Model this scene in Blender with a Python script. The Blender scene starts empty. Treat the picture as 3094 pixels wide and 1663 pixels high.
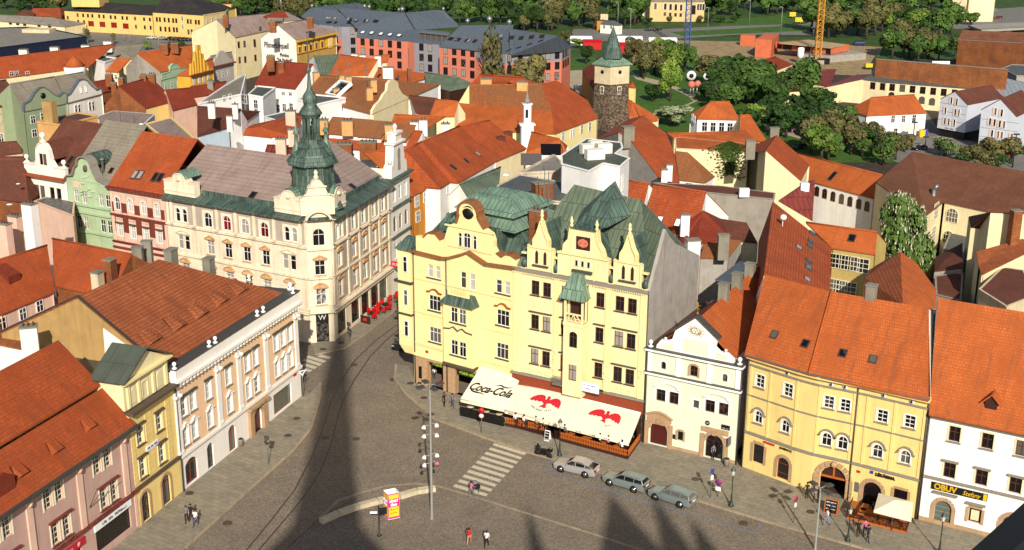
import bpy,bmesh,math,random
from mathutils import Vector,Matrix
random.seed(7)
R=math.radians;sin=math.sin;cos=math.cos;PI=math.pi
C=bpy.context.scene.collection
# -- survey: the photograph's camera, used to turn sighted points into real positions --
F=3852.;PT=R(18.108);RO=R(.357);H=58.5;CX,CY=1547.,831.5
_x=Vector((1,0,0));_f=Vector((0,cos(PT),-sin(PT)));_u=Vector((0,sin(PT),cos(PT)))
CXv=_x*cos(RO)+_u*sin(RO);CUv=-_x*sin(RO)+_u*cos(RO)
OY={'a':0,'b':400,'c':800,'d':1243};OX=[0,770,1540,2314]
def q(c,x,y):return(OX[int(c[1])-1]+x/3.2974,OY[c[0]]+y/3.2974)
def ray(p):return _f+CXv*((p[0]-CX)/F)-CUv*((p[1]-CY)/F)
def px(p):return q(*p)if isinstance(p[0],str)else p
def G(p,z=0.):
 if isinstance(p,Vector):return p
 d=ray(px(p));t=(z-H)/d.z;return Vector((d.x*t,d.y*t,z))
def V(x,y,z=0):return Vector((x,y,z))
class PL:
 def __init__(s,a,az=None,b=None):
  s.o=V(a[0],a[1]);
  s.d=V(sin(R(az)),cos(R(az)))if az is not None else(V(b[0],b[1])-s.o).normalized()
  s.n=V(s.d.y,-s.d.x);s.rz=math.atan2(s.d.y,s.d.x)
 def P(s,u,v,z):return s.o+s.d*u+s.n*v+V(0,0,z)
 def off(s,v,u=0):r=PL(s.o,b=s.o+s.d);r.o=s.o+s.n*v+s.d*u;return r
 def uz(s,p):
  d=ray(px(p));t=(s.o.x*s.n.x+s.o.y*s.n.y)/(d.x*s.n.x+d.y*s.n.y);w=d*t+V(0,0,H)
  return((w-s.o).dot(s.d),w.z)
 def len_to(s,b):return(V(b[0],b[1])-s.o).dot(s.d)
 # -- materials --
M={}
def srgb(h):
 h=h.lstrip('#');r=[int(h[i:i+2],16)/255 for i in(0,2,4)]
 return tuple((c/12.92 if c<.04045 else((c+.055)/1.055)**2.4)for c in r)+(1,)
def nt(name):
 m=bpy.data.materials.new(name);m.use_nodes=True;t=m.node_tree;M[name]=m
 return m,t,t.nodes['Principled BSDF']
def N(t,k,**kw):
 n=t.nodes.new(k)
 for a,b in kw.items():
  if a in n.inputs:n.inputs[a].default_value=b
  else:setattr(n,a,b)
 return n
def L(t,a,b):t.links.new(a,b)
def mix(t,fac,a,b,mode='MIX'):
 n=t.nodes.new('ShaderNodeMix');n.data_type='RGBA';n.blend_type=mode
 for i,v in((0,fac),(6,a),(7,b)):
  if hasattr(v,'is_linked')or hasattr(v,'links'):L(t,v,n.inputs[i])
  else:n.inputs[i].default_value=v
 return n.outputs[2]
def ramp(t,src,a,b,ca=(0,0,0,1),cb=(1,1,1,1)):
 n=t.nodes.new('ShaderNodeValToRGB');e=n.color_ramp.elements
 e[0].position=a;e[0].color=ca;e[1].position=b;e[1].color=cb;L(t,src,n.inputs[0]);return n.outputs[0]
def noise(t,scale,detail=4,vec=None,rough=.6):
 n=N(t,'ShaderNodeTexNoise',Scale=scale,Detail=detail,Roughness=rough)
 if vec is not None:L(t,vec,n.inputs['Vector'])
 return n.outputs[0]
def mul(c,k):return(c[0]*k,c[1]*k,c[2]*k,1)
def plaster(name,col,stain=.25,rough=.9,scale=.5,dark=None,spec=.2):
 m,t,b=nt(name);c=srgb(col);g=N(t,'ShaderNodeNewGeometry').outputs['Position']
 a=noise(t,scale,5,g);f=noise(t,9,3,g);mp=N(t,'ShaderNodeMapping');mp.inputs['Scale'].default_value=(1.3,1.3,.12);L(t,g,mp.inputs[0])
 s=noise(t,1.6,4,mp.outputs[0])
 d=mul(c,.55)if dark is None else srgb(dark)
 x=mix(t,ramp(t,a,.42,.75),c,mul(c,1-stain*.6))
 k=min(.9,stain*1.5);x=mix(t,ramp(t,s,.5,.78,(0,0,0,1),(k,k,k,1)),x,d)
 x=mix(t,ramp(t,f,.35,.7,(0,0,0,1),(.22,.22,.22,1)),x,mul(c,.7))
 L(t,x,b.inputs['Base Color']);b.inputs['Roughness'].default_value=rough;b.inputs['Specular IOR Level'].default_value=spec
 return m
def tiles(name,c1,c2,c3=None,w=.22,h=.34,rib=.5,patch=.6,horiz=True):
 m,t,b=nt(name);uv=N(t,'ShaderNodeUVMap').outputs[0];g=N(t,'ShaderNodeNewGeometry').outputs['Position']
 a,c=srgb(c1),srgb(c2)
 br=N(t,'ShaderNodeTexBrick',Scale=1.0);br.offset=.5;L(t,uv,br.inputs['Vector'])
 br.inputs['Brick Width'].default_value=w;br.inputs['Row Height'].default_value=h;br.inputs['Mortar Size'].default_value=.02
 br.inputs['Color1'].default_value=a;br.inputs['Color2'].default_value=c;br.inputs['Mortar'].default_value=mul(c,.45);br.inputs['Mortar Smooth'].default_value=.3
 x=br.outputs['Color']
 x=mix(t,ramp(t,noise(t,.35,5,g),.4,.68),x,mul(c,.72)if c3 is None else srgb(c3))
 x=mix(t,ramp(t,noise(t,2.5,4,g),.45,.75,(0,0,0,1),(patch,)*3+(1,)),x,mul(c,.62))
 x=mix(t,ramp(t,noise(t,14,2,g),.45,.7,(0,0,0,1),(.35,.35,.35,1)),x,mul(a,1.25))
 mp=N(t,'ShaderNodeMapping');mp.inputs['Scale'].default_value=(1.1,.13,1);L(t,uv,mp.inputs[0])
 x=mix(t,ramp(t,noise(t,1.2,5,mp.outputs[0]),.5,.78,(0,0,0,1),(.5,.5,.5,1)),x,mul(srgb('#5a4638'),.8))
 wv=N(t,'ShaderNodeTexWave',Scale=(.5/h)if horiz else.5/w);wv.bands_direction='Y' if horiz else 'X';wv.wave_profile='SAW';L(t,uv,wv.inputs[0])
 x=mix(t,ramp(t,wv.outputs[0],.55,1,(0,0,0,1),(rib,)*3+(1,)),x,mul(c,.45))
 L(t,x,b.inputs['Base Color']);b.inputs['Roughness'].default_value=.85;b.inputs['Specular IOR Level'].default_value=.25
 bp=N(t,'ShaderNodeBump',Strength=.35,Distance=.05);L(t,wv.outputs[0],bp.inputs['Height']);L(t,bp.outputs[0],b.inputs['Normal'])
 return m
def seam(name,col,dark,spacing=.6,rough=.55,streak=.6,w=.06):
 m,t,b=nt(name);uv=N(t,'ShaderNodeUVMap').outputs[0];g=N(t,'ShaderNodeNewGeometry').outputs['Position']
 mp=N(t,'ShaderNodeMapping');mp.inputs['Scale'].default_value=(1.6,.16,1);L(t,uv,mp.inputs[0])
 x=mix(t,ramp(t,noise(t,1.3,5,mp.outputs[0]),.4,.7,(0,0,0,1),(streak,)*3+(1,)),srgb(col),srgb(dark))
 x=mix(t,ramp(t,noise(t,.5,4,g),.45,.7,(0,0,0,1),(.5,.5,.5,1)),x,mul(srgb(dark),.85))
 br=N(t,'ShaderNodeTexBrick',Scale=1.);br.offset=.5;L(t,uv,br.inputs[0]);br.inputs['Brick Width'].default_value=spacing;br.inputs['Row Height'].default_value=2.2;br.inputs['Mortar Size'].default_value=w;br.inputs['Mortar Smooth'].default_value=.2
 x=mix(t,br.outputs['Fac'],x,mul(srgb(dark),.4))
 L(t,x,b.inputs['Base Color']);b.inputs['Roughness'].default_value=rough
 return m
def plain(name,col,rough=.6,metal=0,spec=.5,var=.0,emit=None):
 m,t,b=nt(name);c=srgb(col)if isinstance(col,str)else col
 b.inputs['Base Color'].default_value=c;b.inputs['Roughness'].default_value=rough;b.inputs['Metallic'].default_value=metal;b.inputs['Specular IOR Level'].default_value=spec
 if var:
  g=N(t,'ShaderNodeNewGeometry').outputs['Position']
  L(t,mix(t,ramp(t,noise(t,3,5,g),.4,.7,(0,0,0,1),(var,)*3+(1,)),c,mul(c,.4)),b.inputs['Base Color'])
 return m
def glassmat(name,dark,cur,amount,rough=.12):
 m,t,b=nt(name);oi=N(t,'ShaderNodeObjectInfo');uv=N(t,'ShaderNodeUVMap').outputs[0]
 n=noise(t,1.7,3,uv)
 ad=N(t,'ShaderNodeMath',operation='ADD');L(t,oi.outputs['Random'],ad.inputs[0]);
 m2=N(t,'ShaderNodeMath',operation='MULTIPLY');L(t,n,m2.inputs[0]);m2.inputs[1].default_value=.35;L(t,m2.outputs[0],ad.inputs[1])
 x=mix(t,ramp(t,ad.outputs[0],1.18-amount,1.24-amount),srgb(dark),srgb(cur))
 L(t,x,b.inputs['Base Color']);b.inputs['Roughness'].default_value=rough;b.inputs['Specular IOR Level'].default_value=.5
 return m
 # -- meshes --
KEEP={'dentils','quoin','pickets','seam','small_print','stucco_ornament','lettering','panel_joint','flourish','lattice_mast','jib','golden_eye','sole','leaves'}
class MB:
 def __init__(s):s.v=[];s.f=[];s.m=[];s.sm=[]
 def add(s,vs,fs,mi=0,sm=False):
  k=len(s.v);s.v+=[Vector(v)for v in vs];s.f+=[tuple(i+k for i in f)for f in fs];s.m+=[mi]*len(fs);s.sm+=[sm]*len(fs);return s
 def face(s,vs,mi=0):return s.add(vs,[tuple(range(len(vs)))],mi)
 def hexa(s,b,t,mi=0):
  n=len(b);fs=[tuple(range(n))[::-1],tuple(range(n,2*n))]+[(i,(i+1)%n,n+(i+1)%n,n+i)for i in range(n)]
  return s.add(list(b)+list(t),fs,mi)
 def box(s,c,sz,mi=0,rz=0):
  x,y,z=[k/2 for k in sz];ca,sa=cos(rz),sin(rz)
  pt=lambda a,b,h:Vector((c[0]+a*ca-b*sa,c[1]+a*sa+b*ca,c[2]+h))
  return s.hexa([pt(-x,-y,-z),pt(x,-y,-z),pt(x,y,-z),pt(-x,y,-z)],[pt(-x,-y,z),pt(x,-y,z),pt(x,y,z),pt(-x,y,z)],mi)
 def pbox(s,pl,u0,u1,v0,v1,z0,z1,mi=0):
  return s.hexa([pl.P(u0,v0,z0),pl.P(u1,v0,z0),pl.P(u1,v1,z0),pl.P(u0,v1,z0)],[pl.P(u0,v0,z1),pl.P(u1,v0,z1),pl.P(u1,v1,z1),pl.P(u0,v1,z1)],mi)
 def plate(s,pl,pts,v0,v1,mi=0):
  a=[pl.P(u,v1,z)for u,z in pts];b=[pl.P(u,v0,z)for u,z in pts];n=len(pts)
  return s.add(a+b,[tuple(range(n)),tuple(range(n,2*n))[::-1]]+[(i,i+n,(i+1)%n+n,(i+1)%n)for i in range(n)],mi)
 def strip(s,pl,pts,v0,v1,h,mi=0,closed=False):
  n=len(pts)
  for i in range(n if closed else n-1):
   (u0,z0),(u1,z1)=pts[i],pts[(i+1)%n];d=math.hypot(u1-u0,z1-z0)
   if d<1e-6:continue
   nx,nz=-(z1-z0)/d*h,(u1-u0)/d*h;e=.02/d;a0=(u0-(u1-u0)*e,z0-(z1-z0)*e);a1=(u1+(u1-u0)*e,z1+(z1-z0)*e)
   s.hexa([pl.P(a0[0],v0,a0[1]),pl.P(a1[0],v0,a1[1]),pl.P(a1[0],v1,a1[1]),pl.P(a0[0],v1,a0[1])],[pl.P(a0[0]+nx,v0,a0[1]+nz),pl.P(a1[0]+nx,v0,a1[1]+nz),pl.P(a1[0]+nx,v1,a1[1]+nz),pl.P(a0[0]+nx,v1,a0[1]+nz)],mi)
  return s
 def lathe(s,c,prof,n=12,mi=0,sm=True,ph=0):
  k=len(s.v);c=Vector(c);m=len(prof)
  vs=[c+Vector((r*cos(2*PI*i/n+ph),r*sin(2*PI*i/n+ph),z))for r,z in prof for i in range(n)]
  fs=[(j*n+i,j*n+(i+1)%n,(j+1)*n+(i+1)%n,(j+1)*n+i)for j in range(m-1)for i in range(n)]+[tuple(range(n))[::-1],tuple(range((m-1)*n,m*n))]
  return s.add(vs,fs,mi,sm)
 def tube(s,a,b,r0,r1=None,n=8,mi=0):
  a,b=Vector(a),Vector(b);r1=r0 if r1 is None else r1;d=(b-a).normalized();x=d.orthogonal().normalized();y=d.cross(x)
  vs=[p+(x*cos(2*PI*i/n)+y*sin(2*PI*i/n))*r for p,r in((a,r0),(b,r1))for i in range(n)]
  return s.add(vs,[(i,(i+1)%n,n+(i+1)%n,n+i)for i in range(n)]+[tuple(range(n))[::-1],tuple(range(n,2*n))],mi,n>5)
 def ball(s,c,r,mi=0,n=10,sz=1):
  return s.lathe(c,[(max(.001,r*sin(PI*j/6)),-r*cos(PI*j/6)*sz)for j in range(7)],n,mi)
 def mesh(s,name,mats,o=None):
  me=bpy.data.meshes.new(name);o=o or Vector((0,0,0))
  me.from_pydata([tuple(v-o)for v in s.v],[],s.f);
  for m in(mats if isinstance(mats,(list,tuple))else[mats]):me.materials.append(M[m])
  me.polygons.foreach_set('material_index',s.m);me.polygons.foreach_set('use_smooth',s.sm)
  uv=me.uv_layers.new(name='UVMap');up=Vector((0,0,1));me.update()
  for p in me.polygons:
   n=p.normal
   if abs(n.z)>.97:h=Vector((1,0,0));w=Vector((0,1,0))
   else:h=up.cross(n).normalized();w=n.cross(h)
   for li in p.loop_indices:
    co=s.v[me.loops[li].vertex_index];uv.data[li].uv=(co.dot(h),co.dot(w))
  return me
 def clusters(s):
  n=len(s.v);par=list(range(n))
  def fd(i):
   while par[i]!=i:par[i]=par[par[i]];i=par[i]
   return i
  for f in s.f:
   for i in f[1:]:par[fd(i)]=fd(f[0])
  isl={}
  for fi,f in enumerate(s.f):isl.setdefault(fd(f[0]),[]).append(fi)
  L_=[]
  for fs in isl.values():
   vs={i for f in fs for i in s.f[f]}
   L_.append([[min(s.v[i][k]for i in vs)-.03 for k in(0,1,2)],[max(s.v[i][k]for i in vs)+.03 for k in(0,1,2)],fs])
  if len(L_)>250:return[s]
  out=[]
  while L_:
   c=[L_.pop()];k=0
   while k<len(c):
    a=c[k];k+=1
    for o in L_[:]:
     if all(a[0][i]<=o[1][i]and o[0][i]<=a[1][i]for i in(0,1,2)):c.append(o);L_.remove(o)
   out.append(sorted(f for o in c for f in o[2]))
  if len(out)<2 or len(out)>60:return[s]
  res=[]
  for fs in out:
   m=MB();mp={}
   for f in fs:
    for i in s.f[f]:
     if i not in mp:mp[i]=len(m.v);m.v.append(s.v[i])
    m.f.append(tuple(mp[i]for i in s.f[f]));m.m.append(s.m[f]);m.sm.append(s.sm[f])
   res.append(m)
  return res
 def part(s,name,mats,t,label=None,kind=None):
  if name not in KEEP:
   cl=s.clusters()
   if len(cl)>1:
    for c in cl:r=c._part(name,mats,t,label,kind)
    return r
  return s._part(name,mats,t,label,kind)
 def _part(s,name,mats,t,label=None,kind=None):
  o=bpy.data.objects.new(name,s.mesh(name,mats,s.base(t)));C.objects.link(o)
  if t is not None:o.parent=t
  if label:o['label']=label
  if kind:o['kind']=kind
  return o
 @staticmethod
 def base(t):
  b=Vector((0,0,0))
  while t is not None:b+=t.location;t=t.parent
  return b
 def thing(s,name,mats,label=None,cat=None,group=None,kind=None,loc=(0,0,0)):
  loc=Vector(loc);o=bpy.data.objects.new(name,s.mesh(name,mats,loc));C.objects.link(o);o.location=loc
  tagp(o,label,cat,group,kind);return o
def tagp(o,label=None,cat=None,group=None,kind=None):
 if label:o['label']=label
 if cat:o['category']=cat
 if group:o['group']=group
 if kind:o['kind']=kind
def thing(name,label,cat,loc=(0,0,0),rz=0,group=None):
 o=bpy.data.objects.new(name,None);C.objects.link(o);o.location=loc;o.rotation_euler=(0,0,rz);o.empty_display_size=.5
 tagp(o,label,cat,group);return o
def inst(name,me,t,loc,rz=0,label=None):
 o=bpy.data.objects.new(name,me);C.objects.link(o)
 if t is not None:o.parent=t;loc=Vector(loc)-MB.base(t)
 o.location=loc;o.rotation_euler=(0,0,rz)
 if label:o['label']=label
 return o
def copytree(o,parent=None,loc=None,rz=None,label=None,group=None):
 c=o.copy();C.objects.link(c);c.parent=parent
 if loc is not None:c.location=loc
 if rz is not None:c.rotation_euler=(0,0,rz)
 if label:c['label']=label
 if group:c['group']=group
 for ch in list(o.children):copytree(ch,c)
 return c
 # -- windows --
WC={}
def arcpts(w,z0,rise,n=8):
 if rise<=0:return[(-w/2,z0),(w/2,z0)]
 r=(w*w/4+rise*rise)/(2*rise);cz=z0+rise-r;a=math.asin(min(1,w/2/r))
 if rise>w/2-1e-4:a=PI/2+math.asin((rise-w/2)/r)if rise>w/2 else PI/2
 return[(r*sin(-a+2*a*i/n),cz+r*cos(-a+2*a*i/n))for i in range(n+1)]
def winmesh(w,h,cols,rows,rise,fm,gm,fw=.07,bar=.05):
 k=(round(w,2),round(h,2),cols,tuple(rows),round(rise,2),fm,gm,fw)
 if k in WC:return WC[k]
 l=PL((0,0),b=(1,0))
 f=MB();zs=h-rise;out=[(-w/2,0)]+arcpts(w,zs,rise)+[(w/2,0)]
 f.strip(l,out[::-1],-.05,.05,fw,0);f.pbox(l,-w/2,w/2,-.05,.05,0,fw)
 for i in range(1,cols):x=-w/2+w*i/cols;f.pbox(l,x-bar/2,x+bar/2,-.03,.04,0,h-(.02 if rise else 0)-(rise*.5*(abs(x)/(w/2))**2 if rise else 0))
 for r in rows:f.pbox(l,-w/2,w/2,-.03,.045,h*r-bar*.6,h*r+bar*.6)
 p=MB();p.face([l.P(u,0,z)for u,z in out])
 WC[k]=(f.mesh('window',fm),p.mesh('pane',gm));return WC[k]
def cachem(k,fn):
 if k not in WC:WC[k]=fn()
 return WC[k]
def sillmesh(w,m,out=.16,h=.1):
 def mk():
  l=PL((0,0),b=(1,0));return MB().pbox(l,-w/2-.14,w/2+.14,-.02,out,-h,0).mesh('sill',m)
 return cachem(('sill',round(w,2),m,out,h),mk)
def hoodmesh(kind,w,m,out=.22,m2=None):
 def mk():
  l=PL((0,0),b=(1,0));b=MB();W=w/2+.22
  if kind=='flat':b.pbox(l,-W,W,-.02,out,.1,.26)
  elif kind=='tri':
   b.pbox(l,-W,W,-.02,out,.1,.2);b.strip(l,[(-W,.2),(0,.62),(W,.2)],-.02,out,.1);b.plate(l,[(-W+.1,.2),(0,.62),(W-.1,.2)],-.02,.06)
  elif kind=='seg':
   b.pbox(l,-W,W,-.02,out,.1,.2);b.strip(l,arcpts(2*W,.2,.5,8),-.02,out,.1);b.plate(l,arcpts(2*W-.2,.2,.45,8),-.02,.06)
  elif kind=='wave':
   pts=[(-W,.1),(-W*.6,.12),(-W*.3,.42),(0,.5),(W*.3,.42),(W*.6,.12),(W,.1)];b.strip(l,pts,-.02,out,.11)
  elif kind=='arc':b.strip(l,[(-W-.15,-.4),(-W,-.35)]+arcpts(2*W-.1,-.3,.6,9)+[(W,-.35),(W+.15,-.4)],-.02,out*.8,.12)
  elif kind=='surround':pass
  return b.mesh('hood',m)
 return cachem(('hood',kind,round(w,2),m,out),mk)
def surmesh(w,h,rise,m,t=.14,out=.05):
 def mk():
  l=PL((0,0),b=(1,0));b=MB();o=[(-w/2,0)]+arcpts(w,h-rise,rise)+[(w/2,0)]
  b.strip(l,o,-.02,out,t);return b.mesh('surround',m)
 return cachem(('sur',round(w,2),round(h,2),round(rise,2),m,t,out),mk)
def window(t,pl,u,z,w,h,v=.03,cols=2,rows=(.62,),rise=0,fm='frame_white',gm='glass',sill=None,hood=None,sur=None,fw=.07,name='window',pane=True,label=None,hdz=0,surt=.14,hm=None,face=0.):
 f,p=winmesh(w,h,cols,rows,rise,fm,gm,fw)
 o=inst(name,f,t,pl.P(u,v,z),pl.rz,label)
 def kid(n,me,dv,dz):
  c=bpy.data.objects.new(n,me);C.objects.link(c);c.parent=o;c.location=(0,-dv,dz)
 if pane:kid('pane',p,0,0)
 b=face-v
 if sill:kid('sill',sillmesh(w,sill),b,0)
 if hood:kid('hood',hoodmesh(hood,w,hm or sill or sur or 'trim'),b,h+hdz)
 if sur:kid('surround',surmesh(w,h,rise,sur,surt),b,0)
 return o
def wall(mb,pl,u0,u1,z0,z1,ops,depth=.25,mi=0,top=None,rv=0):
 """wall sheet with real openings; ops: (u_center,z,w,h,rise)"""
 us={u0,u1};zs={z0,z1};rs=[]
 for(u,z,w,h,r)in ops:
  a,b,c,d=max(u-w/2,u0),min(u+w/2,u1),max(z,z0),min(z+h,z1);rs.append((a,b,c,d));us|={a,b};zs|={c,d}
 us=sorted(us);zs=sorted(zs)
 us=[u for i,u in enumerate(us)if i==0 or u-us[i-1]>1e-4];zs=[z for i,z in enumerate(zs)if i==0 or z-zs[i-1]>1e-4]
 for j in range(len(zs)-1):
  zc=(zs[j]+zs[j+1])/2;run=None
  for i in range(len(us)):
   solid=False
   if i<len(us)-1:
    uc=(us[i]+us[i+1])/2;solid=not any(a<uc<b and c<zc<d for a,b,c,d in rs)
   if solid and run is None:run=us[i]
   if not solid and run is not None:
    mb.face([pl.P(run,0,zs[j]),pl.P(us[i],0,zs[j]),pl.P(us[i],0,zs[j+1]),pl.P(run,0,zs[j+1])],mi);run=None
 for(u,z,w,h,r)in ops:
  pts=[(u-w/2,z)]+[(u+a,b)for a,b in arcpts(w,z+h-r,r)]+[(u+w/2,z)]
  for(a,b),(c,d)in zip(pts,pts[1:]+pts[:1]):
   mb.face([pl.P(a,0,b),pl.P(c,0,d),pl.P(c,-depth,d),pl.P(a,-depth,b)],mi+rv)
  if r>0:
   ar=[(u+a,b)for a,b in arcpts(w,z+h-r,r)];k=len(ar)//2
   mb.face([pl.P(u-w/2,0,z+h)]+[pl.P(a,0,b)for a,b in ar[:k+1]],mi);mb.face([pl.P(u+w/2,0,z+h)]+[pl.P(a,0,b)for a,b in ar[k:][::-1]],mi)
 return mb
def facade(t,pl,u0,u1,z0,z1,mat,wins,depth=.25,name='facade_wall',extra=()):
 """wins: list of dicts (u,z,w,h + window options)"""
 ops=[(w['u'],w['z'],w['w'],w['h'],w.get('rise',0))for w in wins]+list(extra)
 mb=MB();wall(mb,pl,u0,u1,z0,z1,ops,depth);mb.part(name,mat,t)
 for w in wins:
  k=dict(w);window(t,pl,k.pop('u'),k.pop('z'),k.pop('w'),k.pop('h'),v=-depth*.7,**k)
def slab(mb,polys,th=.18,mi=0):
 """closed thick roof from 3D polygons (shared corners)"""
 for p in polys:
  mb.hexa([v-V(0,0,th)for v in p],p,mi)
def mirror(p,a,b):
 d=V(b.x-a.x,b.y-a.y).normalized();w=V(p.x-a.x,p.y-a.y);f=V(a.x,a.y)+d*w.dot(d);return V(2*f.x-p.x,2*f.y-p.y,p.z)
def text(s,size,mat,t,mtx,name='lettering',shear=0,sx=1,bold=0.,depth=.02,align='CENTER',label=None):
 cu=bpy.data.curves.new('tmp','FONT');cu.body=s;cu.size=size;cu.align_x=align;cu.align_y='CENTER';cu.shear=shear;cu.offset=bold;cu.extrude=depth;cu.resolution_u=3
 ob=bpy.data.objects.new('tmp',cu);C.objects.link(ob);dg=bpy.context.evaluated_depsgraph_get();dg.update()
 me=bpy.data.meshes.new_from_object(ob.evaluated_get(dg));bpy.data.objects.remove(ob);bpy.data.curves.remove(cu)
 b=MB.base(t);mt=Matrix.Translation(-b)@mtx@Matrix.Diagonal((sx,1,1,1));me.transform(mt);me.materials.clear();me.materials.append(M[mat]);me.name=name
 o=bpy.data.objects.new(name,me);C.objects.link(o);o.parent=t
 if label:o['label']=label
 return o
def pmtx(pl,u,v,z,tilt=None):
 x=pl.d;y=V(0,0,1);n=pl.n;p=pl.P(u,v,z)
 return Matrix(((x.x,y.x,n.x,p.x),(x.y,y.y,n.y,p.y),(x.z,y.z,n.z,p.z),(0,0,0,1)))
def fmtx(p,x,y):
 x=x.normalized();n=x.cross(y).normalized();y=n.cross(x)
 return Matrix(((x.x,y.x,n.x,p.x),(x.y,y.y,n.y,p.y),(x.z,y.z,n.z,p.z),(0,0,0,1)))
 # -- material library --
plaster('white_wall','#efe8da',.25);plaster('bright_wall','#f4f0e8',.2);plaster('cream_wall','#ecdcae',.25);plaster('w_wall','#ecdcbf',.35,dark='#b0805a')
plaster('w_wall_panel','#b8a898',.3);plaster('w_lower','#e6d6c0',.3);plaster('pub_yellow','#f4e3a2',.15);plaster('pub_cream','#f3e0aa',.2);plaster('pub_panel','#f0d09a',.2)
plaster('mint_wall','#dde3c8',.2);plaster('mint_trim','#f6f4ea',.1);plaster('house_yellow','#f0d286',.2);plaster('green_wall','#aec29a',.3);plaster('sage_wall','#8d9a78',.25)
plaster('pink_wall','#c9a596',.3);plaster('stucco_white','#f4ece2',.12);plaster('stucco_pink','#f1c9a0',.12);plaster('ochre_wall','#b5925c',.5);plaster('grey_wall','#a39a8c',.5)
plaster('firewall','#a9a298',.45,scale=.8);plaster('peach_wall','#d8a468',.4);plaster('tan_wall','#c39a50',.3);plaster('red_plaster','#7c3a2a',.3);plaster('pink_plain','#e8c0a8',.3)
plaster('hotel_pink','#cf7a62',.15);plaster('hotel_grey','#8e8b90',.15);plaster('sandstone','#b89672',.4,scale=2);plaster('stone_grey','#8f8674',.4);plaster('barracks','#e8c074',.2)
plaster('beige_wall','#d9c6a0',.45);plaster('old_white','#d8c8b0',.8,dark='#a87858');plaster('beige_clap','#b8a060',.3);plaster('lightblue','#c9dbe2',.2);plaster('orange_wall','#c98a34',.3)
plaster('grey_baroque','#b0a89a',.3);plaster('concrete','#a39c90',.4);plaster('sand','#b9a27c',.5);plaster('clay_block','#cc6e4a',.3);plaster('mintgreen','#9db79a',.3);plaster('goldwall','#dba83e',.3)
plaster('chimney_cream','#d6c6a6',.6);plaster('chimney_grey','#8d8878',.6);plaster('facade_white_panel','#c9ccd4',.12);plaster('navy_wall','#1c2338',.3);plaster('church_wall','#d8bc84',.3);plaster('grave','#4d4a46',.4)
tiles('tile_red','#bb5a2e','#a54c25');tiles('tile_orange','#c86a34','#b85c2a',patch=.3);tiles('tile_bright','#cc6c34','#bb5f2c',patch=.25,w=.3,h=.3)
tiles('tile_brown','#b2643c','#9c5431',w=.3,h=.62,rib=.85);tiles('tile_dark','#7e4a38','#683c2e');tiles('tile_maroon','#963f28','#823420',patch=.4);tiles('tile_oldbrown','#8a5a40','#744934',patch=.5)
tiles('tile_ribred','#bb5c30','#a64c26',w=.3,h=.55,rib=.85);tiles('tile_rusty','#a8683e','#92562f','#866040')
plaster('w_trim','#d6ab7c',.5,dark='#8a5a3c');tiles('brick','#a8683a','#8f5430','#6e4028',w=.5,h=.2,rib=.0,patch=.6)
tiles('slate_pinkgrey','#a08c80','#96827a','#8a7468',w=2.4,h=1.1,rib=.35,patch=.3);tiles('slate_grey','#8f8574','#857b6b','#7a7062',w=2.4,h=.9,rib=.3,patch=.3);tiles('felt_black','#3a3634','#302c2b',w=3,h=3,rib=.1)
tiles('slate_blue','#5e6770','#555e68','#565f6a',w=.8,h=.5,rib=.2,patch=.25)
seam('copper','#7f9a84','#4a5f50',.55,streak=.8,w=.035);seam('copper_dark','#5c7264','#242c27',.5,streak=.95,w=.03);seam('copper_moss','#6c7860','#4d5748',.6,streak=.8,w=.035);seam('tin_grey','#6d6a62','#55524c',.9);seam('tin_light','#a9adb0','#8b9094',1.2,streak=.3)
seam('flat_green','#50564a','#3d4239',1.4,rough=.8,w=.02);seam('flat_grey','#5a5c5a','#464846',1.6,rough=.8,w=.02);seam('flat_brown','#5b3a30','#42302a',1.6,rough=.8,w=.02);seam('tin_red','#84382c','#6c2d24',.8);seam('felt_old','#8c8478','#6f675c',2.,rough=.9,w=.02)
plain('lead','#55534c',.5,.3,var=.3);plain('trim','#efe6d2',.8,var=.15);plain('trim_grey','#8a8376',.8,var=.3);plain('trim_dark','#5a4a3c',.7,var=.3);plain('gutter','#4c443c',.5,.3)
plain('frame_white','#ece9e2',.5);plain('frame_brown','#5a3020',.5);plain('frame_dark','#3b2a22',.5);plain('frame_cream','#e6dcc0',.5);plain('frame_green','#3c4a3c',.5)
glassmat('glass','#1b1a1c','#98938a',.38);glassmat('glass_dark','#141214','#5b5652',.3);glassmat('glass_cur','#3a3634','#b5b0a6',.75);glassmat('glass_red','#5a0f10','#8a1414',.6)
glassmat('glass_shop','#20211f','#5d665c',.4)
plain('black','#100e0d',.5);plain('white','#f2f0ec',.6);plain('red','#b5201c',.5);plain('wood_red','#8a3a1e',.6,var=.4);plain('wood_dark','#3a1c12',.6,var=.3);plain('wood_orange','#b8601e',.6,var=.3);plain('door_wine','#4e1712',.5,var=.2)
plain('steel','#8e8f8c',.4,.6);plain('crane_yellow','#c8881c',.6);plain('crane_blue','#2c4a86',.6);plain('galv','#98968e',.5,.3,var=.2);plain('castiron','#2c3a33',.5,.3);plain('gold','#b08426',.4,.6);plain('awning','#efe3c8',.85,var=.12);plain('rubber','#141414',.8)
plain('signblue','#2f3f9a',.5);plain('signred','#c01c28',.5);plain('yellow','#e8b820',.5);plain('neon_green','#7fb82c',.5);plain('poster_pink','#c8287a',.5);plain('poster_yellow','#d6c526',.5);plain('sign_brown','#3a1d18',.5)
plain('letter_black','#15100e',.6);plain('letter_red','#c42a1e',.6);plain('letter_pink','#e89aa0',.5);plain('eagle_red','#c8202c',.7);plain('letter_green','#1d5a3a',.5);plain('letter_grey','#c9c9c4',.5);plain('letter_gold','#d0a41c',.5)
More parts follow.
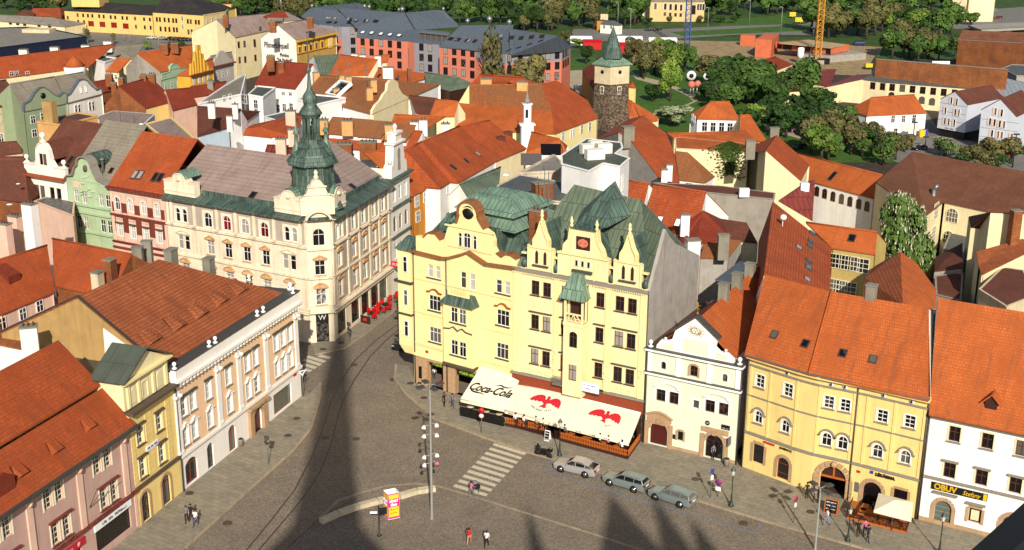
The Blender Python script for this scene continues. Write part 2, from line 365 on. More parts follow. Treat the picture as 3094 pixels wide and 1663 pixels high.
plain('skin','#b98264',.6);plain('hair_dark','#1c130f',.7);plain('hair_brown','#4a2c1a',.7);plain('cloth_black','#17171b',.9);plain('cloth_white','#e0dede',.9);plain('cloth_blue','#34456e',.9);plain('cloth_jean','#6d86a6',.9);plain('cloth_red','#b81c24',.9);plain('cloth_pink','#c96a86',.9);plain('cloth_grey','#6c6c70',.9)
plain('plastic_red','#b8161a',.4);plain('chrome','#c4c4c4',.15,1);plain('lens','#e2e6ea',.2);plain('tail','#8e1414',.3);plain('lamp_glass','#c9c7b8',.2);plain('dish','#e6e4e0',.4)
def paint(name,col):
 m,t,b=nt(name);b.inputs['Base Color'].default_value=srgb(col);b.inputs['Metallic'].default_value=.45;b.inputs['Roughness'].default_value=.32;b.inputs['Coat Weight'].default_value=.5;b.inputs['Coat Roughness'].default_value=.08
for a,b in dict(car_silver='#b9b5b2',car_green='#8a9796',car_dark='#1e2228',car_blue='#203f8a',car_red='#8e1a1c',car_white='#d8d8d4',car_grey='#7e838a').items():paint(a,b)
def cobble(name,c1,c2,c3,scale=7,mott=.25,joint=.5,slabs=None,ang=0):
 m,t,b=nt(name);g=N(t,'ShaderNodeNewGeometry').outputs['Position'];mp=N(t,'ShaderNodeMapping');mp.inputs['Rotation'].default_value=(0,0,ang);L(t,g,mp.inputs[0]);v=mp.outputs[0]
 x=mix(t,ramp(t,noise(t,mott,6,v),.38,.62),srgb(c1),srgb(c2))
 x=mix(t,ramp(t,noise(t,1.4,5,v),.5,.72,(0,0,0,1),(.55,.55,.55,1)),x,srgb(c3))
 x=mix(t,ramp(t,noise(t,scale*.5,3,v),.35,.7,(0,0,0,1),(.5,.5,.5,1)),x,mul(srgb(c1),1.5))
 if slabs:
  br=N(t,'ShaderNodeTexBrick',Scale=1.);br.offset=.5;L(t,v,br.inputs[0]);br.inputs['Brick Width'].default_value=slabs[0];br.inputs['Row Height'].default_value=slabs[1];br.inputs['Mortar Size'].default_value=slabs[2]
  br.inputs['Color1'].default_value=(.75,.75,.75,1);br.inputs['Color2'].default_value=(1.15,1.12,1.08,1);br.inputs['Mortar'].default_value=(.4,.38,.34,1)
  x=mix(t,.5,x,br.outputs[0],'MULTIPLY')
 else:
  vo=N(t,'ShaderNodeTexVoronoi',Scale=scale);L(t,v,vo.inputs[0]);vo.feature='F1'
  x=mix(t,ramp(t,vo.outputs['Distance'],.25,.65,(0,0,0,1),(joint,)*3+(1,)),x,mul(srgb(c1),.35))
  vc=N(t,'ShaderNodeTexVoronoi',Scale=scale);L(t,v,vc.inputs[0])
  hs=N(t,'ShaderNodeHueSaturation');L(t,vc.outputs['Color'],hs.inputs['Color']);hs.inputs['Saturation'].default_value=.15
  x=mix(t,.2,x,hs.outputs[0],'OVERLAY')
 L(t,x,b.inputs['Base Color']);b.inputs['Roughness'].default_value=.85;b.inputs['Specular IOR Level'].default_value=.25
cobble('cobbles','#7c7061','#8b7e6c','#6f6355');cobble('slabs','#857d6d','#918874','#746b5c',scale=3,slabs=(1.1,.6,.03),ang=R(30));cobble('kerb_stone','#a08e76','#8c7c66','#7d6e5a',scale=1,slabs=(1.0,5,.04))
cobble('asphalt','#5c5954','#66625b','#4e4b46',scale=30,joint=.1);cobble('asphalt_far','#6f6b64','#7a766d','#5d5a54',scale=3,joint=.1);cobble('earth','#8f7a58','#a48c66','#786546',scale=1,joint=.2);cobble('lawn','#3c5a1e','#4a6a26','#2f4a18',scale=2,joint=.2);cobble('gravelpath','#a09276','#ac9d80','#8c7f66',scale=6,joint=.1)
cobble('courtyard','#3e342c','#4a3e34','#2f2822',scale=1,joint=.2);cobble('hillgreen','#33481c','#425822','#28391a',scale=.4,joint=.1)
m,t,b=nt('stonetower');g=N(t,'ShaderNodeNewGeometry').outputs['Position']
vo=N(t,'ShaderNodeTexVoronoi',Scale=2.2);L(t,g,vo.inputs[0]);x=mix(t,ramp(t,vo.outputs['Distance'],.2,.7),srgb('#7a6850'),srgb('#3a2e26'));hs=N(t,'ShaderNodeHueSaturation',Saturation=.2);L(t,vo.outputs['Color'],hs.inputs['Color']);x=mix(t,.5,x,hs.outputs[0],'OVERLAY')
x=mix(t,ramp(t,noise(t,.6,5,g),.45,.7,(0,0,0,1),(.5,.5,.5,1)),x,srgb('#4e4034'));L(t,x,b.inputs['Base Color']);b.inputs['Roughness'].default_value=.9
def leafmat(name,a,b_,c):
 m,t,b=nt(name);g=N(t,'ShaderNodeNewGeometry');oi=N(t,'ShaderNodeObjectInfo')
 x=mix(t,ramp(t,g.outputs['Random Per Island'],.2,.8),srgb(a),srgb(b_));x=mix(t,ramp(t,noise(t,.35,3,g.outputs['Position']),.4,.65),x,srgb(c))
 hs=N(t,'ShaderNodeHueSaturation');mm=N(t,'ShaderNodeMapRange');L(t,oi.outputs['Random'],mm.inputs[0]);mm.inputs[3].default_value=.7;mm.inputs[4].default_value=1.25;L(t,mm.outputs[0],hs.inputs['Value'])
 L(t,x,hs.inputs['Color']);L(t,hs.outputs[0],b.inputs['Base Color']);b.inputs['Roughness'].default_value=.7;b.inputs['Specular IOR Level'].default_value=.2
 b.inputs['Subsurface Weight'].default_value=0
leafmat('leaf_green','#46602a','#314a1e','#546e2e');leafmat('leaf_olive','#5e5e34','#484c2a','#6e653c');leafmat('leaf_dark','#2c451c','#203615','#3a5422');leafmat('leaf_bright','#64802e','#4e6e26','#7e8c3c');leafmat('leaf_pale','#8a9470','#a4a888','#6d7a50')
leafmat('blossom','#e2dcb8','#d0c898','#e8e4cc');leafmat('leaf_chestnut','#54702a','#3e5a1e','#64803a');plain('bark','#4a3c30',.9,var=.4);plain('bare_twig','#8a7458',.9)
plain('paint_blue','#6f7f96',.8,var=.5);plain('manhole','#57493c',.6,.2,var=.3)
m,t,b=nt('paint_white');g=N(t,'ShaderNodeNewGeometry').outputs['Position'];L(t,mix(t,ramp(t,noise(t,5,5,g,.75),.52,.66),srgb('#c9bea6'),srgb('#85796a')),b.inputs['Base Color']);b.inputs['Roughness'].default_value=.8
# -- generic house parts --
def rows(us,z,w,h,**k):return[dict(u=u,z=z,w=w,h=h,**k)for u in us]
def chimney(t,p,w=.9,d=.7,h=1.6,m='chimney_cream',pots=2,rz=0,name='chimney',below=1.5):
 p=Vector(p);b=MB();b.box((p.x,p.y,p.z+h/2-below/2),(w,d,h+below),0,rz);b.box((p.x,p.y,p.z+h+.06),(w+.16,d+.16,.12),1,rz)
 o=b.part(name,[m,'chimney_grey'],t)
 if pots:
  b=MB()
  for i in range(pots):
   a=(i-(pots-1)/2)*w/(pots+.3);b.lathe((p.x+a*cos(rz),p.y+a*sin(rz),p.z+h+.12),[(.1,0),(.09,.35)],8)
  b.part('chimney_pot','tile_dark',o)
 return o
def skylight(t,c,nrm,w=.8,h=1.1,m='glass_dark',fr='gutter',name='skylight'):
 n=Vector(nrm).normalized();x=V(0,0,1).cross(n).normalized();y=n.cross(x);c=Vector(c)
 def bx(w,h,a,b_):
  return[c+x*sx*w/2+y*sy*h/2+n*a for sx,sy in((-1,-1),(1,-1),(1,1),(-1,1))],[c+x*sx*w/2+y*sy*h/2+n*b_ for sx,sy in((-1,-1),(1,-1),(1,1),(-1,1))]
 b=MB();b.hexa(*bx(w,h,0,.12));o=b.part(name,fr,t);b=MB();b.hexa(*bx(w*.74,h*.78,.12,.14));b.part('pane',m,o);return o
def onroof(p,poly):
 a,b,c=poly[0],poly[1],poly[2];n=(b-a).cross(c-a).normalized();d=ray(px(p));o=V(0,0,H)
 if n.z<0:n=-n
 return o+d*((a-o).dot(n)/d.dot(n)),n
def body(t,poly,z1,mat,z0=0,name='wall',skip=()):
 b=MB();n=len(poly)
 for i in range(n):
  if i in skip:continue
  a,c=poly[i],poly[(i+1)%n];b.face([V(a[0],a[1],z0),V(c[0],c[1],z0),V(c[0],c[1],z1),V(a[0],a[1],z1)])
 return b.part(name,mat,t)
def finial(t,p,s=1,name='finial',m='white'):
 p=Vector(p);return MB().lathe(p,[(.3*s,0),(.32*s,.12*s),(.12*s,.2*s),(.1*s,.32*s),(.2*s,.42*s),(.27*s,.6*s),(.2*s,.8*s),(.02,.88*s)],10).part(name,m,t)
def drain(t,pl,u,z1,v=.12,z0=0.1):MB().tube(pl.P(u,v,z0),pl.P(u,v,z1),.07,n=6).part('drainpipe','gutter',t)
def strokes(t,pl,u0,u1,v,z,h,m,n,seed=1):
 r=random.Random(seed);b=MB();w=(u1-u0)/n
 for i in range(n):
  if r.random()<.13:continue
  hh=h*r.choice((1,1,.7));b.pbox(pl,u0+i*w,u0+i*w+w*.22,v-.01,v+.01,z,z+hh);b.pbox(pl,u0+i*w,u0+i*w+w*.7,v-.01,v+.009,z+r.choice((0,hh*.45,hh-.05)),z+r.choice((0,hh*.45,hh-.05))+.06)
 return b.part('small_print',m,t)
 # == stucco corner house (white and pink) ==
A=PL((-31.68,110.77),18.7);LA=24.3
t=thing('corner_house','white and salmon stucco house with ball finials and a ribbed brown roof','house',(-31.68,110.77,0))
W=[]
k=dict(fm='frame_white',gm='glass_cur',rows=(.33,.66),sur='stucco_white',cols=2)
W+=rows((1.15,2.7,5.5,9.25,13.0,14.7,19.15,20.7,22.2),7.45,1.0,2.0,sill='trim_grey',hood='flat',hm='trim_grey',**k)
W+=rows((1.1,2.65,5.5,9.25,13.0,14.7,19.15,20.7,22.2),4.4,1.0,1.9,sill='trim_grey',hood='wave',**k)
for w in W:w['hm']='lead' if w['hood']=='flat' else 'stucco_white'
W.append(dict(u=1.65,z=.25,w=2.1,h=2.6,rise=.5,cols=2,rows=(.8,),fm='wood_red',gm='glass_shop',name='shop_window'))
W.append(dict(u=5.1,z=.15,w=1.15,h=2.7,rise=.4,cols=1,rows=(.8,),fm='frame_green',gm='glass_shop',name='shop_door'))
W.append(dict(u=9.3,z=.15,w=1.4,h=2.8,rise=.5,cols=2,rows=(.8,),fm='wood_red',gm='glass_shop',name='shop_door'))
W.append(dict(u=20.0,z=.3,w=4.0,h=2.4,cols=4,rows=(),fm='wood_red',gm='glass_shop',name='shop_window'))
facade(t,A,0,LA,0,11.0,'stucco_white',W,.3,extra=[(14.3,0,2.0,2.9,.9)])
MB().plate(A.off(-.25),[(13.3,0)]+[(14.3+a,b)for a,b in arcpts(2.0,2.0,.9)]+[(15.3,0)],0,.06).part('carriage_door','door_wine',t)
b=MB()
for u0,u1 in((12.5,13.3),(15.3,16.1)):b.pbox(A,u0,u1,0,.35,0,3.2)
b.pbox(A,12.3,16.3,0,.6,3.2,3.5);b.strip(A,[(14.3+a,c)for a,c in arcpts(2.0,2.0,.9)],0,.3,.3);b.part('portal','sandstone',t)
b=MB()
PIL=(0.05,7.3,11.3,16.9,23.6)
for i,(a,c)in enumerate(zip(PIL[:-1],PIL[1:])):
 ops=[(w['u'],w['z']-.25,w['w']+.35,w['h']+.55,0)for w in W if a<w['u']<c and w['z']>3.5]
 wall(b,A.off(.03),a+.35,c-.35 if i<3 else c-.4,3.95,10.55,ops,.03)
b.part('wall_panel','stucco_pink',t)
b=MB()
for u in PIL:
 b.pbox(A,u-.38,u+.38,.0,.16,4.1,10.4);b.pbox(A,u-.48,u+.48,0,.24,9.7,10.0);b.pbox(A,u-.42,u+.42,0,.22,4.0,4.3);
 for s in(-.42,.42):b.lathe(A.P(u+s,.2,9.85),[(.22,0),(.24,.25),(.02,.3)],8)
b.part('pilaster','stucco_white',t)
b=MB();b.pbox(A,-.1,LA+.1,0,.25,3.6,3.9);b.pbox(A,-.2,LA+.2,-.2,.15,11.0,11.35);b.pbox(A,-.3,LA+.3,-.2,.6,11.35,11.6);b.pbox(A,-.1,LA+.1,-.3,.25,11.6,12.65)
for i in range(40):b.pbox(A,.1+i*.62,.35+i*.62,.1,.5,10.95,11.35)
b.part('cornice','stucco_white',t)
SB=PL((A.P(LA,0,0).x,A.P(LA,0,0).y),18.7-90-4)
back=SB.P(19,0,0);bl=A.P(0,-19,0)
body(t,[A.P(LA,0,0),back,bl,A.P(0,-.01,0)],12.4,'stucco_white',name='side_wall',skip=(3,))
MB().pbox(A,-.12,LA+.3,-1.1,.3,12.65,12.78).pbox(SB,0,19,-.6,.3,12.66,12.8).part('parapet_capping','lead',t)
MB().pbox(SB,0,19,-.35,.2,11.6,12.66).part('side_parapet','stucco_white',t)
e0=A.P(0,-.9,12.5);e1=A.P(LA-.6,-.9,12.5);r0=G(('c1',770,320),18.8);r1=G(('b1',1580,1265),18.8);bk0=A.P(-.0,-19.5,14.0);bk1=SB.P(18.5,-.6,12.5)
b=MB();ROOF_A=[e0,e1,r1,r0];slab(b,[ROOF_A]);slab(b,[[e1,bk1,r1]]);slab(b,[[r0,r1,bk1,bk0]]);b.part('roof','tile_brown',t)
GA=PL((A.P(0,0,0).x,A.P(0,0,0).y),18.7-90)
gp=lambda v:((v-GA.o).dot(GA.d),v.z)
MB().plate(GA,[(1.0,0),gp(e0+V(0,0,-.18)),gp(r0+V(0,0,-.2)),(19.3,13.9),(19.3,0)],-.1,.02).part('gable_wall','ochre_wall',t)
MB().plate(GA,[(1.0,9),(1.0,12.3),gp(e0+V(0,0,-.18)),(7.3,16.0),(7.5,9)],-.16,-.1).part('gable_patch','stucco_white',t)
MB().strip(GA,[gp(e0),gp(r0),(19.4,14.05)],-.1,.15,.16).part('verge','gutter',t)
for p,q_ in(((1490,805),(1625,735)),((1735,672),(1880,592)),((1970,545),(2085,475)),((2170,415),(2290,352)),((2370,305),(2480,245))):
 c=((p[0]+q_[0])/2,(p[1]+q_[1])/2);a,n=onroof(('c1',c[0],c[1]),ROOF_A);x=A.d;y=n.cross(x);y=-y if y.z<0 else y
 b=MB();pts=[(-1.3,.0),(-.8,.25),(0,.42),(.8,.25),(1.3,0)]
 f=[a+x*u+n*h for u,h in pts];bkp=[a+y*1.9+x*u*.8 for u,h in pts]
 for i in range(4):b.face([f[i],f[i+1],bkp[i+1],bkp[i]])
 b.face(f+[a+x*1.3-n*.02,a-x*1.3-n*.02],1);b.part('eyebrow_vent',['tile_brown','black'],t)
for p in(('c1',1710,1040),('c1',2080,815),('c1',2140,775),('c2',20,515),('c2',80,475),('c2',375,280),('b1',2480,1475)):
 u=A.uz(p)[0]
 finial(t,A.P(min(max(u,0.1),LA),.05,12.78)if p[0]!='b1' else G(p,12.78),.8)
finial(t,A.P(LA,-.8,12.78))
drain(t,A,-.12,11.3)
mt=pmtx(A,22.9,.05,3.35);MB().pbox(A,22.6,23.3,.02,.06,3.1,3.5).part('street_plate','signred',t)
for i,(x,y,s)in enumerate((('c1',980,0),('c1',1110,0),)):pass
for(c,x,y,w_,h_,mm)in(('c1',975,185,1.0,1.2,'chimney_cream'),('c1',1110,130,1.1,2.0,'brick'),('b1',1710,1300,1.4,1.5,'chimney_grey'),('b1',2085,1400,1.1,1.6,'chimney_grey')):
 p=G((c,x,y),15.5);chimney(t,p,w_,.9,h_,mm,0,A.rz)
t=thing('white_annex','white walled annex with a low brown roof, behind the steep orange roof','house',(-46,104,0));WA=[G(p,13.2)for p in(('c1',-80,800),('c1',345,884),('c1',300,740),('c1',-80,640))];MB().hexa([V(p.x,p.y,0)for p in WA],WA).part('wall','bright_wall',t);b=MB();c=sum(WA,V(0,0,0))/4;b.hexa([p.lerp(c,.06)for p in WA],[p.lerp(c,.06)+V(0,0,.25)for p in WA]);b.part('roof','brick',t)
# == narrow cream house with pediment ==
Cn=PL((-34.0,103.66),b=(-31.70,110.70));LC=7.35
t=thing('narrow_house','narrow cream house with triangular pediment, left of the white and salmon house','house',(-34,103.66,0))
W=rows((1.45,4.5),7.8,1.05,1.85,fm='frame_white',gm='glass',cols=2,rows=(.33,.66),sill='trim_dark',hood='flat',sur='pub_cream')
W+=rows((1.4,4.5),4.5,1.05,2.0,fm='frame_white',gm='glass',cols=2,rows=(.33,.66),sill='trim_dark',hood='flat',sur='pub_cream')
for w in W:w['hm']='trim_dark'
W+=[dict(u=1.35,z=.1,w=1.3,h=2.9,rise=.65,cols=2,rows=(.75,),fm='wood_dark',gm='glass_dark',name='door',sur='sandstone',surt=.3),dict(u=4.75,z=.1,w=1.4,h=3.0,rise=.7,cols=2,rows=(.75,),fm='wood_dark',gm='glass_dark',name='door',sur='sandstone',surt=.3)]
facade(t,Cn,0,LC,0,11.2,'house_yellow',W,.3)
b=MB()
for u0,u1 in((0,.55),(2.3,3.4),(5.6,6.3)):
 for j in range(12):b.pbox(Cn,u0,u1,0,.05,4.3+j*.55,4.3+j*.55+.5)
b.part('quoin','house_yellow',t)
b=MB();b.pbox(Cn,0,LC,0,.22,3.75,4.05);b.pbox(Cn,-.1,LC,-.1,.6,11.2,11.5);b.part('cornice','trim_dark',t)
for i in range(14):pass
At=Cn.off(-.35)
W=[dict(u=3.3,z=11.7,w=.8,h=1.5,cols=1,rows=(),fm='wood_dark',gm='glass_dark',sur='pub_cream')]
facade(t,At,.3,7.1,11.5,14.2,'cream_wall',W,.3,name='attic_wall')
b=MB()
for u in(.7,2.3,4.6,6.6):b.pbox(At,u-.17,u+.17,0,.15,11.6,14.0)
b.part('attic_pilaster','pub_yellow',t)
b=MB()
for u in(1.5,5.6):b.plate(At.off(.02),[(u-.4,11.8)]+[(u+a,c)for a,c in arcpts(.8,12.9,.4)]+[(u+.4,11.8)],-.05,.03)
b.part('niche','cream_wall',t)
b=MB();b.plate(At,[(.1,14.2),(3.5,16.2),(7.2,14.2)],-.2,0);b.part('pediment','cream_wall',t)
b=MB();b.pbox(At,-.2,7.4,-.1,.45,14.1,14.3);b.part('pediment_cornice','pub_yellow',t)
b=MB()
for a,c in(((-.3,14.25),(3.5,16.35)),((3.5,16.35),(7.5,14.25))):b.strip(At,[a,c],-3.2,.5,.14)
b.part('roof','flat_green',t)
b=MB();b.pbox(At,.15,7.2,-3.0,-.05,11.5,14.2);b.part('attic_body','cream_wall',t)
body(t,[Cn.P(LC,-.01,0),Cn.P(LC,-11,0),Cn.P(0,-11,0),Cn.P(0,-.01,0)],11.2,'cream_wall',name='side_wall',skip=(3,))
MB().pbox(Cn,0,LC,-11,-.2,11.2,11.45).pbox(Cn,0,LC,-14.,-3.3,11.45,12.6).part('flat_roof','lead',t)
MB().pbox(Cn,.0,.9,-12.,-3.4,12.6,12.8).part('gutter_channel','flat_brown',t)
b=MB();b.pbox(Cn,2.1,4.0,.02,.1,6.72,7.2);b.part('banner','white',t)
strokes(t,Cn,2.25,3.85,.12,6.87,.2,'signblue',12)
drain(t,Cn,LC+.05,11)
# == pink house bottom left ==
K=PL((-34-30*sin(R(18.85)),103.66-30*cos(R(18.85))),18.85)
t=thing('pink_house','dusty pink house with double windows and steep orange roof, lower left edge','house',(-34,103.66,0))
uu=lambda s:30-s
W=[]
for b0 in(4.2,10.7,17.0,23.3):
 W+=rows((uu(b0+.7),uu(b0-.75)),7.8,1.05,1.85,fm='frame_cream',gm='glass_dark',cols=2,rows=(.25,.5,.75),sur='frame_cream')
 W+=rows((uu(b0+.65-.4),uu(b0-.8-.4)),4.3,1.0,2.0,fm='frame_cream',gm='glass_dark',cols=2,rows=(.25,.5,.75),sill='tin_red',hood='flat',hm='tin_red',sur='frame_cream')
W.append(dict(u=uu(3.5),z=.65,w=5.0,h=2.1,cols=4,rows=(),fm='wood_dark',gm='glass_shop',name='shop_window'))
W.append(dict(u=uu(9.6),z=.2,w=3.2,h=2.3,cols=3,rows=(),fm='wood_dark',gm='glass_shop',name='shop_window'))
facade(t,K,0,30,0,10.2,'pink_wall',W,.3)
b=MB();b.pbox(K,0,30.05,0,.3,3.75,3.95);b.part('string_course','tin_red',t)
b=MB();b.pbox(K,0,30.3,-.2,.75,10.05,10.4);b.part('eaves_gutter','lead',t)
b=MB()
for u in(30-1.2,30-7.4,30-13.7,30-20):b.pbox(K,u-.35,u+.35,0,.14,4.0,9.7);b.lathe(K.P(u,.15,9.2),[(.25,0),(.3,.35),(.05,.5)],8)
b.pbox(K,29.7,30.05,0,.06,.3,3.6);b.part('pilaster','pink_plain',t)
b=MB();b.pbox(K,uu(6.2),uu(.9),.02,.14,2.85,3.5);b.part('sign_board','white',t)
strokes(t,K,uu(5.2),uu(1.6),.17,3.05,.28,'steel',16)
b=MB();b.pbox(K,uu(11.2),uu(7.6),.02,.14,2.6,3.3);b.part('sign_board','signred',t)
strokes(t,K,uu(10.6),uu(9.2),.17,2.85,.26,'letter_pink',6);MB().tube(K.P(uu(8.4),.14,2.95),K.P(uu(8.4),.17,2.95),.22,n=16).part('round_emblem','letter_pink',t)
body(t,[K.P(30,0,0),K.P(30,-12.4,0),K.P(0,-12.4,0),K.P(0,0,0)],10.2,'cream_wall',name='side_wall',skip=(3,))
r1=K.P(29.6,-6.3,17.75);r0=K.P(-6,-6.3,17.75);m1=K.P(30.2,-2.57,13.5);m0=K.P(-6,-2.57,13.5);m1b=m1+V(0,0,.28)+K.n*-.15;m0b=m0+V(0,0,.28)+K.n*-.15
e1=K.P(30.25,.65,10.3);e0=K.P(-6,.65,10.3)
b=MB();ROOF_K=[e0,e1,m1,m0];slab(b,[ROOF_K]);slab(b,[[m0b,m1b,r1,r0]]);slab(b,[[r0,r1,K.P(30.2,-12.6,10.3),K.P(-6,-12.6,10.3)]]);b.part('roof','tile_red',t)
MB().plate(PL((K.P(29.95,0,0).x,K.P(29.95,0,0).y),18.85-90),[(0,10),(2.5,13.3),(6.3,17.4),(12.4,10.2)],-.05,.05).part('gable_wall','cream_wall',t)
for p in((920,172),(585,402),(238,640)):
 a,n=onroof(('d1',)+p,ROOF_K);x=K.d;y=n.cross(x);y=-y if y.z<0 else y
 f=[a+x*u+n*h for u,h in((-.9,0),(-.4,.3),(.4,.3),(.9,0))];bk=[a+y*1.2+x*u for u in(-.6,-.3,.3,.6)]
 b=MB();[b.face([f[i],f[i+1],bk[i+1],bk[i]])for i in range(3)];b.face(f,1);b.part('eyebrow_vent',['tile_red','black'],t)
a,n=onroof(('d1',30,800),ROOF_K);b=MB();pl=PL((a.x,a.y),18.85)
b.plate(pl,[(-1.2,a.z-.3),(-1.2,a.z+.9),(0,a.z+1.7),(1.2,a.z+.9),(1.2,a.z-.3)],-3,.2);b.part('dormer','tile_maroon',t)
b=MB();u,z=K.uz(('d1',880,940))
for du in(-2.2,-.2):b.tube(K.P(u,.1,z-.2),K.P(u+du+1.6,1.6,z+2.2),.03,n=5)
b.part('flag_bracket','gutter',t)
p=G(('c1',310,720),15.6);chimney(t,G(('c1',310,860),14.6),1.5,1.1,2.4,'white_wall',3,.3)
# == buildings W: cream corner palace ==
c0=V(-25.3,150.45);Wl=PL((c0.x,c0.y),118.6)
t=thing('corner_palace','cream corner palace with a green copper corner tower and white stucco window frames','building',(c0.x,c0.y,0))
PU=[-22.9,0]
k=dict(fm='frame_white',gm='glass')
W=[]
for u in(-20.9,-19.75,-3.05,-1.85):W.append(dict(u=u,z=13.1,w=.85,h=1.85,rise=.42,cols=1,rows=(.62,),sur='white_wall',**k))
for u,g_ in((-15.8,'glass'),(-12.65,'glass_red'),(-9.7,'glass'),(-6.6,'glass_red')):W.append(dict(u=u,z=13.05,w=1.35,h=1.95,rise=.62,cols=2,rows=(.62,),sur='white_wall',fm='frame_white',gm=g_))
for u in(-20.75,-19.65,-3.5,-2.3):W.append(dict(u=u,z=9.4,w=.9,h=1.9,cols=1,rows=(.65,),**k))
for u in(-15.65,-12.7,-9.65,-6.6):W.append(dict(u=u,z=9.4,w=1.2,h=1.9,cols=2,rows=(.65,),sill='w_trim',hood='tri',hm='w_trim',**k))
for u in(-20.2,-15.65,-12.7,-9.65,-6.6,-2.9):W.append(dict(u=u,z=5.4,w=1.3,h=2.1,cols=2,rows=(.65,),sill='w_trim',hood='seg',hm='w_trim',**k))
for u in(-20.2,-15.6,-12.6,-9.6,-6.6,-2.9):W.append(dict(u=u,z=.4,w=1.9,h=2.9,cols=2,rows=(.7,),fm='frame_dark',gm='glass_shop',name='shop_window'))
facade(t,Wl,PU[0],0,0,16.3,'w_wall',W,.25)
b=MB();
for u in(-20.2,-2.9):inst('hood',hoodmesh('tri',2.0,'w_wall'),t,Wl.P(u,0,11.4),Wl.rz)
for u in(-21.9,-18,-14.2,-11.15,-8.15,-5.0,-.9):b.pbox(Wl,u-.22,u+.22,0,.14,12.9,16.0);b.pbox(Wl,u-.32,u+.32,0,.3,12.5,12.8)
for z,o in((8.55,.25),(12.55,.3),(3.9,.4),(4.4,.2)):b.pbox(Wl,PU[0],0,0,o,z,z+.2)
b.pbox(Wl,PU[0],0,-.1,.3,16.0,16.3)
for i in range(34):b.pbox(Wl,-22.7+i*.67,-22.45+i*.67,.2,.65,16.0,16.3)
for j,(z0,z1)in enumerate(((4.8,8.4),)):
 for i in range(6):b.pbox(Wl,PU[0],-.05,0,.04,z0+i*.6,z0+i*.6+.05)
b.part('facade_moulding','w_wall',t)
b=MB();wall(b,Wl.off(.04),-22.4,-.3,12.95,15.8,[(w['u'],w['z']-.1,w['w']+.5,w['h']+.45,0.)for w in W if w['z']>12]+[(u,12.9,.5,3,0)for u in(-18,-14.2,-11.15,-8.15,-5.0)],.04);b.part('wall_panel','w_wall_panel',t)
cpl=PL((c0.x,c0.y),75.3);LCr=2.98
Wr=PL((-22.42,151.32),17.7);LR=18.7
k2=dict(fm='frame_white',gm='glass',sur='white_wall')
W=[dict(u=1.8,z=13.0,w=.8,h=1.9,rise=.4,cols=1,rows=(.62,),**k2),dict(u=3.0,z=13.0,w=.8,h=1.9,rise=.4,cols=1,rows=(.62,),**k2)]
for u in(6.5,9.6,12.9,16.1):W.append(dict(u=u,z=13.0,w=1.15,h=2.1,rise=.55,cols=2,rows=(.62,),**k2))
for u in(2.2,6.6,9.8,13.0,16.1):W.append(dict(u=u,z=9.3,w=1.2,h=2.1,cols=2,rows=(.65,),sill='w_trim',hood='tri',hm='w_trim',fm='frame_white',gm='glass'))
for u in(2.2,6.6,9.8,13.0,16.1):W.append(dict(u=u,z=5.3,w=1.2,h=2.4,cols=2,rows=(.65,),sill='w_trim',hood='seg',hm='w_trim',fm='frame_white',gm='glass'))
for u in(2.25,6.4,9.6,12.7,15.6):W.append(dict(u=u,z=.5,w=2.5,h=2.9,cols=1,rows=(.75,),fm='frame_dark',gm='glass_shop',name='shop_window'))
facade(t,Wr,0,LR,0,16.3,'w_wall',W,.25)
b=MB()
for u in(.3,4.6,8.1,11.35,14.55,17.8):b.pbox(Wr,u-.22,u+.22,0,.2,4.9,15.9);b.pbox(Wr,u-.32,u+.32,0,.35,12.4,12.75);b.pbox(Wr,u-.3,u+.3,0,.3,8.4,8.7)
for z,o in((8.55,.3),(12.55,.35),(4.3,.5),(3.8,.3)):b.pbox(Wr,0,LR,0,o,z,z+.2)
b.pbox(Wr,0,LR,-.1,.3,16.0,16.3)
for i in range(26):b.pbox(Wr,.2+i*.7,.45+i*.7,.2,.65,16.0,16.3)
b.part('facade_moulding','w_wall',t)
b=MB();wall(b,Wr.off(.05),.1,LR-.1,12.95,15.8,[(w['u'],w['z']-.1,w['w']+.4,w['h']+.4,0)for w in W if w['z']>12],.04);wall(b,Wr.off(.05),4.7,LR-.1,5.0,12.3,[(w['u'],w['z']-.3,w['w']+.5,w['h']+1.0,0)for w in W if 5<w['z']<12],.04);b.part('wall_panel','w_wall_panel',t)
W=[dict(u=LCr/2,z=12.8,w=1.5,h=2.2,rise=.7,cols=2,rows=(.65,),fm='frame_white',gm='glass_dark'),dict(u=LCr/2,z=9.0,w=1.3,h=1.9,cols=2,rows=(.65,),fm='frame_white',gm='glass',hood='tri',hm='w_trim',sill='w_trim'),dict(u=LCr/2,z=5.1,w=1.3,h=2.1,cols=2,rows=(.65,),fm='frame_white',gm='glass_cur',hood='seg',hm='w_trim',sill='w_trim'),dict(u=LCr/2,z=.1,w=1.6,h=3.3,cols=1,rows=(.72,),fm='black',gm='glass_dark',name='shop_door')]
facade(t,cpl,0,LCr,0,16.5,'w_wall',W,.25)
b=MB();b.pbox(cpl,-.1,LCr+.1,0,.55,4.1,4.6);b.pbox(cpl,.1,LCr-.1,0,.5,4.6,5.0);b.pbox(cpl,0,LCr,0,.3,8.55,8.75);b.pbox(cpl,0,LCr,0,.3,12.3,12.5);b.strip(cpl,[(LCr/2+a,c)for a,c in arcpts(2.8,16.3,1.0,10)],-.2,.8,.25);b.plate(cpl,[(LCr/2+a,c)for a,c in arcpts(2.6,16.2,1.0,10)],-.2,.1)
b.part('corner_moulding','w_wall',t)
MB().pbox(cpl,LCr/2-.8,LCr/2+.8,.0,.08,2.9,3.9).part('fascia','black',t);text('W',.95,'letter_grey',t,pmtx(cpl,LCr/2,.1,3.4))
b=MB()
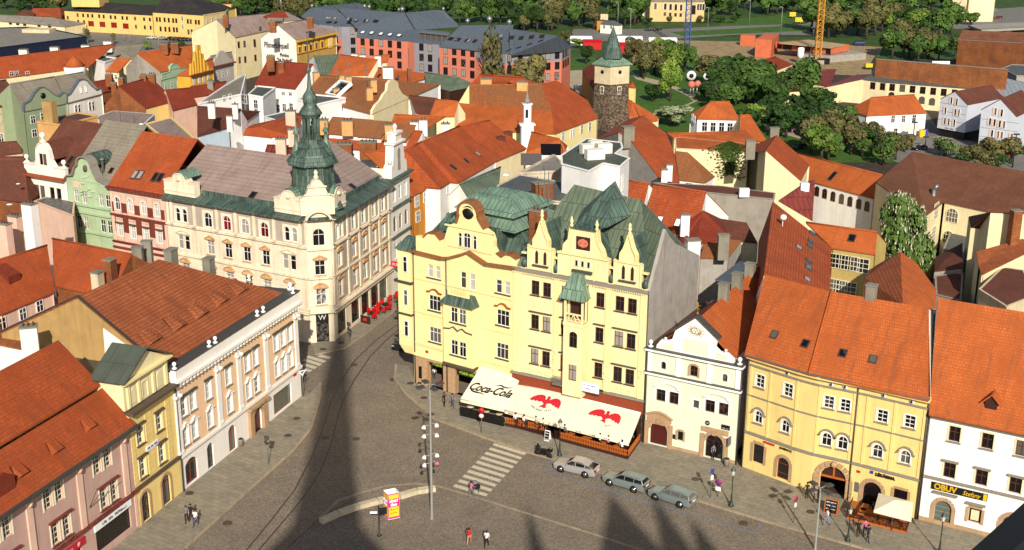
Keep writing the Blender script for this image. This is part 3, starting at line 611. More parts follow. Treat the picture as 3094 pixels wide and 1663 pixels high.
for pl,a,c in((Wl,PU[0],0),(Wr,0,LR)):
 b.add([pl.P(a,.95,16.3),pl.P(c,.95,16.3),pl.P(c,-1.1,16.95),pl.P(a,-1.1,16.95),pl.P(a,.95,16.2),pl.P(c,.95,16.2),pl.P(c,-1.1,16.3),pl.P(a,-1.1,16.3)],[(0,1,2,3),(0,4,5,1),(1,5,6,2),(0,3,7,4),(4,7,6,5)])
b.add([cpl.P(0,.9,16.3),cpl.P(LCr,.9,16.3),cpl.P(LCr,-1.5,16.9),cpl.P(0,-1.5,16.9)],[(0,1,2,3)]);b.part('eaves_ledge','copper_dark',t)
b=MB();b.pbox(Wl,-17.4,-4.6,-1.2,-1.0,16.8,17.5);b.pbox(Wr,4.6,17.6,-1.2,-1.0,16.8,17.5);b.part('roof_kerb','copper_dark',t)
def atticblock(pl,u0,u1,w=None):
 b=MB();c=(u0+u1)/2;pts=[(u0,16.7),(u0,18.5),(c-1.3,18.5),(c-1.2,18.8)]+[(c+a,d)for a,d in arcpts(2.0,18.9,.7,8)]+[(c+1.2,18.8),(c+1.3,18.5),(u1,18.5),(u1,16.7)]
 b.plate(pl,pts,-.9,.1);b.strip(pl,pts[1:-1],-1,.2,.12);b.lathe(pl.P(c,.1,18.9)+V(0,0,0),[(.01,-.3),(.3,-.2),(.35,0),(.3,.2),(.01,.3)],10);b.pbox(pl,u0,u1,.1,.2,17.2,17.35);o=b.part('attic_gable','w_wall',t)
 b=MB();b.strip(pl,[(c+a,d+.14)for a,d in arcpts(2.2,18.85,.8,8)],-2.8,.1,.1);b.part('attic_roof','copper',o)
atticblock(Wl,-22.8,-17.6);atticblock(Wl,-4.7,-.2);atticblock(Wr,.2,4.4)
b=MB();c=LCr/2;b.plate(cpl,[(-.6,16.8),(-.6,18.9),(.1,19.2),(.5,20.4),(c-.8,20.5)]+[(c+a,d)for a,d in arcpts(1.5,20.5,.75,8)]+[(c+.8,20.5),(LCr-.5,20.4),(LCr-.1,19.2),(LCr+.6,18.9),(LCr+.6,16.8)],-.8,.2)
b.pbox(cpl,-.1,LCr+.1,.2,.35,19.3,19.5);b.pbox(cpl,.3,LCr-.3,.2,.4,20.3,20.5);b.lathe(cpl.P(c,-.3,21.2),[(.3,0),(.35,.3),(.2,.6),(.28,.9),(.02,1.2)],8);b.part('attic_gable','w_wall',t)
e=lambda p,z:G(p,z)
LPu=-23;r_l=G(('b1',1900,225),21.8);r_r=G(('b1',2572,330),21.8)
rl=Wl.P(-22.9,-8.6,21.6);rr=Wl.P(-3,-8.6,21.6);b=MB()
bR=Wr.P(18.6,-8.6,21.6);
jn=V(*[(lambda p1,d1,p2,d2:(lambda s:(p1.x+d1.x*s,p1.y+d1.y*s,21.6))(((p2.x-p1.x)*d2.y-(p2.y-p1.y)*d2.x)/(d1.x*d2.y-d1.y*d2.x)))(rl,Wl.d,bR,Wr.d)][0])
cj=(Wl.P(0,-1.1,17)+Wr.P(0,-1.1,17))/2
ROOF_WL=[Wl.P(-22.9,-1.1,17.2),Wl.P(-.6,-1.1,17.2),jn,rl];ROOF_WR=[Wr.P(.4,-1.1,17.2),Wr.P(18.6,-1.1,17.2),bR,jn]
slab(b,[ROOF_WL,ROOF_WR,[rl,jn,Wl.P(-7,-17,16),Wl.P(-22.9,-17,16)],[jn,bR,Wr.P(18.6,-16,16),Wl.P(-7,-17,16)]]);b.part('roof','slate_pinkgrey',t)
body(t,[Wr.P(LR,-.01,0),Wr.P(LR,-16,0),Wl.P(-7,-17,0),Wl.P(-22.9,-17,0),Wl.P(-22.9,-.01,0)],16.2,'white_wall',name='rear_wall',skip=(4,))
for p,rf,pl in((('b1',1105,0),0,0),):
 pass
a,n=onroof(('b1',2520,630),ROOF_WL);skylight(t,a,n,.9,1.2,'black');a,n=onroof(('b2',975,545),ROOF_WR);skylight(t,a,n,.9,1.2,'black')
Wp=PL((Wr.P(LR,0,0).x,Wr.P(LR,0,0).y),17.7)
W=[]
for u in(1.4,3.4,5.5):
 W.append(dict(u=u,z=13.2,w=1.0,h=2.0,cols=2,rows=(.65,),fm='frame_white',gm='glass'))
 W.append(dict(u=u,z=9.0,w=1.0,h=2.2,rise=.4,cols=2,rows=(.65,),fm='frame_brown',gm='glass'))
 W.append(dict(u=u,z=5.0,w=1.0,h=2.2,cols=2,rows=(.65,),fm='frame_white',gm='glass'))
facade(t,Wp,0,7,0,16.4,'white_wall',W,.25,name='pavilion_wall')
b=MB();b.pbox(Wp,-.1,7.2,-.5,.6,16.4,16.7);b.pbox(Wp,0,7,0,.3,12.3,12.6);b.pbox(Wp,0,7,0,.3,8.2,8.4);b.part('pavilion_cornice','copper_dark',t)
b=MB();b.plate(Wp,[(.6,16.7),(.7,18.2),(1.3,18.6),(1.6,21.2),(2.2,21.6),(2.4,22.6),(4.2,22.6),(4.4,21.6),(5.0,21.2),(5.3,18.6),(6.0,18.2),(6.2,16.7)],-1.2,0)
b.pbox(Wp,1.3,5.3,-1.3,.25,21.2,21.45);b.pbox(Wp,2.2,4.4,-1.3,.2,22.5,22.8);b.lathe(Wp.P(3.3,-.5,22.8),[(.3,0),(.2,.3),(.35,.7),(.02,1.1)],8);b.lathe(Wp.P(1.1,-.4,18.6),[(.25,0),(.3,.5),(.02,1)],8);b.lathe(Wp.P(5.6,-.4,18.6),[(.25,0),(.3,.5),(.02,1)],8)
b.part('pavilion_gable','white_wall',t);MB().plate(Wp.off(.01),[(2.8,17.4)]+[(3.3+a,c)for a,c in arcpts(1,20,.5)]+[(3.8,17.4)],-.1,.03).part('niche','grey_wall',t)
body(t,[Wp.P(7,-.01,0),Wp.P(7,-12,0),Wp.P(0,-12,0)],16.4,'white_wall',name='pavilion_side',skip=(2,))
tc=(cpl.P(LCr/2,-3.6,0));th=PL((c0.x,c0.y),75.3).rz+PI/8
b=MB();n8=8
def ring(r,z,s=1):return(r,z)
rr2=[(3.5,16.9),(3.0,18.0),(2.65,19.6),(2.45,21.4),(2.5,22.7)]
b.lathe(tc,[(r/cos(PI/8),z)for r,z in rr2],8,0,False,th);b.part('tower_base','copper_dark',t)
b=MB();b.lathe(tc,[(r/cos(PI/8),z)for r,z in[(2.5,22.6),(3.05,22.6),(3.05,22.8),(2.5,23.6),(2.6,23.65),(2.5,23.85),(1.8,24.6),(1.9,24.7),(1.6,25.0),(1.3,25.2),(1.25,25.6)]],8,0,False,th)
b.part('tower_skirt','copper_dark',t)
b=MB()
for i in range(8):
 a=th+PI/8+i*PI/4 if False else th+i*PI/4;p=tc+V(.9*cos(a),.9*sin(a),0);b.box((p.x,p.y,27.1),(.32,.32,3.2),0,a);b.box((p.x,p.y,25.7),(.45,.45,.3),0,a)
b.lathe(tc,[(1.15,28.2),(1.3,28.5),(1.25,28.7)],8,0,False,th);b.part('lantern','copper_dark',t)
b=MB();b.lathe(tc,[(1.4,28.6),(1.45,28.75),(1.1,29.3),(.8,29.7),(.85,30.1),(.88,30.5),(.75,31.0),(.42,31.5),(.28,31.9),(.22,32.6),(.14,33.6),(.3,33.9),(.3,34.1),(.1,34.3),(.05,37.0),(.03,38.5)],12);b.part('onion_dome','copper_dark',t)
b=MB();p=tc+V(0,0,37.2);b.box(p,(.7,.05,.3));b.ball(tc+V(0,0,38.5),.12);b.part('weather_vane','castiron',t)
for dx,dy in((-1.9,-.3),(1.8,.5),(0,-2.4),(.3,1.8)):
 w=tc+cpl.d*dx+cpl.n*(-dy)
 if dy==-2.4:continue
 b=MB();b.lathe(w,[(.8,23.0),(.85,23.2),(.55,24.2),(.6,24.4),(.28,25.0),(.22,26.2),(.45,26.3),(.1,26.9),(.16,27.2),(.03,27.5),(.02,28.4)],8);b.part('corner_turret','copper',t)
MB().pbox(Wr,17.9,18.2,.2,1.6,4.6,5.3).part('pub_sign','signred',t)
text('PUB',.55,'letter_pink',t,fmtx(Wr.P(17.85,.9,4.95),Wr.n*1,V(0,0,1)),bold=.02)
# == left neighbours on the same row ==
def rowhouse(name,label,u0,u1,mat,z1):
 o=Wl.P((u0+u1)/2,0,0);return thing(name,label,'house',o)
t=rowhouse('town_house','cream and dark red house with two pairs of skylights, left of the corner palace',-32.9,-22.9,'cream_wall',16.3)
W=[dict(u=-31.6+i*2.35,z=13.2,w=1.0,h=1.8,rise=.5,cols=2,rows=(.6,),fm='frame_white',gm='glass_cur',sur='white_wall')for i in range(4)]
W+=[dict(u=-31.5+i*2.35,z=9.5,w=1.0,h=1.8,cols=2,rows=(.65,),fm='frame_white',gm='glass_cur',sur='white_wall',hood='flat',hm='trim_dark')for i in range(4)]
W+=[dict(u=-31.5+i*2.35,z=5.4,w=1.1,h=1.8,cols=2,rows=(.65,),fm='frame_white',gm='glass')for i in range(4)]
facade(t,Wl,-32.9,-22.95,0,16.3,'pink_plain',W,.25)
b=MB();wall(b,Wl.off(.04),-32.6,-23.2,12.95,14.3,[(w['u'],12,1.35,3.5,0)for w in W[:4]],.04);wall(b,Wl.off(.04),-32.3,-23.4,10.2,12.3,[(w['u'],9,1.35,2.9,0)for w in W[4:8]]+[(w['u'],11.4,1.35,.8,0)for w in W[4:8]],.04);b.part('wall_panel','red_plaster',t)
b=MB();[b.pbox(Wl,-32.9,-22.95,0,o,z,z+.2)for z,o in((12.5,.3),(8.7,.3),(7.9,.3))];b.part('string_course','tin_red',t)
MB().pbox(Wl,-32.9,-22.95,-.3,.7,16.2,16.5).part('eaves_gutter','tin_red',t)
RT=[Wl.P(-32.9,.2,16.5),Wl.P(-23,.2,16.5),Wl.P(-23,-7,22.6),Wl.P(-32.9,-7,22.6)]
b=MB();slab(b,[RT,[RT[3],RT[2],Wl.P(-23,-14,16.5),Wl.P(-32.9,-14,16.5)]]);b.part('roof','tile_maroon' if False else 'tile_red',t)
body(t,[Wl.P(-23,-.1,0),Wl.P(-23,-14,0),Wl.P(-32.9,-14,0),Wl.P(-32.9,-.1,0)],16.3,'beige_wall',name='rear_wall',skip=(3,))
for p in((1345,425),(1400,430),(1545,450),(1600,455)):
 a,n=onroof(('b1',)+p,RT);skylight(t,a,n,.75,1.5,'glass')
t=rowhouse('green_house','pale green art nouveau house with a curved copper edged gable and grey roof',-40.8,-32.9,'green_wall',16.5)
W=[dict(u=u,z=13.3,w=.95,h=1.7,cols=2,rows=(.62,),fm='frame_white',gm='glass')for u in(-39.25,-37.75,-34.6,-33.35+.0)]
W+=[dict(u=u,z=9.6,w=.95,h=1.8,cols=2,rows=(.62,),fm='frame_white',gm='glass')for u in(-39.2,-37.9,-34.7,-33.45)]
W+=[dict(u=u,z=5.4,w=.95,h=1.8,cols=2,rows=(.62,),fm='frame_white',gm='glass')for u in(-39.2,-37.9,-34.7,-33.45)]
facade(t,Wl,-40.8,-32.95,0,16.5,'green_wall',W,.25)
c=-36.9;GP=[(-40.8,16.4),(-40.3,16.9),(-39.2,17.1),(-38.7,18.2)]+[(c+a,d)for a,d in arcpts(2.6,18.6,1.3,10)]+[(-35.3,18.0),(-34.8,17.1),(-33.4,16.7),(-32.95,16.4)]
b=MB();b.plate(Wl,GP,-.4,.05);b.part('curved_gable','green_wall',t);b=MB();b.strip(Wl,GP,-.9,.5,.16);b.part('gable_coping','trim_grey',t)
b=MB();b.lathe(Wl.P(c,0.06,18.3)+V(0,0,0),[(.01,-.5),(.3,-.35),(.36,0),(.3,.35),(.01,.5)],10);b.part('oval_window','trim_dark',t)
b=MB();b.strip(Wl,[(c+a,d+.1)for a,d in arcpts(2.6,18.7,1.3,8)],-4,-.9,.1);b.part('gable_roof','copper_dark',t)
b=MB();[b.pbox(Wl,-40.7,-33,0,.3,z,z+.15)for z in(12.95,9.2,11.9)];[b.ball(Wl.P(c+random.uniform(-1.6,1.6),.05,random.uniform(14.2,17.6)),.16)for i in range(26)];b.part('facade_moulding','green_wall',t)
MB().pbox(Wl,-39.6,-38.,.04,.07,15.4,16.3).part('plaster_patch','pink_plain',t)
RT=[Wl.P(-40.8,-.3,16.5),Wl.P(-33,-.3,16.5),Wl.P(-33,-8,23.2),Wl.P(-40.8,-8,23.2)]
b=MB();slab(b,[RT,[RT[3],RT[2],Wl.P(-33,-15,16.5),Wl.P(-40.8,-15,16.5)]]);b.part('roof','slate_grey',t)
body(t,[Wl.P(-33,-.1,0),Wl.P(-33,-15,0),Wl.P(-40.8,-15,0),Wl.P(-40.8,-.1,0)],16.4,'beige_wall',name='rear_wall',skip=(3,))
a,n=onroof(('b1',1110,385),RT);skylight(t,a,n,.6,1.0);chimney(t,onroof(('b1',1030,400),RT)[0],.3,.3,1.8,'lead',0)
t=rowhouse('gabled_house','cream house with small shaped gable and ball finials, left of the pale green house',-48.9,-40.8,'cream_wall',16.2)
W=[dict(u=u,z=12.9,w=.95,h=1.9,cols=1,rows=(),fm='frame_brown',gm='glass_dark',sill='trim')for u in(-46.9,-45.8,-43.9,-42.6)]+[dict(u=u,z=8.9,w=.95,h=1.9,cols=1,rows=(),fm='frame_brown',gm='glass_dark')for u in(-46.9,-45.8,-43.9,-42.6)]
facade(t,Wl,-48.9,-40.85,0,16.1,'white_wall',W,.25)
MB().pbox(Wl,-49,-40.85,-.2,.8,16.1,16.35).part('tiled_ledge','tile_red',t)
c=-44.9;GP=[(-48.9,16.3),(-48.9,17.7),(-46.8,17.7),(-46.2,18.5),(-46.0,20.0)]+[(c+a,d)for a,d in arcpts(1.8,20.3,.6,8)]+[(-43.8,20.0),(-43.5,18.5),(-42.9,17.7),(-40.85,17.7),(-40.85,16.3)]
b=MB();b.plate(Wl,GP,-.5,0);b.strip(Wl,GP[1:-1],-.6,.15,.12);b.part('shaped_gable','white_wall',t);
for u in(-48.5,-41.3):finial(t,Wl.P(u,-.25,17.8),1.3,m='white_wall')
finial(t,Wl.P(c,-.25,21.0),1.6,m='white_wall')
for u in(-45.25,-44.55):window(t,Wl,u,17.9,.5,1.5,v=.03,cols=1,rows=(),fm='frame_brown',gm='glass_dark')
RT=[Wl.P(-48.9,-.4,16.6),Wl.P(-40.9,-.4,16.6),Wl.P(-40.9,-8,22.6),Wl.P(-48.9,-8,22.6)]
b=MB();slab(b,[RT,[RT[3],RT[2],Wl.P(-40.9,-15,16.5),Wl.P(-48.9,-15,16.5)]]);b.strip(Wl,[(-46.3,18.6),(c,20.9),(-43.5,18.6)],-5,-.5,.15);b.part('roof','tile_oldbrown' if False else 'tile_dark',t)
RT2=RT;body(t,[Wl.P(-40.9,-.1,0),Wl.P(-40.9,-15,0),Wl.P(-48.9,-15,0),Wl.P(-48.9,-.1,0)],16.2,'beige_wall',name='rear_wall',skip=(3,))
a,n=onroof(('b1',705,280),RT);skylight(t,a,n,.7,1.5,'glass')
# == yellow gabled corner house (left of the pub) ==
Q=PL((-11.23,137.97),b=(.5,129.99));LQ=14.2
t=thing('gabled_corner_house','butter yellow corner house with a round windowed baroque gable and green copper roofs','building',(-11.23,137.97,0))
k=dict(fm='frame_white',gm='glass_dark');LT='lead'
W=[dict(u=3.0,z=9.6,w=1.65,h=1.8,cols=3,rows=(.68,),sill=LT,hood='wave',hm='tile_red',hdz=.25,**k),dict(u=3.0,z=5.75,w=1.65,h=1.8,cols=3,rows=(.68,),sill=LT,**k),dict(u=12.4,z=9.8,w=1.65,h=1.8,cols=3,rows=(.68,),sill=LT,hood='wave',hm='tile_red',hdz=.25,**k),dict(u=12.35,z=5.9,w=1.6,h=1.8,cols=3,rows=(.68,),sill=LT,fm='frame_white',gm='glass_cur')]
for u in(2.45,3.5,11.85,12.95):W.append(dict(u=u,z=13.5,w=.75,h=1.5,cols=1,rows=(.65,),sill=LT,fm='frame_white',gm='glass_cur'))
for u in(7.05,8.3):W.append(dict(u=u,z=13.1,w=.75,h=1.9,cols=1,rows=(.65,),fm='frame_white',gm='glass_cur'))
facade(t,Q,0,LQ,3.9,16.1,'pub_yellow',W,.2)
b=MB()
for z in(9.0,13.0,5.1,4.9):b.pbox(Q,0,LQ,0,.12,z,z+.1)
b.pbox(Q,0,LQ,-.1,.2,3.6,3.95);b.part('string_course','pub_yellow',t)
b=MB();wall(b,Q,0,LQ,0,3.7,[(2.95,0,2.3,3.2,0),(7.3,0,3.0,3.2,0),(11.5,0,3.6,3.0,0)],.7);b.part('arcade','sandstone',t)
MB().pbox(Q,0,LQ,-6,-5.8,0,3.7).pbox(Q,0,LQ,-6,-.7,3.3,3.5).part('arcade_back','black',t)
MB().pbox(Q,1.8,4.1,-.5,-.4,2.6,3.2).part('shop_sign','sign_brown',t);MB().pbox(Q,5.9,8.7,-.3,-.2,2.5,3.2).part('shop_sign','sign_brown',t)
text('ÓLaLá!',.52,'neon_green',t,pmtx(Q,3.0,-.36,2.9),bold=.02,sx=.9);text('ÓLaLá! café',.5,'neon_green',t,pmtx(Q,7.3,-.16,2.85),bold=.02,sx=.85)
MB().pbox(Q,.55,1.0,.02,.06,.8,2.3).part('menu_board','black',t);MB().pbox(Q,1.6,2.0,.02,.06,4.2,4.5).part('street_plate','signred',t)
o=Q.off(.9,0);W=[]
for z in(9.2,5.3):
 for u in(6.4,7.55):W.append(dict(u=u,z=z,w=.95,h=1.75,cols=2,rows=(.68,),sill=LT,fm='frame_white',gm='glass_dark'))
facade(t,o,5.0,8.9,4.2,11.4,'pub_yellow',W,.2,name='oriel_wall')
b=MB()
for u0,u1 in((4.9,5.0),(8.9,9.0)):b.pbox(Q,u0,u1,0,.92,4.2,11.4)
b.part('oriel_side','pub_yellow',t)
b=MB();b.pbox(Q,4.8,9.1,0,1.0,3.9,4.2);b.strip(o,[(5,8.2),(5.8,8.3),(6.3,8.6),(6.9,8.2),(7.5,8.6),(8,8.3),(8.9,8.2)],0,.12,.12);b.part('oriel_moulding','trim_dark',t)
b=MB();b.hexa([Q.P(4.6,0,11.4),Q.P(9.3,0,11.4),Q.P(9.3,1.4,11.4),Q.P(4.6,1.4,11.4)],[Q.P(5.4,0,12.5),Q.P(8.7,0,12.5),Q.P(8.5,.9,12.4),Q.P(5.6,.9,12.4)]);b.part('oriel_roof','copper_dark',t)
b=MB();b.pbox(Q,5.7,8.4,.85,1.0,12.4,12.5);b.pbox(Q,5.7,8.4,.85,1.0,13.1,13.2)
for i in range(13):b.pbox(Q,5.75+i*.205,5.85+i*.205,.87,.97,12.5,13.1)
b.pbox(Q,5.6,6.0,.8,1.02,12.4,13.25);b.pbox(Q,8.1,8.5,.8,1.02,12.4,13.25);b.part('balustrade','pub_yellow',t)
WP=[(-.2,16.15),(4.2,16.05),(5.0,16.2),(7.0,17.0),(7.9,17.45),(9,17.0),(10.3,16.5),(14.2,16.75)]
b=MB();b.plate(Q,[(0,15.9)]+[(max(0,min(LQ,u)),z)for u,z in WP]+[(LQ,15.9)],-.3,.02);b.part('cornice_wall','pub_yellow',t)
b=MB();b.strip(Q,WP,-.2,.55,.18);b.part('tiled_cornice','tile_rusty',t)
c=8.1;GP=[(.4,16.2),(.4,18.0),(1.6,18.0),(2.2,18.6),(3.2,18.7),(3.9,18.1),(4.1,17.5),(4.5,18.5),(4.9,19.7),(5.4,20.2),(6.3,20.5),(6.6,21.4)]+[(7.75+a,d)for a,d in arcpts(2.5,21.7,1.35,10)]+[(9.2,21.3),(9.9,20.4),(10.8,20.0),(11.1,19.3),(11.1,18.5),(11.5,17.9),(12.2,17.6),(12.8,18.0),(13.4,18.0),(14.1,17.7),(14.1,16.6)]
b=MB();b.plate(Q,[(.4,16.0)]+GP[1:-1]+[(14.1,16.5)],-.7,-.05);b.part('baroque_gable','pub_yellow',t)
b=MB();b.strip(Q,GP[10:-9],-1.1,.2,.22);b.strip(Q,GP[2:6],-1.0,.1,.18);b.strip(Q,GP[-6:-1],-1.,.1,.18);b.part('tiled_coping','tile_rusty',t)
b=MB();b.pbox(Q,4.6,11.2,-.1,.12,20.0,20.15);b.pbox(Q,5.0,11,-.1,.1,17.7,17.8);b.strip(Q,[(7.75+a,d)for a,d in arcpts(1.7,21.5,.9,8)],-.1,.06,.12);b.part('gable_moulding','pub_yellow',t)
b=MB();b.tube(Q.P(7.75,-.1,21.9),Q.P(7.75,.03,21.9),.75,n=20);b.part('round_window','black',t)
for u,w in((6.75,.5),(7.7,.95),(8.75,.5)):window(t,Q,u,17.9,w,1.75 if w>.6 else 1.6,v=.05,cols=2 if w>.6 else 1,rows=(.7,),rise=.2,fm='frame_white',gm='glass_dark',sur='pub_yellow',surt=.12)
to=PL((-11.23,137.97),b=(-10.5,137.5));oc=Q.P(-.9,.2,0)
b=MB();W=[]
b.hexa([Q.P(-2.3,-.6,4.6),Q.P(-.1,-.6,4.6),Q.P(-.1,.35,4.6),Q.P(-2.0,.35,4.6)],[Q.P(-2.3,-.6,16.2),Q.P(-.1,-.6,16.2),Q.P(-.1,.35,16.2),Q.P(-2.0,.35,16.2)]);
b.hexa([Q.P(-1.6,-.6,3.6),Q.P(-.1,-.6,3.6),Q.P(-.1,.1,3.6),Q.P(-1.4,.1,3.6)],[Q.P(-2.3,-.6,4.6),Q.P(-.1,-.6,4.6),Q.P(-.1,.35,4.6),Q.P(-2.0,.35,4.6)]);b.part('corner_oriel','pub_yellow',t)
for z in(13.6,9.6,5.8):window(t,Q,-.85,z,.6,1.9,v=.4,cols=1,rows=(.66,),fm='frame_white',gm='glass_dark',sill=LT)
S2=PL((Q.P(-2.3,-.6,0).x,Q.P(-2.3,-.6,0).y),b=(Q.P(-2.0,.35,0).x,Q.P(-2.0,.35,0).y))
MB().pbox(Q,-2.5,0,-.7,.5,12.2,12.5).pbox(Q,-2.5,0,-.7,.5,8.4,8.6).part('oriel_ledge','lead',t)
b=MB();b.hexa([Q.P(-2.6,-1,16.2),Q.P(0,-1,16.2),Q.P(0,.6,16.2),Q.P(-2.4,.6,16.2)],[Q.P(-1.4,-1,17.6),Q.P(-.2,-1,17.6),Q.P(-.2,-.4,17.6),Q.P(-1.2,-.4,17.6)]);b.part('oriel_roof','copper_dark',t)
SQ=PL((Q.P(-1,-22,0).x+(-1.5),Q.P(-1,-22,0).y),b=(Q.P(-.4,-.3,0).x,Q.P(-.4,-.3,0).y));ls=(Q.P(-.4,-.3,0)-SQ.o).length
SW=[dict(u=2+i*3.1,z=z,w=1.2,h=1.8,cols=2,rows=(.65,),fm='frame_white',gm='glass_dark')for i in range(6)for z in(13.4,9.4,5.5)]
facade(t,SQ,0,ls,0,16,'pub_yellow',SW,.2,name='side_wall')
body(t,[Q.P(LQ,0,0),Q.P(LQ,-20,0),SQ.o,Q.P(-.4,-.3,0)],16.0,'old_white',name='rear_wall',skip=(2,3))
b=MB();P_=Q.P
def fr(u0,u1,v0,v1,z0,a0,a1,c0_,c1_,z1):b.hexa([P_(u0,v0,z0),P_(u1,v0,z0),P_(u1,v1,z0),P_(u0,v1,z0)],[P_(a0,c0_,z1),P_(a1,c0_,z1),P_(a1,c1_,z1),P_(a0,c1_,z1)])
fr(-.3,14.4,-20,-.6,16.2,2.5,12.5,-16,-3.4,20.2);fr(4.6,11.5,-9.5,-.9,17,4.9,11.2,-9,-1,20.4);b.part('roof','copper_dark',t)
b=MB();fr(4.3,13.2,-10.5,-1.1,20.2,5.2,12.2,-9,-2,21.2);fr(5.2,12.2,-9,-2,21.2,5.2,12.2,-9,-2,21.7);fr(4.7,12.8,-10.,-1.4,21.7,6.0,11.5,-7.5,-3,23.0);fr(6.0,11.5,-7.5,-3,23.0,7.2,10.4,-5.6,-4.8,23.7);b.part('stacked_roof','copper',t)
for p,zz in((('b1',0,0),0),):pass
drain(t,Q,.1,16);drain(t,Q,4.75,16)
p=P_(13.9,-4.5,18.5);chimney(t,p,1.6,1.2,3.6,'brick',3,Q.rz)
# == pub with three gables ==
o0=(13.94-sin(R(119.9))*16,122.26-cos(R(119.9))*16);P=PL(o0,b=(13.94,122.26));LP_=16.0
t=thing('gabled_pub_building','pale yellow house with three pointed gables and a dark green copper roof','building',(o0[0],o0[1],0))
k=dict(fm='frame_brown',gm='glass',rows=(.66,));W=[]
for u,w in((2.8,.95),(4.2,.95),(6.35,.8),(10.5,.95),(12.75,1.0),(14.15,1.0)):
 for z,h in((14.15,1.6),(10.25,1.65),(6.25,1.7)):W.append(dict(u=u,z=z,w=w,h=h,cols=2,sill=LT,**k))
facade(t,P,0,LP_,4.9,17.0,'pub_cream',W,.2)
b=MB()
for u0,u1 in((.2,1.2),(5.15,5.7),(11.2,11.9),(15.1,15.9),(9.2,9.6)):b.pbox(P,u0,u1,0,.14,4.9,16.5)
b.part('pilaster','pub_yellow',t)
b=MB()
for u0,u1 in((2.1,4.9),(5.8,6.9),(9.8,11.2),(12.0,14.9)):
 for z in(12.2,8.2):b.pbox(P,u0,u1,0,.22,z,z+.1)
b.part('window_hood','lead',t)
b=MB();b.pbox(P,0,LP_,-.1,.35,16.6,16.95);b.pbox(P,0,LP_,0,.4,4.75,4.95);b.part('cornice','trim_grey',t)
b=MB()
for i in range(62):b.pbox(P,.1+i*.255,.22+i*.255,.02,.3,16.4,16.6)
b.part('dentils','pub_cream',t)
b=MB();r=random.Random(4)
for u in(.7,5.4,11.5,15.5):[b.ball(P.P(u+r.uniform(-.25,.25),.14,r.uniform(5.5,8.4)),r.uniform(.08,.16))for i in range(16)]
for u0,u1 in((2.2,4.8),(12.1,14.9)):[b.ball(P.P(r.uniform(u0,u1),.03,r.uniform(5.2,5.7)),.1)for i in range(18)]
b.part('stucco_ornament','pub_cream',t)
MB().pbox(P,0.1,LP_-.1,-.4,.15,3.2,4.75).part('wood_fascia','wood_red',t);
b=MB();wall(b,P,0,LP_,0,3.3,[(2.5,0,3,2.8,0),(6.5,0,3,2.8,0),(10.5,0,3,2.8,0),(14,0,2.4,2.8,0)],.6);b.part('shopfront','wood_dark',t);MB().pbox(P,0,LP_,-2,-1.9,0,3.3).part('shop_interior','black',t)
def sidegable(u0,u1,ut,wins,name='pointed_gable'):
 c=(u0+u1)/2;w=(u1-u0)/2;pts=[(u0,17.0),(u0,19.5),(c-w*.55,19.6),(c-w*.52,20.4),(c-w*.3,21.0),(c-w*.12,21.8),(c,22.4),(c+w*.12,21.8),(c+w*.3,21.0),(c+w*.52,20.4),(c+w*.55,19.6),(u1,19.5),(u1,17.0)]
 b=MB();b.plate(P,pts,-.4,.05);o=b.part(name,'pub_cream',t);b=MB();b.strip(P,pts[2:11],-.5,.25,.12);b.pbox(P,u0,u1,0,.2,19.45,19.6);b.strip(P,[(u0,19),(u0+.7,19.5),(c-w*.52,20.4)],-.3,.12,.1);b.strip(P,[(c+w*.52,20.4),(u1-.7,19.5),(u1,19)],-.3,.12,.1)
 b.pbox(P,u0-.02,u0+.16,-.1,.2,17,19.7);b.pbox(P,u1-.16,u1+.02,-.1,.2,17,19.7)
 b.lathe(P.P(c,-.1,22.3),[(.14,0),(.2,.35),(.1,.5),(.22,.75),(.12,1.0),(.18,1.15),(.02,1.4)],8);b.part('gable_coping','pub_yellow',o)
 for u in(c-.5,c+.5):
  b=MB();b.plate(P,[(u-.17,17.7),(u-.17,18.9),(u,19.2),(u+.17,18.9),(u+.17,17.7)],.04,.08);b.part('lancet_window','wood_dark',o)
 MB().pbox(P,c-.95,c+.95,.05,.3,17.45,17.6).part('sill','lead',o)
sidegable(1.9,5.0,0,0);sidegable(12.0,15.1,0,0)
c=8.5;pts=[(5.5,17.0),(5.5,19.5),(6.2,19.6),(6.3,20.4),(6.8,21.0),(7.0,22.3),(9.9,22.3),(10.1,21.0),(10.6,20.3),(10.8,19.6),(11.4,19.5),(11.4,17.0)]
b=MB();b.plate(P,pts,-.5,.15);b.part('central_gable','pub_cream',t)
b=MB();b.strip(P,pts[2:6],-.5,.3,.12);b.strip(P,pts[6:10],-.5,.3,.12);b.pbox(P,5.5,11.4,.15,.35,19.4,19.6);
for u in(7.0,9.9):b.lathe(P.P(u,0,22.2),[(.14,0),(.2,.35),(.1,.5),(.22,.75),(.12,1.0),(.02,1.3)],8)
for u in(7.05,9.75):b.pbox(P,u,u+.1,.15,.22,16.9,22.3)
b.part('gable_coping','pub_yellow',t)
MB().pbox(P,7.0,9.95,-1.6,.4,22.3,22.42).part('gable_roof','copper_dark',t)
MB().pbox(P,7.65,9.25,.15,.2,20.1,21.5).part('painted_panel','wood_dark',t)
b=MB();b.plate(P,[(7.85+.0,20.8),(8.0,21.15),(8.45,21.3),(8.9,21.15),(9.05,20.8),(8.9,20.5),(8.45,20.35),(8.0,20.5)],.2,.24);b.part('painted_scroll','hotel_pink',t);strokes(t,P,8.05,8.9,.26,20.72,.2,'eagle_red',6,3)
for u in(7.75,8.45,9.15):window(t,P,u,18.2,.42,.75,v=.18,cols=1,rows=(),fm='frame_cream',gm='glass_dark')
MB().pbox(P,7.3,9.6,.15,.4,17.6,17.9).part('gable_ledge','lead',t)
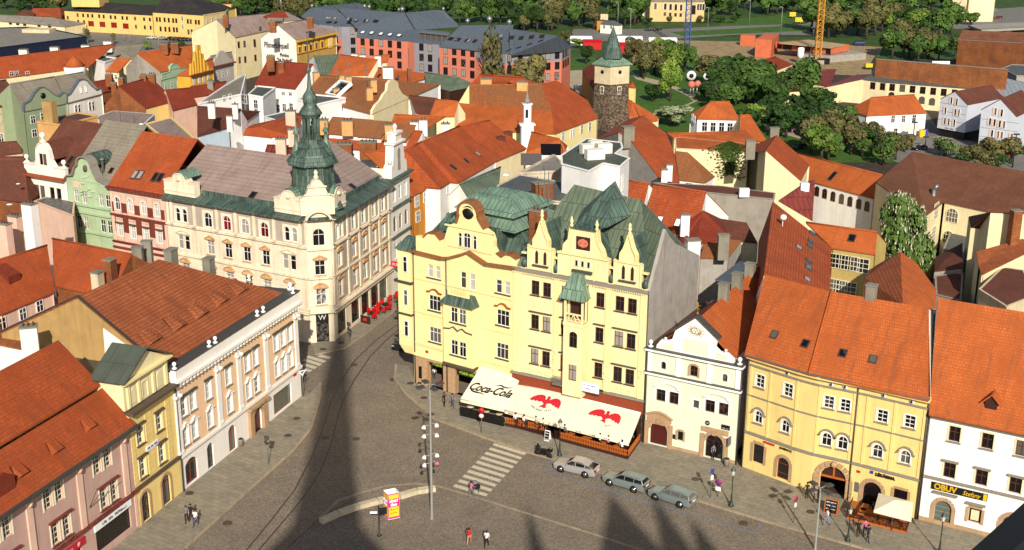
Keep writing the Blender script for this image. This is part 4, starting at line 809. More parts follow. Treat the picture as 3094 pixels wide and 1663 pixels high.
for u in(1.45,5.25,11.7,15.5):MB().pbox(P,u-.3,u+.3,-.3,.15,16.95,17.1).pbox(P,u-.3,u+.3,-.3,.15,18.6,18.75).part('pedestal_niche','pub_yellow',t);MB().lathe(P.P(u,0,17.1),[(.28,0),(.3,.6),(.1,.9)],8).part('urn','copper_dark',t)
o=P.off(1.1);W=[dict(u=8.0,z=5.75,w=.95,h=1.8,cols=2,rows=(.66,),fm='frame_brown',gm='glass'),dict(u=8.0,z=9.5,w=.95,h=1.8,rise=.3,cols=2,rows=(.66,),fm='frame_brown',gm='glass')]
facade(t,o,6.9,9.1,4.3,12.3,'pub_cream',W,.2,name='oriel_wall')
b=MB();b.pbox(P,6.85,6.92,0,1.12,4.3,12.3);b.pbox(P,9.08,9.15,0,1.12,4.3,12.3);b.pbox(P,6.85,9.15,0,1.1,4.0,4.3);b.pbox(P,6.8,9.2,0,1.2,11.9,12.3)
for u in(7.0,9.0):
 for v in(.2,1.05):b.pbox(P,u-.1,u+.1,v-.1,v+.1,12.3,15.1)
b.pbox(P,6.85,9.15,0,1.15,14.7,15.1);b.part('oriel_frame','pub_cream',t)
b=MB();b.pbox(P,6.95,9.05,1.0,1.1,12.4,12.5);b.pbox(P,6.95,9.05,1.0,1.1,13.15,13.3)
for a,c_ in((7.1,7.7),(7.7,8.0),(8.3,8.0),(8.9,8.3)):b.strip(o,[(a,12.5),(c_,13.2)],-.1,0,.07)
b.part('loggia_rail','pub_cream',t);MB().pbox(P,6.9,9.1,-.1,.05,12.4,15.0).part('loggia_back','wood_dark',t)
b=MB();b.hexa([P.P(6.5,0,15.0),P.P(9.5,0,15.0),P.P(9.5,1.7,15.0),P.P(6.5,1.7,15.0)],[P.P(7.4,0,17.7),P.P(8.7,0,17.7),P.P(8.6,.7,17.6),P.P(7.5,.7,17.6)]);b.part('oriel_roof','copper',t)
b=MB();b.pbox(P,5.6,6.9,0,1.1,4.8,4.95)
for i in range(12):b.pbox(P,5.62+i*.11,5.66+i*.11,1.04,1.08,4.95,5.8)
for z in(5.3,5.8):b.pbox(P,5.6,6.9,1.03,1.09,z,z+.04)
b.part('balcony','steel',t);b=MB();b.pbox(P,9.2,11.3,0,1.1,4.8,4.95);b.part('balcony','lead',t);MB().pbox(P,9.15,11.2,1.1,1.15,4.9,5.95).part('banner','white',t);strokes(t,P,9.4,10.8,1.17,5.6,.13,'signblue',12,5);strokes(t,P,9.4,10.2,1.17,5.2,.12,'signblue',8,6)
b=MB();E0=P.P(-.2,-.2,17);E1=P.P(15.95,-.2,17);r0=P.P(3.6,-7,24.9);r1=P.P(11.8,-6.5,24.4);B0_=P.P(-.2,-14,17);B1_=P.P(15.6,-14,17)
m0=P.P(.8,-2.6,21.5);
_F=PL((P.P(16.02,.0,0).x,P.P(16.02,0,0).y),119.9-90);F1=_F.P(3.4,-.4,22.6);F2=_F.P(6.2,-.4,20.2);B1_=_F.P(13,-.4,17);slab(b,[[E0,E1,r1,r0],[E1,F1,r1],[F1,F2,B1_,r1],[B0_,E0,r0],[B0_,r0,r1,B1_]]);b.part('roof','copper_moss',t)
b=MB()
for u0,u1,zt,dp in((1.9,5.0,22.0,4.6),(5.6,11.3,22.3,5.5),(12,15.1,22,4.6)):
 c=(u0+u1)/2;f=[P.P(u0,-.4,18.5),P.P(c,-.4,zt),P.P(u1,-.4,18.5)];bk=P.P(c,-dp,zt);b.add(f+[bk,P.P(u0,-1.6,18.5),P.P(u1,-1.6,18.5)],[(0,1,3,4),(1,2,5,3)])
c=8.5;apex=P.P(8.6,-6.8,26.0);
b.add([P.P(6.8,-1.5,22.3),P.P(10.2,-1.5,22.3),apex,P.P(5.8,-5,23.0),P.P(11.4,-5,23.0)],[(0,1,2),(0,2,3),(1,4,2)]);b.part('gable_roof','copper_dark',t)
FW=PL((P.P(16.0,0,0).x,P.P(16.,0,0).y),119.9-90+180-180)
FW=PL((P.P(16.02,.0,0).x,P.P(16.02,0,0).y),119.9-90)
z_=lambda v:FW.uz(('c3',)+v)
FP=[(0,16.9)]+[FW.uz(p)for p in(('b3',1555,968),('b3',1595,1045),('b3',1650,1108),('c3',1640,10),('c3',1615,400),('c3',1500,680))];FP=[p for p in FP]
MB().plate(FW,[(0,0)]+FP[:4]+[(13.2,17.2),(13.2,0)],-.35,.03).part('firewall','firewall',t)
body(t,[P.P(0,-.1,0),P.P(0,-13.5,0),P.P(16,-13.5,0)],17,'old_white',name='rear_wall',skip=(2,))
drain(t,P,15.95,16.8)
# -- awnings and terrace --
e4=lambda x,y:(1380+x/4.4414,1100+y/4.4414)
def awning(label,A0,A1,B0,B1,lett):
 t=thing('awning',label,'awning',((A0+A1)/2).to_tuple()[:2]+(0,));n=(A1-A0).cross(B0-A0).normalized();n=-n if n.z<0 else n
 b=MB();b.hexa([A0-n*.03,A1-n*.03,B1-n*.03,B0-n*.03],[A0+n*.03,A1+n*.03,B1+n*.03,B0+n*.03]);b.part('fabric','awning',t)
 b=MB();b.hexa([B0+V(0,0,-.38),B1+V(0,0,-.38),B1+V(0,0,-.38)+n*.04-V(0,0,0),B0+V(0,0,-.38)+n*.04],[B0,B1,B1+n*.04,B0+n*.04]);b.part('valance','awning',t)
 b=MB();b.tube(A0+V(0,0,.05),A1+V(0,0,.05),.14);b.tube(B0,B1,.07)
 for p in(A0,A1):b.tube(p-V(0,0,.05),(B0 if p is A0 else B1)-V(0,0,.05),.04)
 b.part('awning_frame','awning',t)
 b=MB();k=int((A1-A0).length/.9)
 for i in range(1,k):s=i/k;a=A0.lerp(A1,s)+n*.034;c=B0.lerp(B1,s)+n*.034;w=(A1-A0).normalized()*.012;b.face([a-w,a+w,c+w,c-w])
 b.part('seam','trim_grey',t)
 return t,n
zf=P.off(0)
cA0=Q.P(9.6,.1,4.6);cA1=Q.P(14.5,.1,3.75);cA0=G(e4(345,0),4.5);cB0=G(e4(52,470),2.05);cB1=G(e4(640,605),2.05)
_n=(cB1-cB0).cross(cA0-cB0).normalized();_d=ray(e4(828,245));cA1=V(0,0,H)+_d*((cB0-V(0,0,H)).dot(_n)/_d.dot(_n))
t,n=awning('short cream awning with black flowing script, over the dark planters of the corner house',cA0,cA1,cB0,cB1,0)
mid=cA0.lerp(cA1,.5).lerp(cB0.lerp(cB1,.5),.57)+n*.06;x=(cB1-cB0);y=(cA0-cB0)
text('Coca-Cola',1.55,'letter_black',t,fmtx(mid,x,y),shear=.45,sx=.78,bold=.045,depth=.004)
xn=x.normalized();yn=n.cross(xn);
def ribbon(pts,ws,m,name):
 b=MB();P3=[mid+xn*a+yn*c for a,c in pts]
 for i in range(len(P3)-1):
  d=(P3[i+1]-P3[i]).normalized();s=n.cross(d);b.hexa([P3[i]-s*ws[i],P3[i+1]-s*ws[i+1],P3[i+1]+s*ws[i+1],P3[i]+s*ws[i]],[v+n*.012 for v in(P3[i]-s*ws[i],P3[i+1]-s*ws[i+1],P3[i+1]+s*ws[i+1],P3[i]+s*ws[i])])
 b.part(name,m,t)
ribbon([(-2.3,-.35),(-2.0,-.62),(-1.4,-.7),(-.8,-.68),(-.3,-.8)],[.02,.09,.11,.06,.02],'letter_black','flourish');ribbon([(.4,.75),(.9,.95),(1.4,.78),(1.9,.8),(2.4,1.0)],[.03,.08,.09,.06,.02],'letter_black','flourish')
kA0=G(e4(822,268),3.42);kA1=G(e4(2468,672),3.35);kB0=G(e4(645,622),2.0);kB1=G(e4(2310,1058),1.98)
t,n=awning('long cream awning printed with two red eagles, over the orange fenced terrace',kA0,kA1,kB0,kB1,0)
EG=[(-2.45,-.1),(-2.2,.45),(-1.75,.85),(-1.2,1.05),(-.75,1.05),(-.35,.8),(-.3,.5),(-.15,.45),(-.12,.75),(-.22,.95),(-.05,1.1),(.2,1.05),(.3,.85),(.35,.5),(.6,.75),(1.0,1.0),(1.5,1.0),(1.95,.75),(2.2,.35),(2.35,-.15),(2.3,-.5),(2.0,-.25),(1.8,-.35),(1.5,-.1),(1.3,-.2),(1.0,.02),(.6,.0),(.3,-.15),(.45,-.5),(.65,-.75),(.3,-.85),(0,-.75),(-.4,-.85),(-.35,-.65),(-.05,-.3),(-.25,-.1),(-.6,.05),(-.95,-.1),(-1.2,.05),(-1.5,-.15),(-1.75,0),(-2.0,-.2),(-2.2,-.05)]
x=(kB1-kB0).normalized();y=n.cross(x)
for fx in(.275,.755):
 mid=kA0.lerp(kA1,fx).lerp(kB0.lerp(kB1,fx),.42)+n*.045
 k=.8;b=MB();b.add([mid+x*a*k+y*c*k*1.25 for a,c in EG]+[mid+n*.01+x*a*k+y*c*k*1.25 for a,c in EG],[tuple(range(len(EG),2*len(EG)))]);b.part('eagle_emblem','eagle_red',t)
 s='CARLSBAD 1873'
 for i,ch in enumerate(s):
  if ch==' ':continue
  a=(i-6)/6*R(38);r=1.85;p=mid+x*(r*sin(a))+y*(-r*cos(a)+.55)+n*.02
  text(ch,.3,'letter_black',t,fmtx(p,x*cos(a)+y*sin(a),y*cos(a)-x*sin(a)),depth=.003,bold=.006)
b=MB();
for i in range(9):
 s=(i+.5)/9.;c=kB0.lerp(kB1,s)+V(0,0,-.2)+(kB0-kA0).normalized()*.06;pl=PL((c.x,c.y),b=(c.x+x.x,c.y+x.y));strokes(t,pl,-.35,.3,0,c.z-.07,.14,'wood_red' if i%2 else 'letter_black',6,i)
def fence(label,pts,m='wood_orange',base='wood_dark'):
 t=thing('terrace_fence',label,'fence',(pts[0].x,pts[0].y,.1))
 for p,r in zip(pts[:-1],pts[1:]):
  d=(r-p).length;pl=PL((p.x,p.y),b=(r.x,r.y));b=MB();b.pbox(pl,0,d,-.12,.06,.1,.42);b.part('base_board',base,t)
  b=MB();b.pbox(pl,0,d,0,.05,.55,.62);b.pbox(pl,0,d,0,.05,1.0,1.07);k=int(d/.19)
  for i in range(k):u=i*d/k;b.pbox(pl,u,u+.1,.05,.08,.45,1.18)
  b.part('pickets',m,t)
 return t
g_=lambda x,y:G(e4(x,y),0)
fence('orange picket fence of the terrace, the short left stretch beside the black planters',[g_(655,843),g_(1180,945),g_(1180,945)+V(.35,1.2)])
fence('orange picket fence of the terrace, the long right stretch behind the parked cars',[g_(1385,1043),g_(2290,1290),g_(2450,1060)])
MB().hexa([g_(655,843)+V(.05,.1),g_(2290,1290)+V(0,.1),P.P(15.7,.2,0),P.P(.6,.2,0)],[v+V(0,0,.25)for v in(g_(655,843)+V(.05,.1),g_(2290,1290)+V(0,.1),P.P(15.7,.2,0),P.P(.6,.2,0))]).thing('terrace_deck','wood_dark','dark wooden deck under the eagle awning','deck',loc=g_(655,843))
a,c=g_(40,700),g_(630,850);pl=PL((a.x,a.y),b=(c.x,c.y));d=(c-a).length
for i in range(4):
 u0=d*i/4+.03;u1=d*(i+1)/4-.03;tt=thing('planter_screen','black screen panel under the script awning, %s'%('leftmost of four','second of four from the left','third of four from the left','rightmost of four')[i],'screen',pl.P((u0+u1)/2,0,0),group='black screen panels');
 b=MB();b.pbox(pl,u0,u1,-.1,0,.12,1.15);b.part('panel','black',tt);MB().pbox(pl,u0,u1,-.4,.05,.08,.14).part('foot','black',tt)
 # == mint house ==
Mn=PL((13.94,122.26),b=(22.95,117.13));LM=10.3
t=thing('mint_house','small mint green house with a white scrolled gable bearing a gold eye','house',(13.94,122.26,0))
W=[]
for u in(1.75,3.2,7.15,8.6):W.append(dict(u=u,z=5.15,w=1.05,h=1.35,cols=2,rows=(.66,),fm='frame_brown',gm='glass_dark',sur='mint_trim',surt=.22))
W.append(dict(u=5.6,z=5.15,w=.75,h=1.0,cols=1,rows=(),fm='mint_trim',gm='lead',sur='mint_trim'))
W.append(dict(u=4.1,z=1.25,w=.65,h=1.05,cols=1,rows=(),fm='frame_dark',gm='glass_dark',sur='sandstone',surt=.2))
W.append(dict(u=1.7,z=.2,w=1.95,h=2.6,rise=.85,cols=1,rows=(.72,),fm='door_wine',gm='door_wine',name='door'))
W.append(dict(u=7.85,z=.2,w=1.9,h=2.65,rise=.85,cols=2,rows=(.7,),fm='door_wine',gm='glass_dark',name='door'))
W.append(dict(u=5.2,z=8.65,w=.85,h=1.2,rise=.15,cols=2,rows=(.5,),fm='frame_brown',gm='glass_dark',sur='sandstone',surt=.2))
W.append(dict(u=1.9,z=8.75,w=.55,h=.85,rise=.2,cols=1,rows=(),fm='frame_brown',gm='glass_dark',sur='mint_trim'));W.append(dict(u=8.55,z=8.8,w=.55,h=.85,rise=.2,cols=1,rows=(),fm='frame_brown',gm='glass_dark',sur='mint_trim'))
facade(t,Mn,0,LM,0,10.7,'mint_wall',W,.3)
b=MB()
for c,w,zt in((1.7,1.35,3.35),(7.85,1.3,3.5)):
 for s in(-1,1):b.pbox(Mn,c+s*w-.2,c+s*w+.2,0,.18,0,2.7)
 b.strip(Mn,[(c+a,d)for a,d in arcpts(1.95,2.0,.85)],0,.15,.3)
b.plate(Mn,[(.3,2.9),(.4,3.4),(1.0,3.75),(1.7,3.85),(2.4,3.75),(3.0,3.35),(3.1,2.9),(2.6,2.5),(.8,2.5)],0,.1);b.strip(Mn,[(.2,3.4),(1.0,3.75),(1.7,3.9),(2.4,3.75),(3.2,3.35)],0,.3,.12);b.pbox(Mn,6.4,9.3,0,.14,3.0,3.5);b.pbox(Mn,1.5,1.9,.1,.3,2.7,3.2);b.pbox(Mn,7.65,8.05,.1,.3,2.8,3.3);b.pbox(Mn,0,.5,0,.06,0,.45);b.pbox(Mn,3.0,6.4,0,.06,0,.45);b.pbox(Mn,9.3,LM,0,.06,0,.45)
b.part('portal','sandstone',t)
b=MB();b.pbox(Mn,-.1,LM+.1,-.1,.35,8.0,8.25);b.pbox(Mn,-.1,LM+.15,-.5,.45,10.6,10.85);
for u in(.3,3.55,6.9,9.95):b.pbox(Mn,u-.28,u+.28,0,.1,8.25,10.6)
for c in(2.5,7.9):b.strip(Mn,[(c-1.5,6.75),(c-1.2,6.7),(c-.9,7.15),(c-.3,7.3),(c+.3,7.3),(c+.9,7.15),(c+1.2,6.7),(c+1.5,6.75)],0,.2,.14)
b.part('cornice','mint_trim',t)
MB().pbox(Mn,-.1,LM+.15,-.5,.5,10.85,10.95).pbox(Mn,-.1,LM+.1,-.1,.4,8.25,8.32).part('cornice_capping','lead',t)
GP=[(1.0,10.9),(1.05,11.3),(1.5,11.9),(2.1,11.9),(2.7,12.2),(3.0,13.2),(5.2,15.0),(7.5,13.2),(7.3,12.2),(7.8,11.8),(8.6,11.8),(9.3,11.3),(9.35,10.9)]
MB().plate(Mn,GP,-.5,0).part('scrolled_gable','mint_trim',t)
b=MB();b.plate(Mn.off(.02),[(3.9,11.2),(3.9,12.6),(6.6,12.6),(6.6,11.2)],-.05,.02);b.plate(Mn.off(.02),[(1.5,11.1),(1.7,11.6),(2.9,11.8),(2.9,11.1)],-.05,.02);b.plate(Mn.off(.02),[(7.5,11.1),(7.5,11.8),(8.5,11.5),(8.8,11.1)],-.05,.02);b.part('gable_panel','mint_wall',t)
b=MB();b.strip(Mn,[(2.8,13.15),(5.2,15.05),(7.7,13.15)],-.7,.25,.14);b.part('gable_coping','lead',t)
b=MB();
for i in range(24):
 a=2*PI*i/24;r0,r1=.42,(.95 if i%2 else.7)*(1.15 if abs(cos(a))>.7 else.9);w=.03
 b.plate(Mn,[(5.2+r0*cos(a)-w*sin(a),13.55+r0*sin(a)*.8+w*cos(a)),(5.2+r1*cos(a),13.55+r1*sin(a)*.75),(5.2+r0*cos(a)+w*sin(a),13.55+r0*sin(a)*.8-w*cos(a))],.0,.05)
b.strip(Mn,[(4.85,13.35),(5.2,13.9),(5.55,13.35),(4.85,13.35)],.0,.05,.05);b.tube(Mn.P(5.2,0,13.52),Mn.P(5.2,.06,13.52),.08);b.part('golden_eye','gold',t)
b=MB();x0=Mn.P(5.2,-.2,15.1);b.tube(x0,x0+V(0,0,1.5),.04,n=6);b.pbox(Mn,4.9,5.5,-.23,-.17,16.2,16.28);b.pbox(Mn,5.0,5.4,-.23,-.17,15.85,15.93);b.ball(x0+V(0,0,.3),.14);b.part('double_cross','gold',t)
for u in(.35,9.95):finial(t,Mn.P(u,-.1,10.9),.9,m='mint_trim')
for u in(1.9,8.4):finial(t,Mn.P(u,-.2,11.7),.6,m='mint_trim')
MB().pbox(Mn,3.3,3.6,.02,.06,1.3,1.8).pbox(Mn,8.5,9.4,.02,.08,3.65,4.15).part('plaque','black',t);MB().tube(Mn.P(7.0,.02,3.95),Mn.P(7.0,.08,3.95),.25,n=16).part('round_plaque','black',t);strokes(t,Mn,6.85,7.15,.1,3.9,.1,'letter_grey',3);strokes(t,Mn,8.6,9.3,.1,3.75,.08,'letter_grey',7)
MB().pbox(Mn,9.55,9.62,.05,.75,2.2,3.1).part('hanging_sign','cloth_grey',t)
rr=Mn.P(5.2,-2,14.9);rb=G(('b3',2130,1180),16.5);e1=G(('c3',2225,830),11.0);
E0=Mn.P(.9,-.5,11.2);E1=Mn.P(9.2,-.5,11.2);D=26
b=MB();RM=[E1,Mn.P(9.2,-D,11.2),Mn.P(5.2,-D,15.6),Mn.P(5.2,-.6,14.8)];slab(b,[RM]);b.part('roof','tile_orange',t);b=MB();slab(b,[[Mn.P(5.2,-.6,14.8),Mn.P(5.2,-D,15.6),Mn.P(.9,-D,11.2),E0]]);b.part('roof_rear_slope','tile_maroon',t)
body(t,[Mn.P(9.2,-.4,0),Mn.P(9.2,-D,0),Mn.P(.9,-D,0),Mn.P(.9,-.4,0)],11.1,'bright_wall',name='side_wall',skip=(3,))
for v in(-7.5,-11.5,-15.5):chimney(t,Mn.P(5.2,v,15.0),1.0,.8,1.4,'chimney_grey',0,Mn.rz)
MB().pbox(Mn,.1,.9,-16,-.6,10.6,11.0).part('valley_gutter','flat_brown',t);MB().pbox(Mn,1.0,3.2,-24,-16,13.6,13.75).part('blue_sheet_roof','slate_blue',t)
drain(t,Mn,.1,10.5);drain(t,Mn,LM,10.5)
# == yellow arcade house (bent front) ==
YP=[V(23.4,116.75),V(27.7,112.65),V(29.1,111.55),V(32.8,109.5),V(37.9,106.15)]
t=thing('yellow_house','long sunny yellow house with a bent front, bright orange roof and stone framed gateway','building',(29.1,111.5,0))
def yw(pl,u,z,arch,w=1.0,h=1.35):return dict(u=u,z=z,w=w,h=h,rise=.45 if arch else 0,cols=2,rows=(.6,)if arch else(.33,.66),fm='frame_white',gm='glass_dark',sur='frame_white',surt=.12,sill='trim_grey',hood='arc' if arch else None,hm='trim_grey')
YL=PL(YP[0],b=YP[1]);l0=(YP[1]-YP[0]).length
W=[yw(YL,1.4,9.15,0),yw(YL,4.6,9.15,0),yw(YL,1.5,5.35,1,.9,1.3),yw(YL,4.6,5.35,1,.9,1.3),dict(u=1.8,z=1.1,w=1.25,h=2.0,cols=1,rows=(.4,),fm='wood_dark',gm='glass_shop',sur='sandstone',surt=.3,name='shop_window'),dict(u=4.7,z=.35,w=1.35,h=2.3,rise=.65,cols=1,rows=(.25,.7),fm='wood_red',gm='glass_shop',sur='sandstone',surt=.35,name='shop_window')]
facade(t,YL,0,l0,0,12,'house_yellow',W,.25)
Y2=PL(YP[1],b=YP[2]);l2=(YP[2]-YP[1]).length;facade(t,Y2,0,l2,0,12,'house_yellow',[],.2)
Y3=PL(YP[2],b=YP[3]);l3=(YP[3]-YP[2]).length
W=[yw(Y3,1.1,9.1,0,.95,1.25),yw(Y3,2.65,9.1,0,.95,1.25),yw(Y3,1.2,5.2,1,.95,1.35),yw(Y3,2.75,5.2,1,.95,1.35)]
for w in W:
 if w['hood']:w['hood']='arc'
facade(t,Y3,0,l3,0,12,'house_yellow',W,.25,extra=[(2.15,0,2.5,3.2,1.25)])
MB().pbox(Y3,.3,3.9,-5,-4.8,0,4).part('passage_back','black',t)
b=MB();b.plate(Y3,[(2.15-1.25,1.9)]+[(2.15+a,d)for a,d in arcpts(2.5,1.95,1.25)]+[(3.4,1.9)],-.35,-.25);b.part('gate_fanlight','wood_dark',t);MB().pbox(Y3,2.07,2.23,-.25,-.15,1.95,3.2).pbox(Y3,.9,3.4,-.25,-.15,1.9,2.1).part('gate_frame','wood_orange',t)
b=MB()
for i in range(9):
 a=PI*i/8;b.plate(Y3,[(2.15+1.3*cos(a+.16),1.95+1.3*sin(a+.16)),(2.15+1.3*cos(a-.16),1.95+1.3*sin(a-.16)),(2.15+1.85*cos(a-.15),1.95+1.85*sin(a-.15)),(2.15+1.85*cos(a+.15),1.95+1.85*sin(a+.15))],0,.14)
for j in range(5):
 for u in(.55,3.75):b.pbox(Y3,u-.32,u+.32,0,.12+.02*(j%2),.05+j*.4,.42+j*.4)
b.ball(Y3.P(2.15,.15,3.5),.3);b.part('stone_arch','sandstone',t)
Y4=PL(YP[3],b=YP[4]);l4=(YP[4]-YP[3]).length
W=[yw(Y4,1.95,8.85,0,1.0,1.25),yw(Y4,4.5,8.95,0,1.0,1.25),yw(Y4,1.85,5.2,1,.95,1.35),yw(Y4,4.45,5.3,1,.95,1.35),dict(u=1.75,z=0,w=1.75,h=2.6,rise=.8,cols=1,rows=(),fm='wood_dark',gm='glass_dark',sur='sandstone',surt=.4,name='door'),dict(u=4.4,z=1.2,w=1.3,h=1.4,cols=1,rows=(),fm='wood_dark',gm='glass_dark',sur='sandstone',surt=.25,name='shop_window')]
facade(t,Y4,0,l4,0,12,'house_yellow',W,.25)
b=MB()
for pl,ll in((YL,l0),(Y2,l2),(Y3,l3),(Y4,l4)):b.pbox(pl,0,ll,0,.16,3.95,4.2);b.pbox(pl,0,ll,0,.15,11.2,11.35);b.pbox(pl,0,ll,0,.1,8.0,8.12)
b.part('string_course','trim_grey',t)
b=MB()
for pl,ll in((YL,l0),(Y2,l2),(Y3,l3),(Y4,l4)):b.pbox(pl,-.05,ll+.05,-.2,.5,12.0,12.3);
for pl,us in((YL,(.35,2.6,5.6)),(Y3,(.2,3.5)),(Y4,(.5,3.1,5.8))):
 for u in us:b.pbox(pl,u-.12,u+.12,0,.08,4.2,11.2)
b.part('eaves_cornice','house_yellow',t)
b=MB()
for pl,ll in((YL,l0),(Y2,l2),(Y3,l3),(Y4,l4)):b.pbox(pl,-.05,ll+.05,.25,.62,12.3,12.42)
b.part('gutter','steel',t)
b=MB()
for pl,us in((YL,(4.4,)),(Y3,(1.2,2.5)),(Y4,(1.9,4.5))):
 for u in us:b.tube(pl.P(u,.0,11.6),pl.P(u,.06,11.6),.24,n=14)
b.part('oculus','frame_white',t)
b=MB()
for pl,us in((YL,(4.4,)),(Y3,(1.2,2.5)),(Y4,(1.9,4.5))):
 for u in us:b.box(pl.P(u,.08,11.6),(.15,.1,.2),0,pl.rz)
b.part('oculus_hole','black',t)
text('STUDENT',.3,'letter_red',t,pmtx(YL,3.0,.1,3.65),bold=.012);text('|AGENCY|',.3,'letter_black',t,pmtx(YL,4.9,.1,3.65),bold=.008)
text('LÉKÁRNA',.42,'letter_black',t,pmtx(Y4,2.85,.12,3.55),bold=.025);MB().box(Y4.P(1.55,.1,3.65),(.3,.05,.3),0,Y4.rz).part('pharmacy_sign','signblue',t)
MB().pbox(Y4,.1,.45,.02,.06,3.2,3.45).part('street_plate','signred',t);MB().pbox(Y4,.05,.45,.02,.08,1.2,2.2).part('notice_case','steel',t)
zr=18.6;RY=[[YL.P(-.2,.6,12.35),YL.P(l0,.6,12.35)+V(0,0,0)],[],[]]
r0=G(('c4',-10,95),zr);r1=G(('c4',655,268),zr);r2=G(('c4',1625,432),zr);rm0=YL.P(-.2,.6,12.35);a1=V(28.1,111.6,12.35);a2=Y4.P(l4,.6,12.35);r00=G(('d3',2400,-1300),zr)
rl=G(('c3',2540,0),18.6)
b=MB();SA=[rm0,a1,r1,r0];SBB=[a1,a2,r2,r1];slab(b,[SA,SBB]);bk=lambda p:p+V(8.5,14.0,-6.2)*.62;slab(b,[[r0,r1,bk(r1),bk(r0)],[r1,r2,bk(r2),bk(r1)]]);b.part('roof','tile_orange',t)
MB().tube(a1+V(0,0,.08),r1+V(0,0,.08),.13,n=6).part('valley_ridge','tile_bright',t)
body(t,[YP[4],V(bk(r2).x,bk(r2).y),V(bk(r0).x,bk(r0).y),YP[0]],12.2,'white_wall',name='side_wall',skip=(3,))
MB().add([YP[4]+V(0,0,12.1),r2-V(0,0,.15),bk(r2)],[(0,1,2)]).part('gable_wall','white_wall',t)
MB().add([YP[0]+V(0,0,12.1),r0-V(0,0,.15),bk(r0)],[(0,1,2)]).part('gable_wall','bright_wall',t)
for p,rf in(((85,700),SA),((395,790),SA),((768,885),SBB),((1068,945),SBB)):a,n=onroof(('c4',)+p,rf);skylight(t,a,n,.75,.85)
a,n=onroof(('c4',1045,335),SBB);chimney(t,a,.9,.8,1.3,'chimney_grey',0,Y4.rz)
drain(t,YL,.05,12);drain(t,Y3,3.75,12);drain(t,Y4,6.05,12)
# == white corner shop house ==
Wh=PL((38.07,106.06),b=(43.21,103.07))
t=thing('white_house','white house with bright orange roof and a black and yellow shoe shop sign','house',(38.07,106.06,0))
W=[]
for u in(2.25,5.1,8.0):W.append(dict(u=u,z=8.6,w=1.0,h=1.5,cols=2,rows=(.6,),fm='frame_brown',gm='glass_dark',sur='cream_wall',sill='trim_grey'))
for u in(2.2,5.0,7.9):W.append(dict(u=u,z=4.95,w=1.05,h=1.5,cols=2,rows=(.6,),fm='frame_brown',gm='glass_dark',sur='cream_wall',hood='flat',hm='trim_grey'))
W.append(dict(u=2.05,z=.15,w=1.55,h=2.4,rise=.75,cols=1,rows=(.3,.5,.7),fm='trim_grey',gm='glass_shop',sur='sandstone',surt=.35,name='shop_window'));W.append(dict(u=4.85,z=1.1,w=1.15,h=1.45,cols=1,rows=(),fm='sandstone',gm='glass_shop',sur='sandstone',surt=.25,name='shop_window'));W.append(dict(u=8.2,z=.1,w=2.0,h=2.6,rise=.8,cols=1,rows=(.7,),fm='trim_grey',gm='glass_shop',sur='sandstone',surt=.4,name='shop_window'))
facade(t,Wh,0,16,0,10.8,'bright_wall',W,.3)
b=MB();b.pbox(Wh,0,16,0,.22,4.55,4.75);b.pbox(Wh,1.0,3.2,0,.3,3.25,3.4);b.pbox(Wh,4.0,5.7,0,.3,2.95,3.1);b.part('string_course','trim_grey',t);MB().pbox(Wh,0,16,0,.06,0,.5).part('plinth','sandstone',t)
MB().pbox(Wh,.8,5.75,.03,.12,3.55,4.25).part('shop_sign','black',t);text('OBUV',.78,'letter_gold',t,pmtx(Wh,2.05,.15,3.9),bold=.03,sx=.95);text('Stefany',.62,'yellow',t,pmtx(Wh,4.35,.15,3.88),shear=.3,sx=.85);MB().pbox(Wh,5.4,5.7,.1,.16,3.58,4.22).part('sign_stripe','yellow',t)
MB().pbox(Wh,4.5,5.2,-.2,-.15,1.3,2.3).part('poster','cream_wall',t)
MB().pbox(Wh,0,16,-.2,.55,10.75,11.0).part('eaves_gutter','trim_dark',t)
rA=G(('c4',1715,330),19.6);rB=G(('c4',2700,530),19.6);eA=Wh.P(-.05,.6,11.05);eB=Wh.P(16,.6,11.05)
rB=rA+(eB-eA).normalized()*16;rB.z=19.6
b=MB();RW=[eA,eB,rB,rA];slab(b,[RW]);bA=rA+(rA-eA);bA.z=11.05;bB=rB+(rB-eB);bB.z=11.05;slab(b,[[rA,rB,bB,bA]]);b.part('roof','tile_bright',t)
body(t,[V(38.07,106.06),V(bA.x,bA.y),V(bB.x,bB.y),Wh.P(16,0,0)],10.9,'white_wall',name='side_wall',skip=(3,));MB().add([eA-V(0,0,.2),rA-V(0,0,.2),bA-V(0,0,.2)],[(0,1,2)]).part('gable_wall','white_wall',t)
a,n=onroof(('d4',2240,-20),RW);pl=PL((a.x,a.y),b=(a.x+Wh.d.x,a.y+Wh.d.y));b=MB();b.plate(pl,[(-.5,a.z-.2),(-.5,a.z+.7),(0,a.z+1.3),(.5,a.z+.7),(.5,a.z-.2)],-2,0,1);b.strip(pl,[(-.75,a.z+.55),(0,a.z+1.35),(.75,a.z+.55)],-2.4,.25,.1,0);b.part('dormer',['tile_bright','wood_dark'],t)
drain(t,Wh,-.05,10.8)
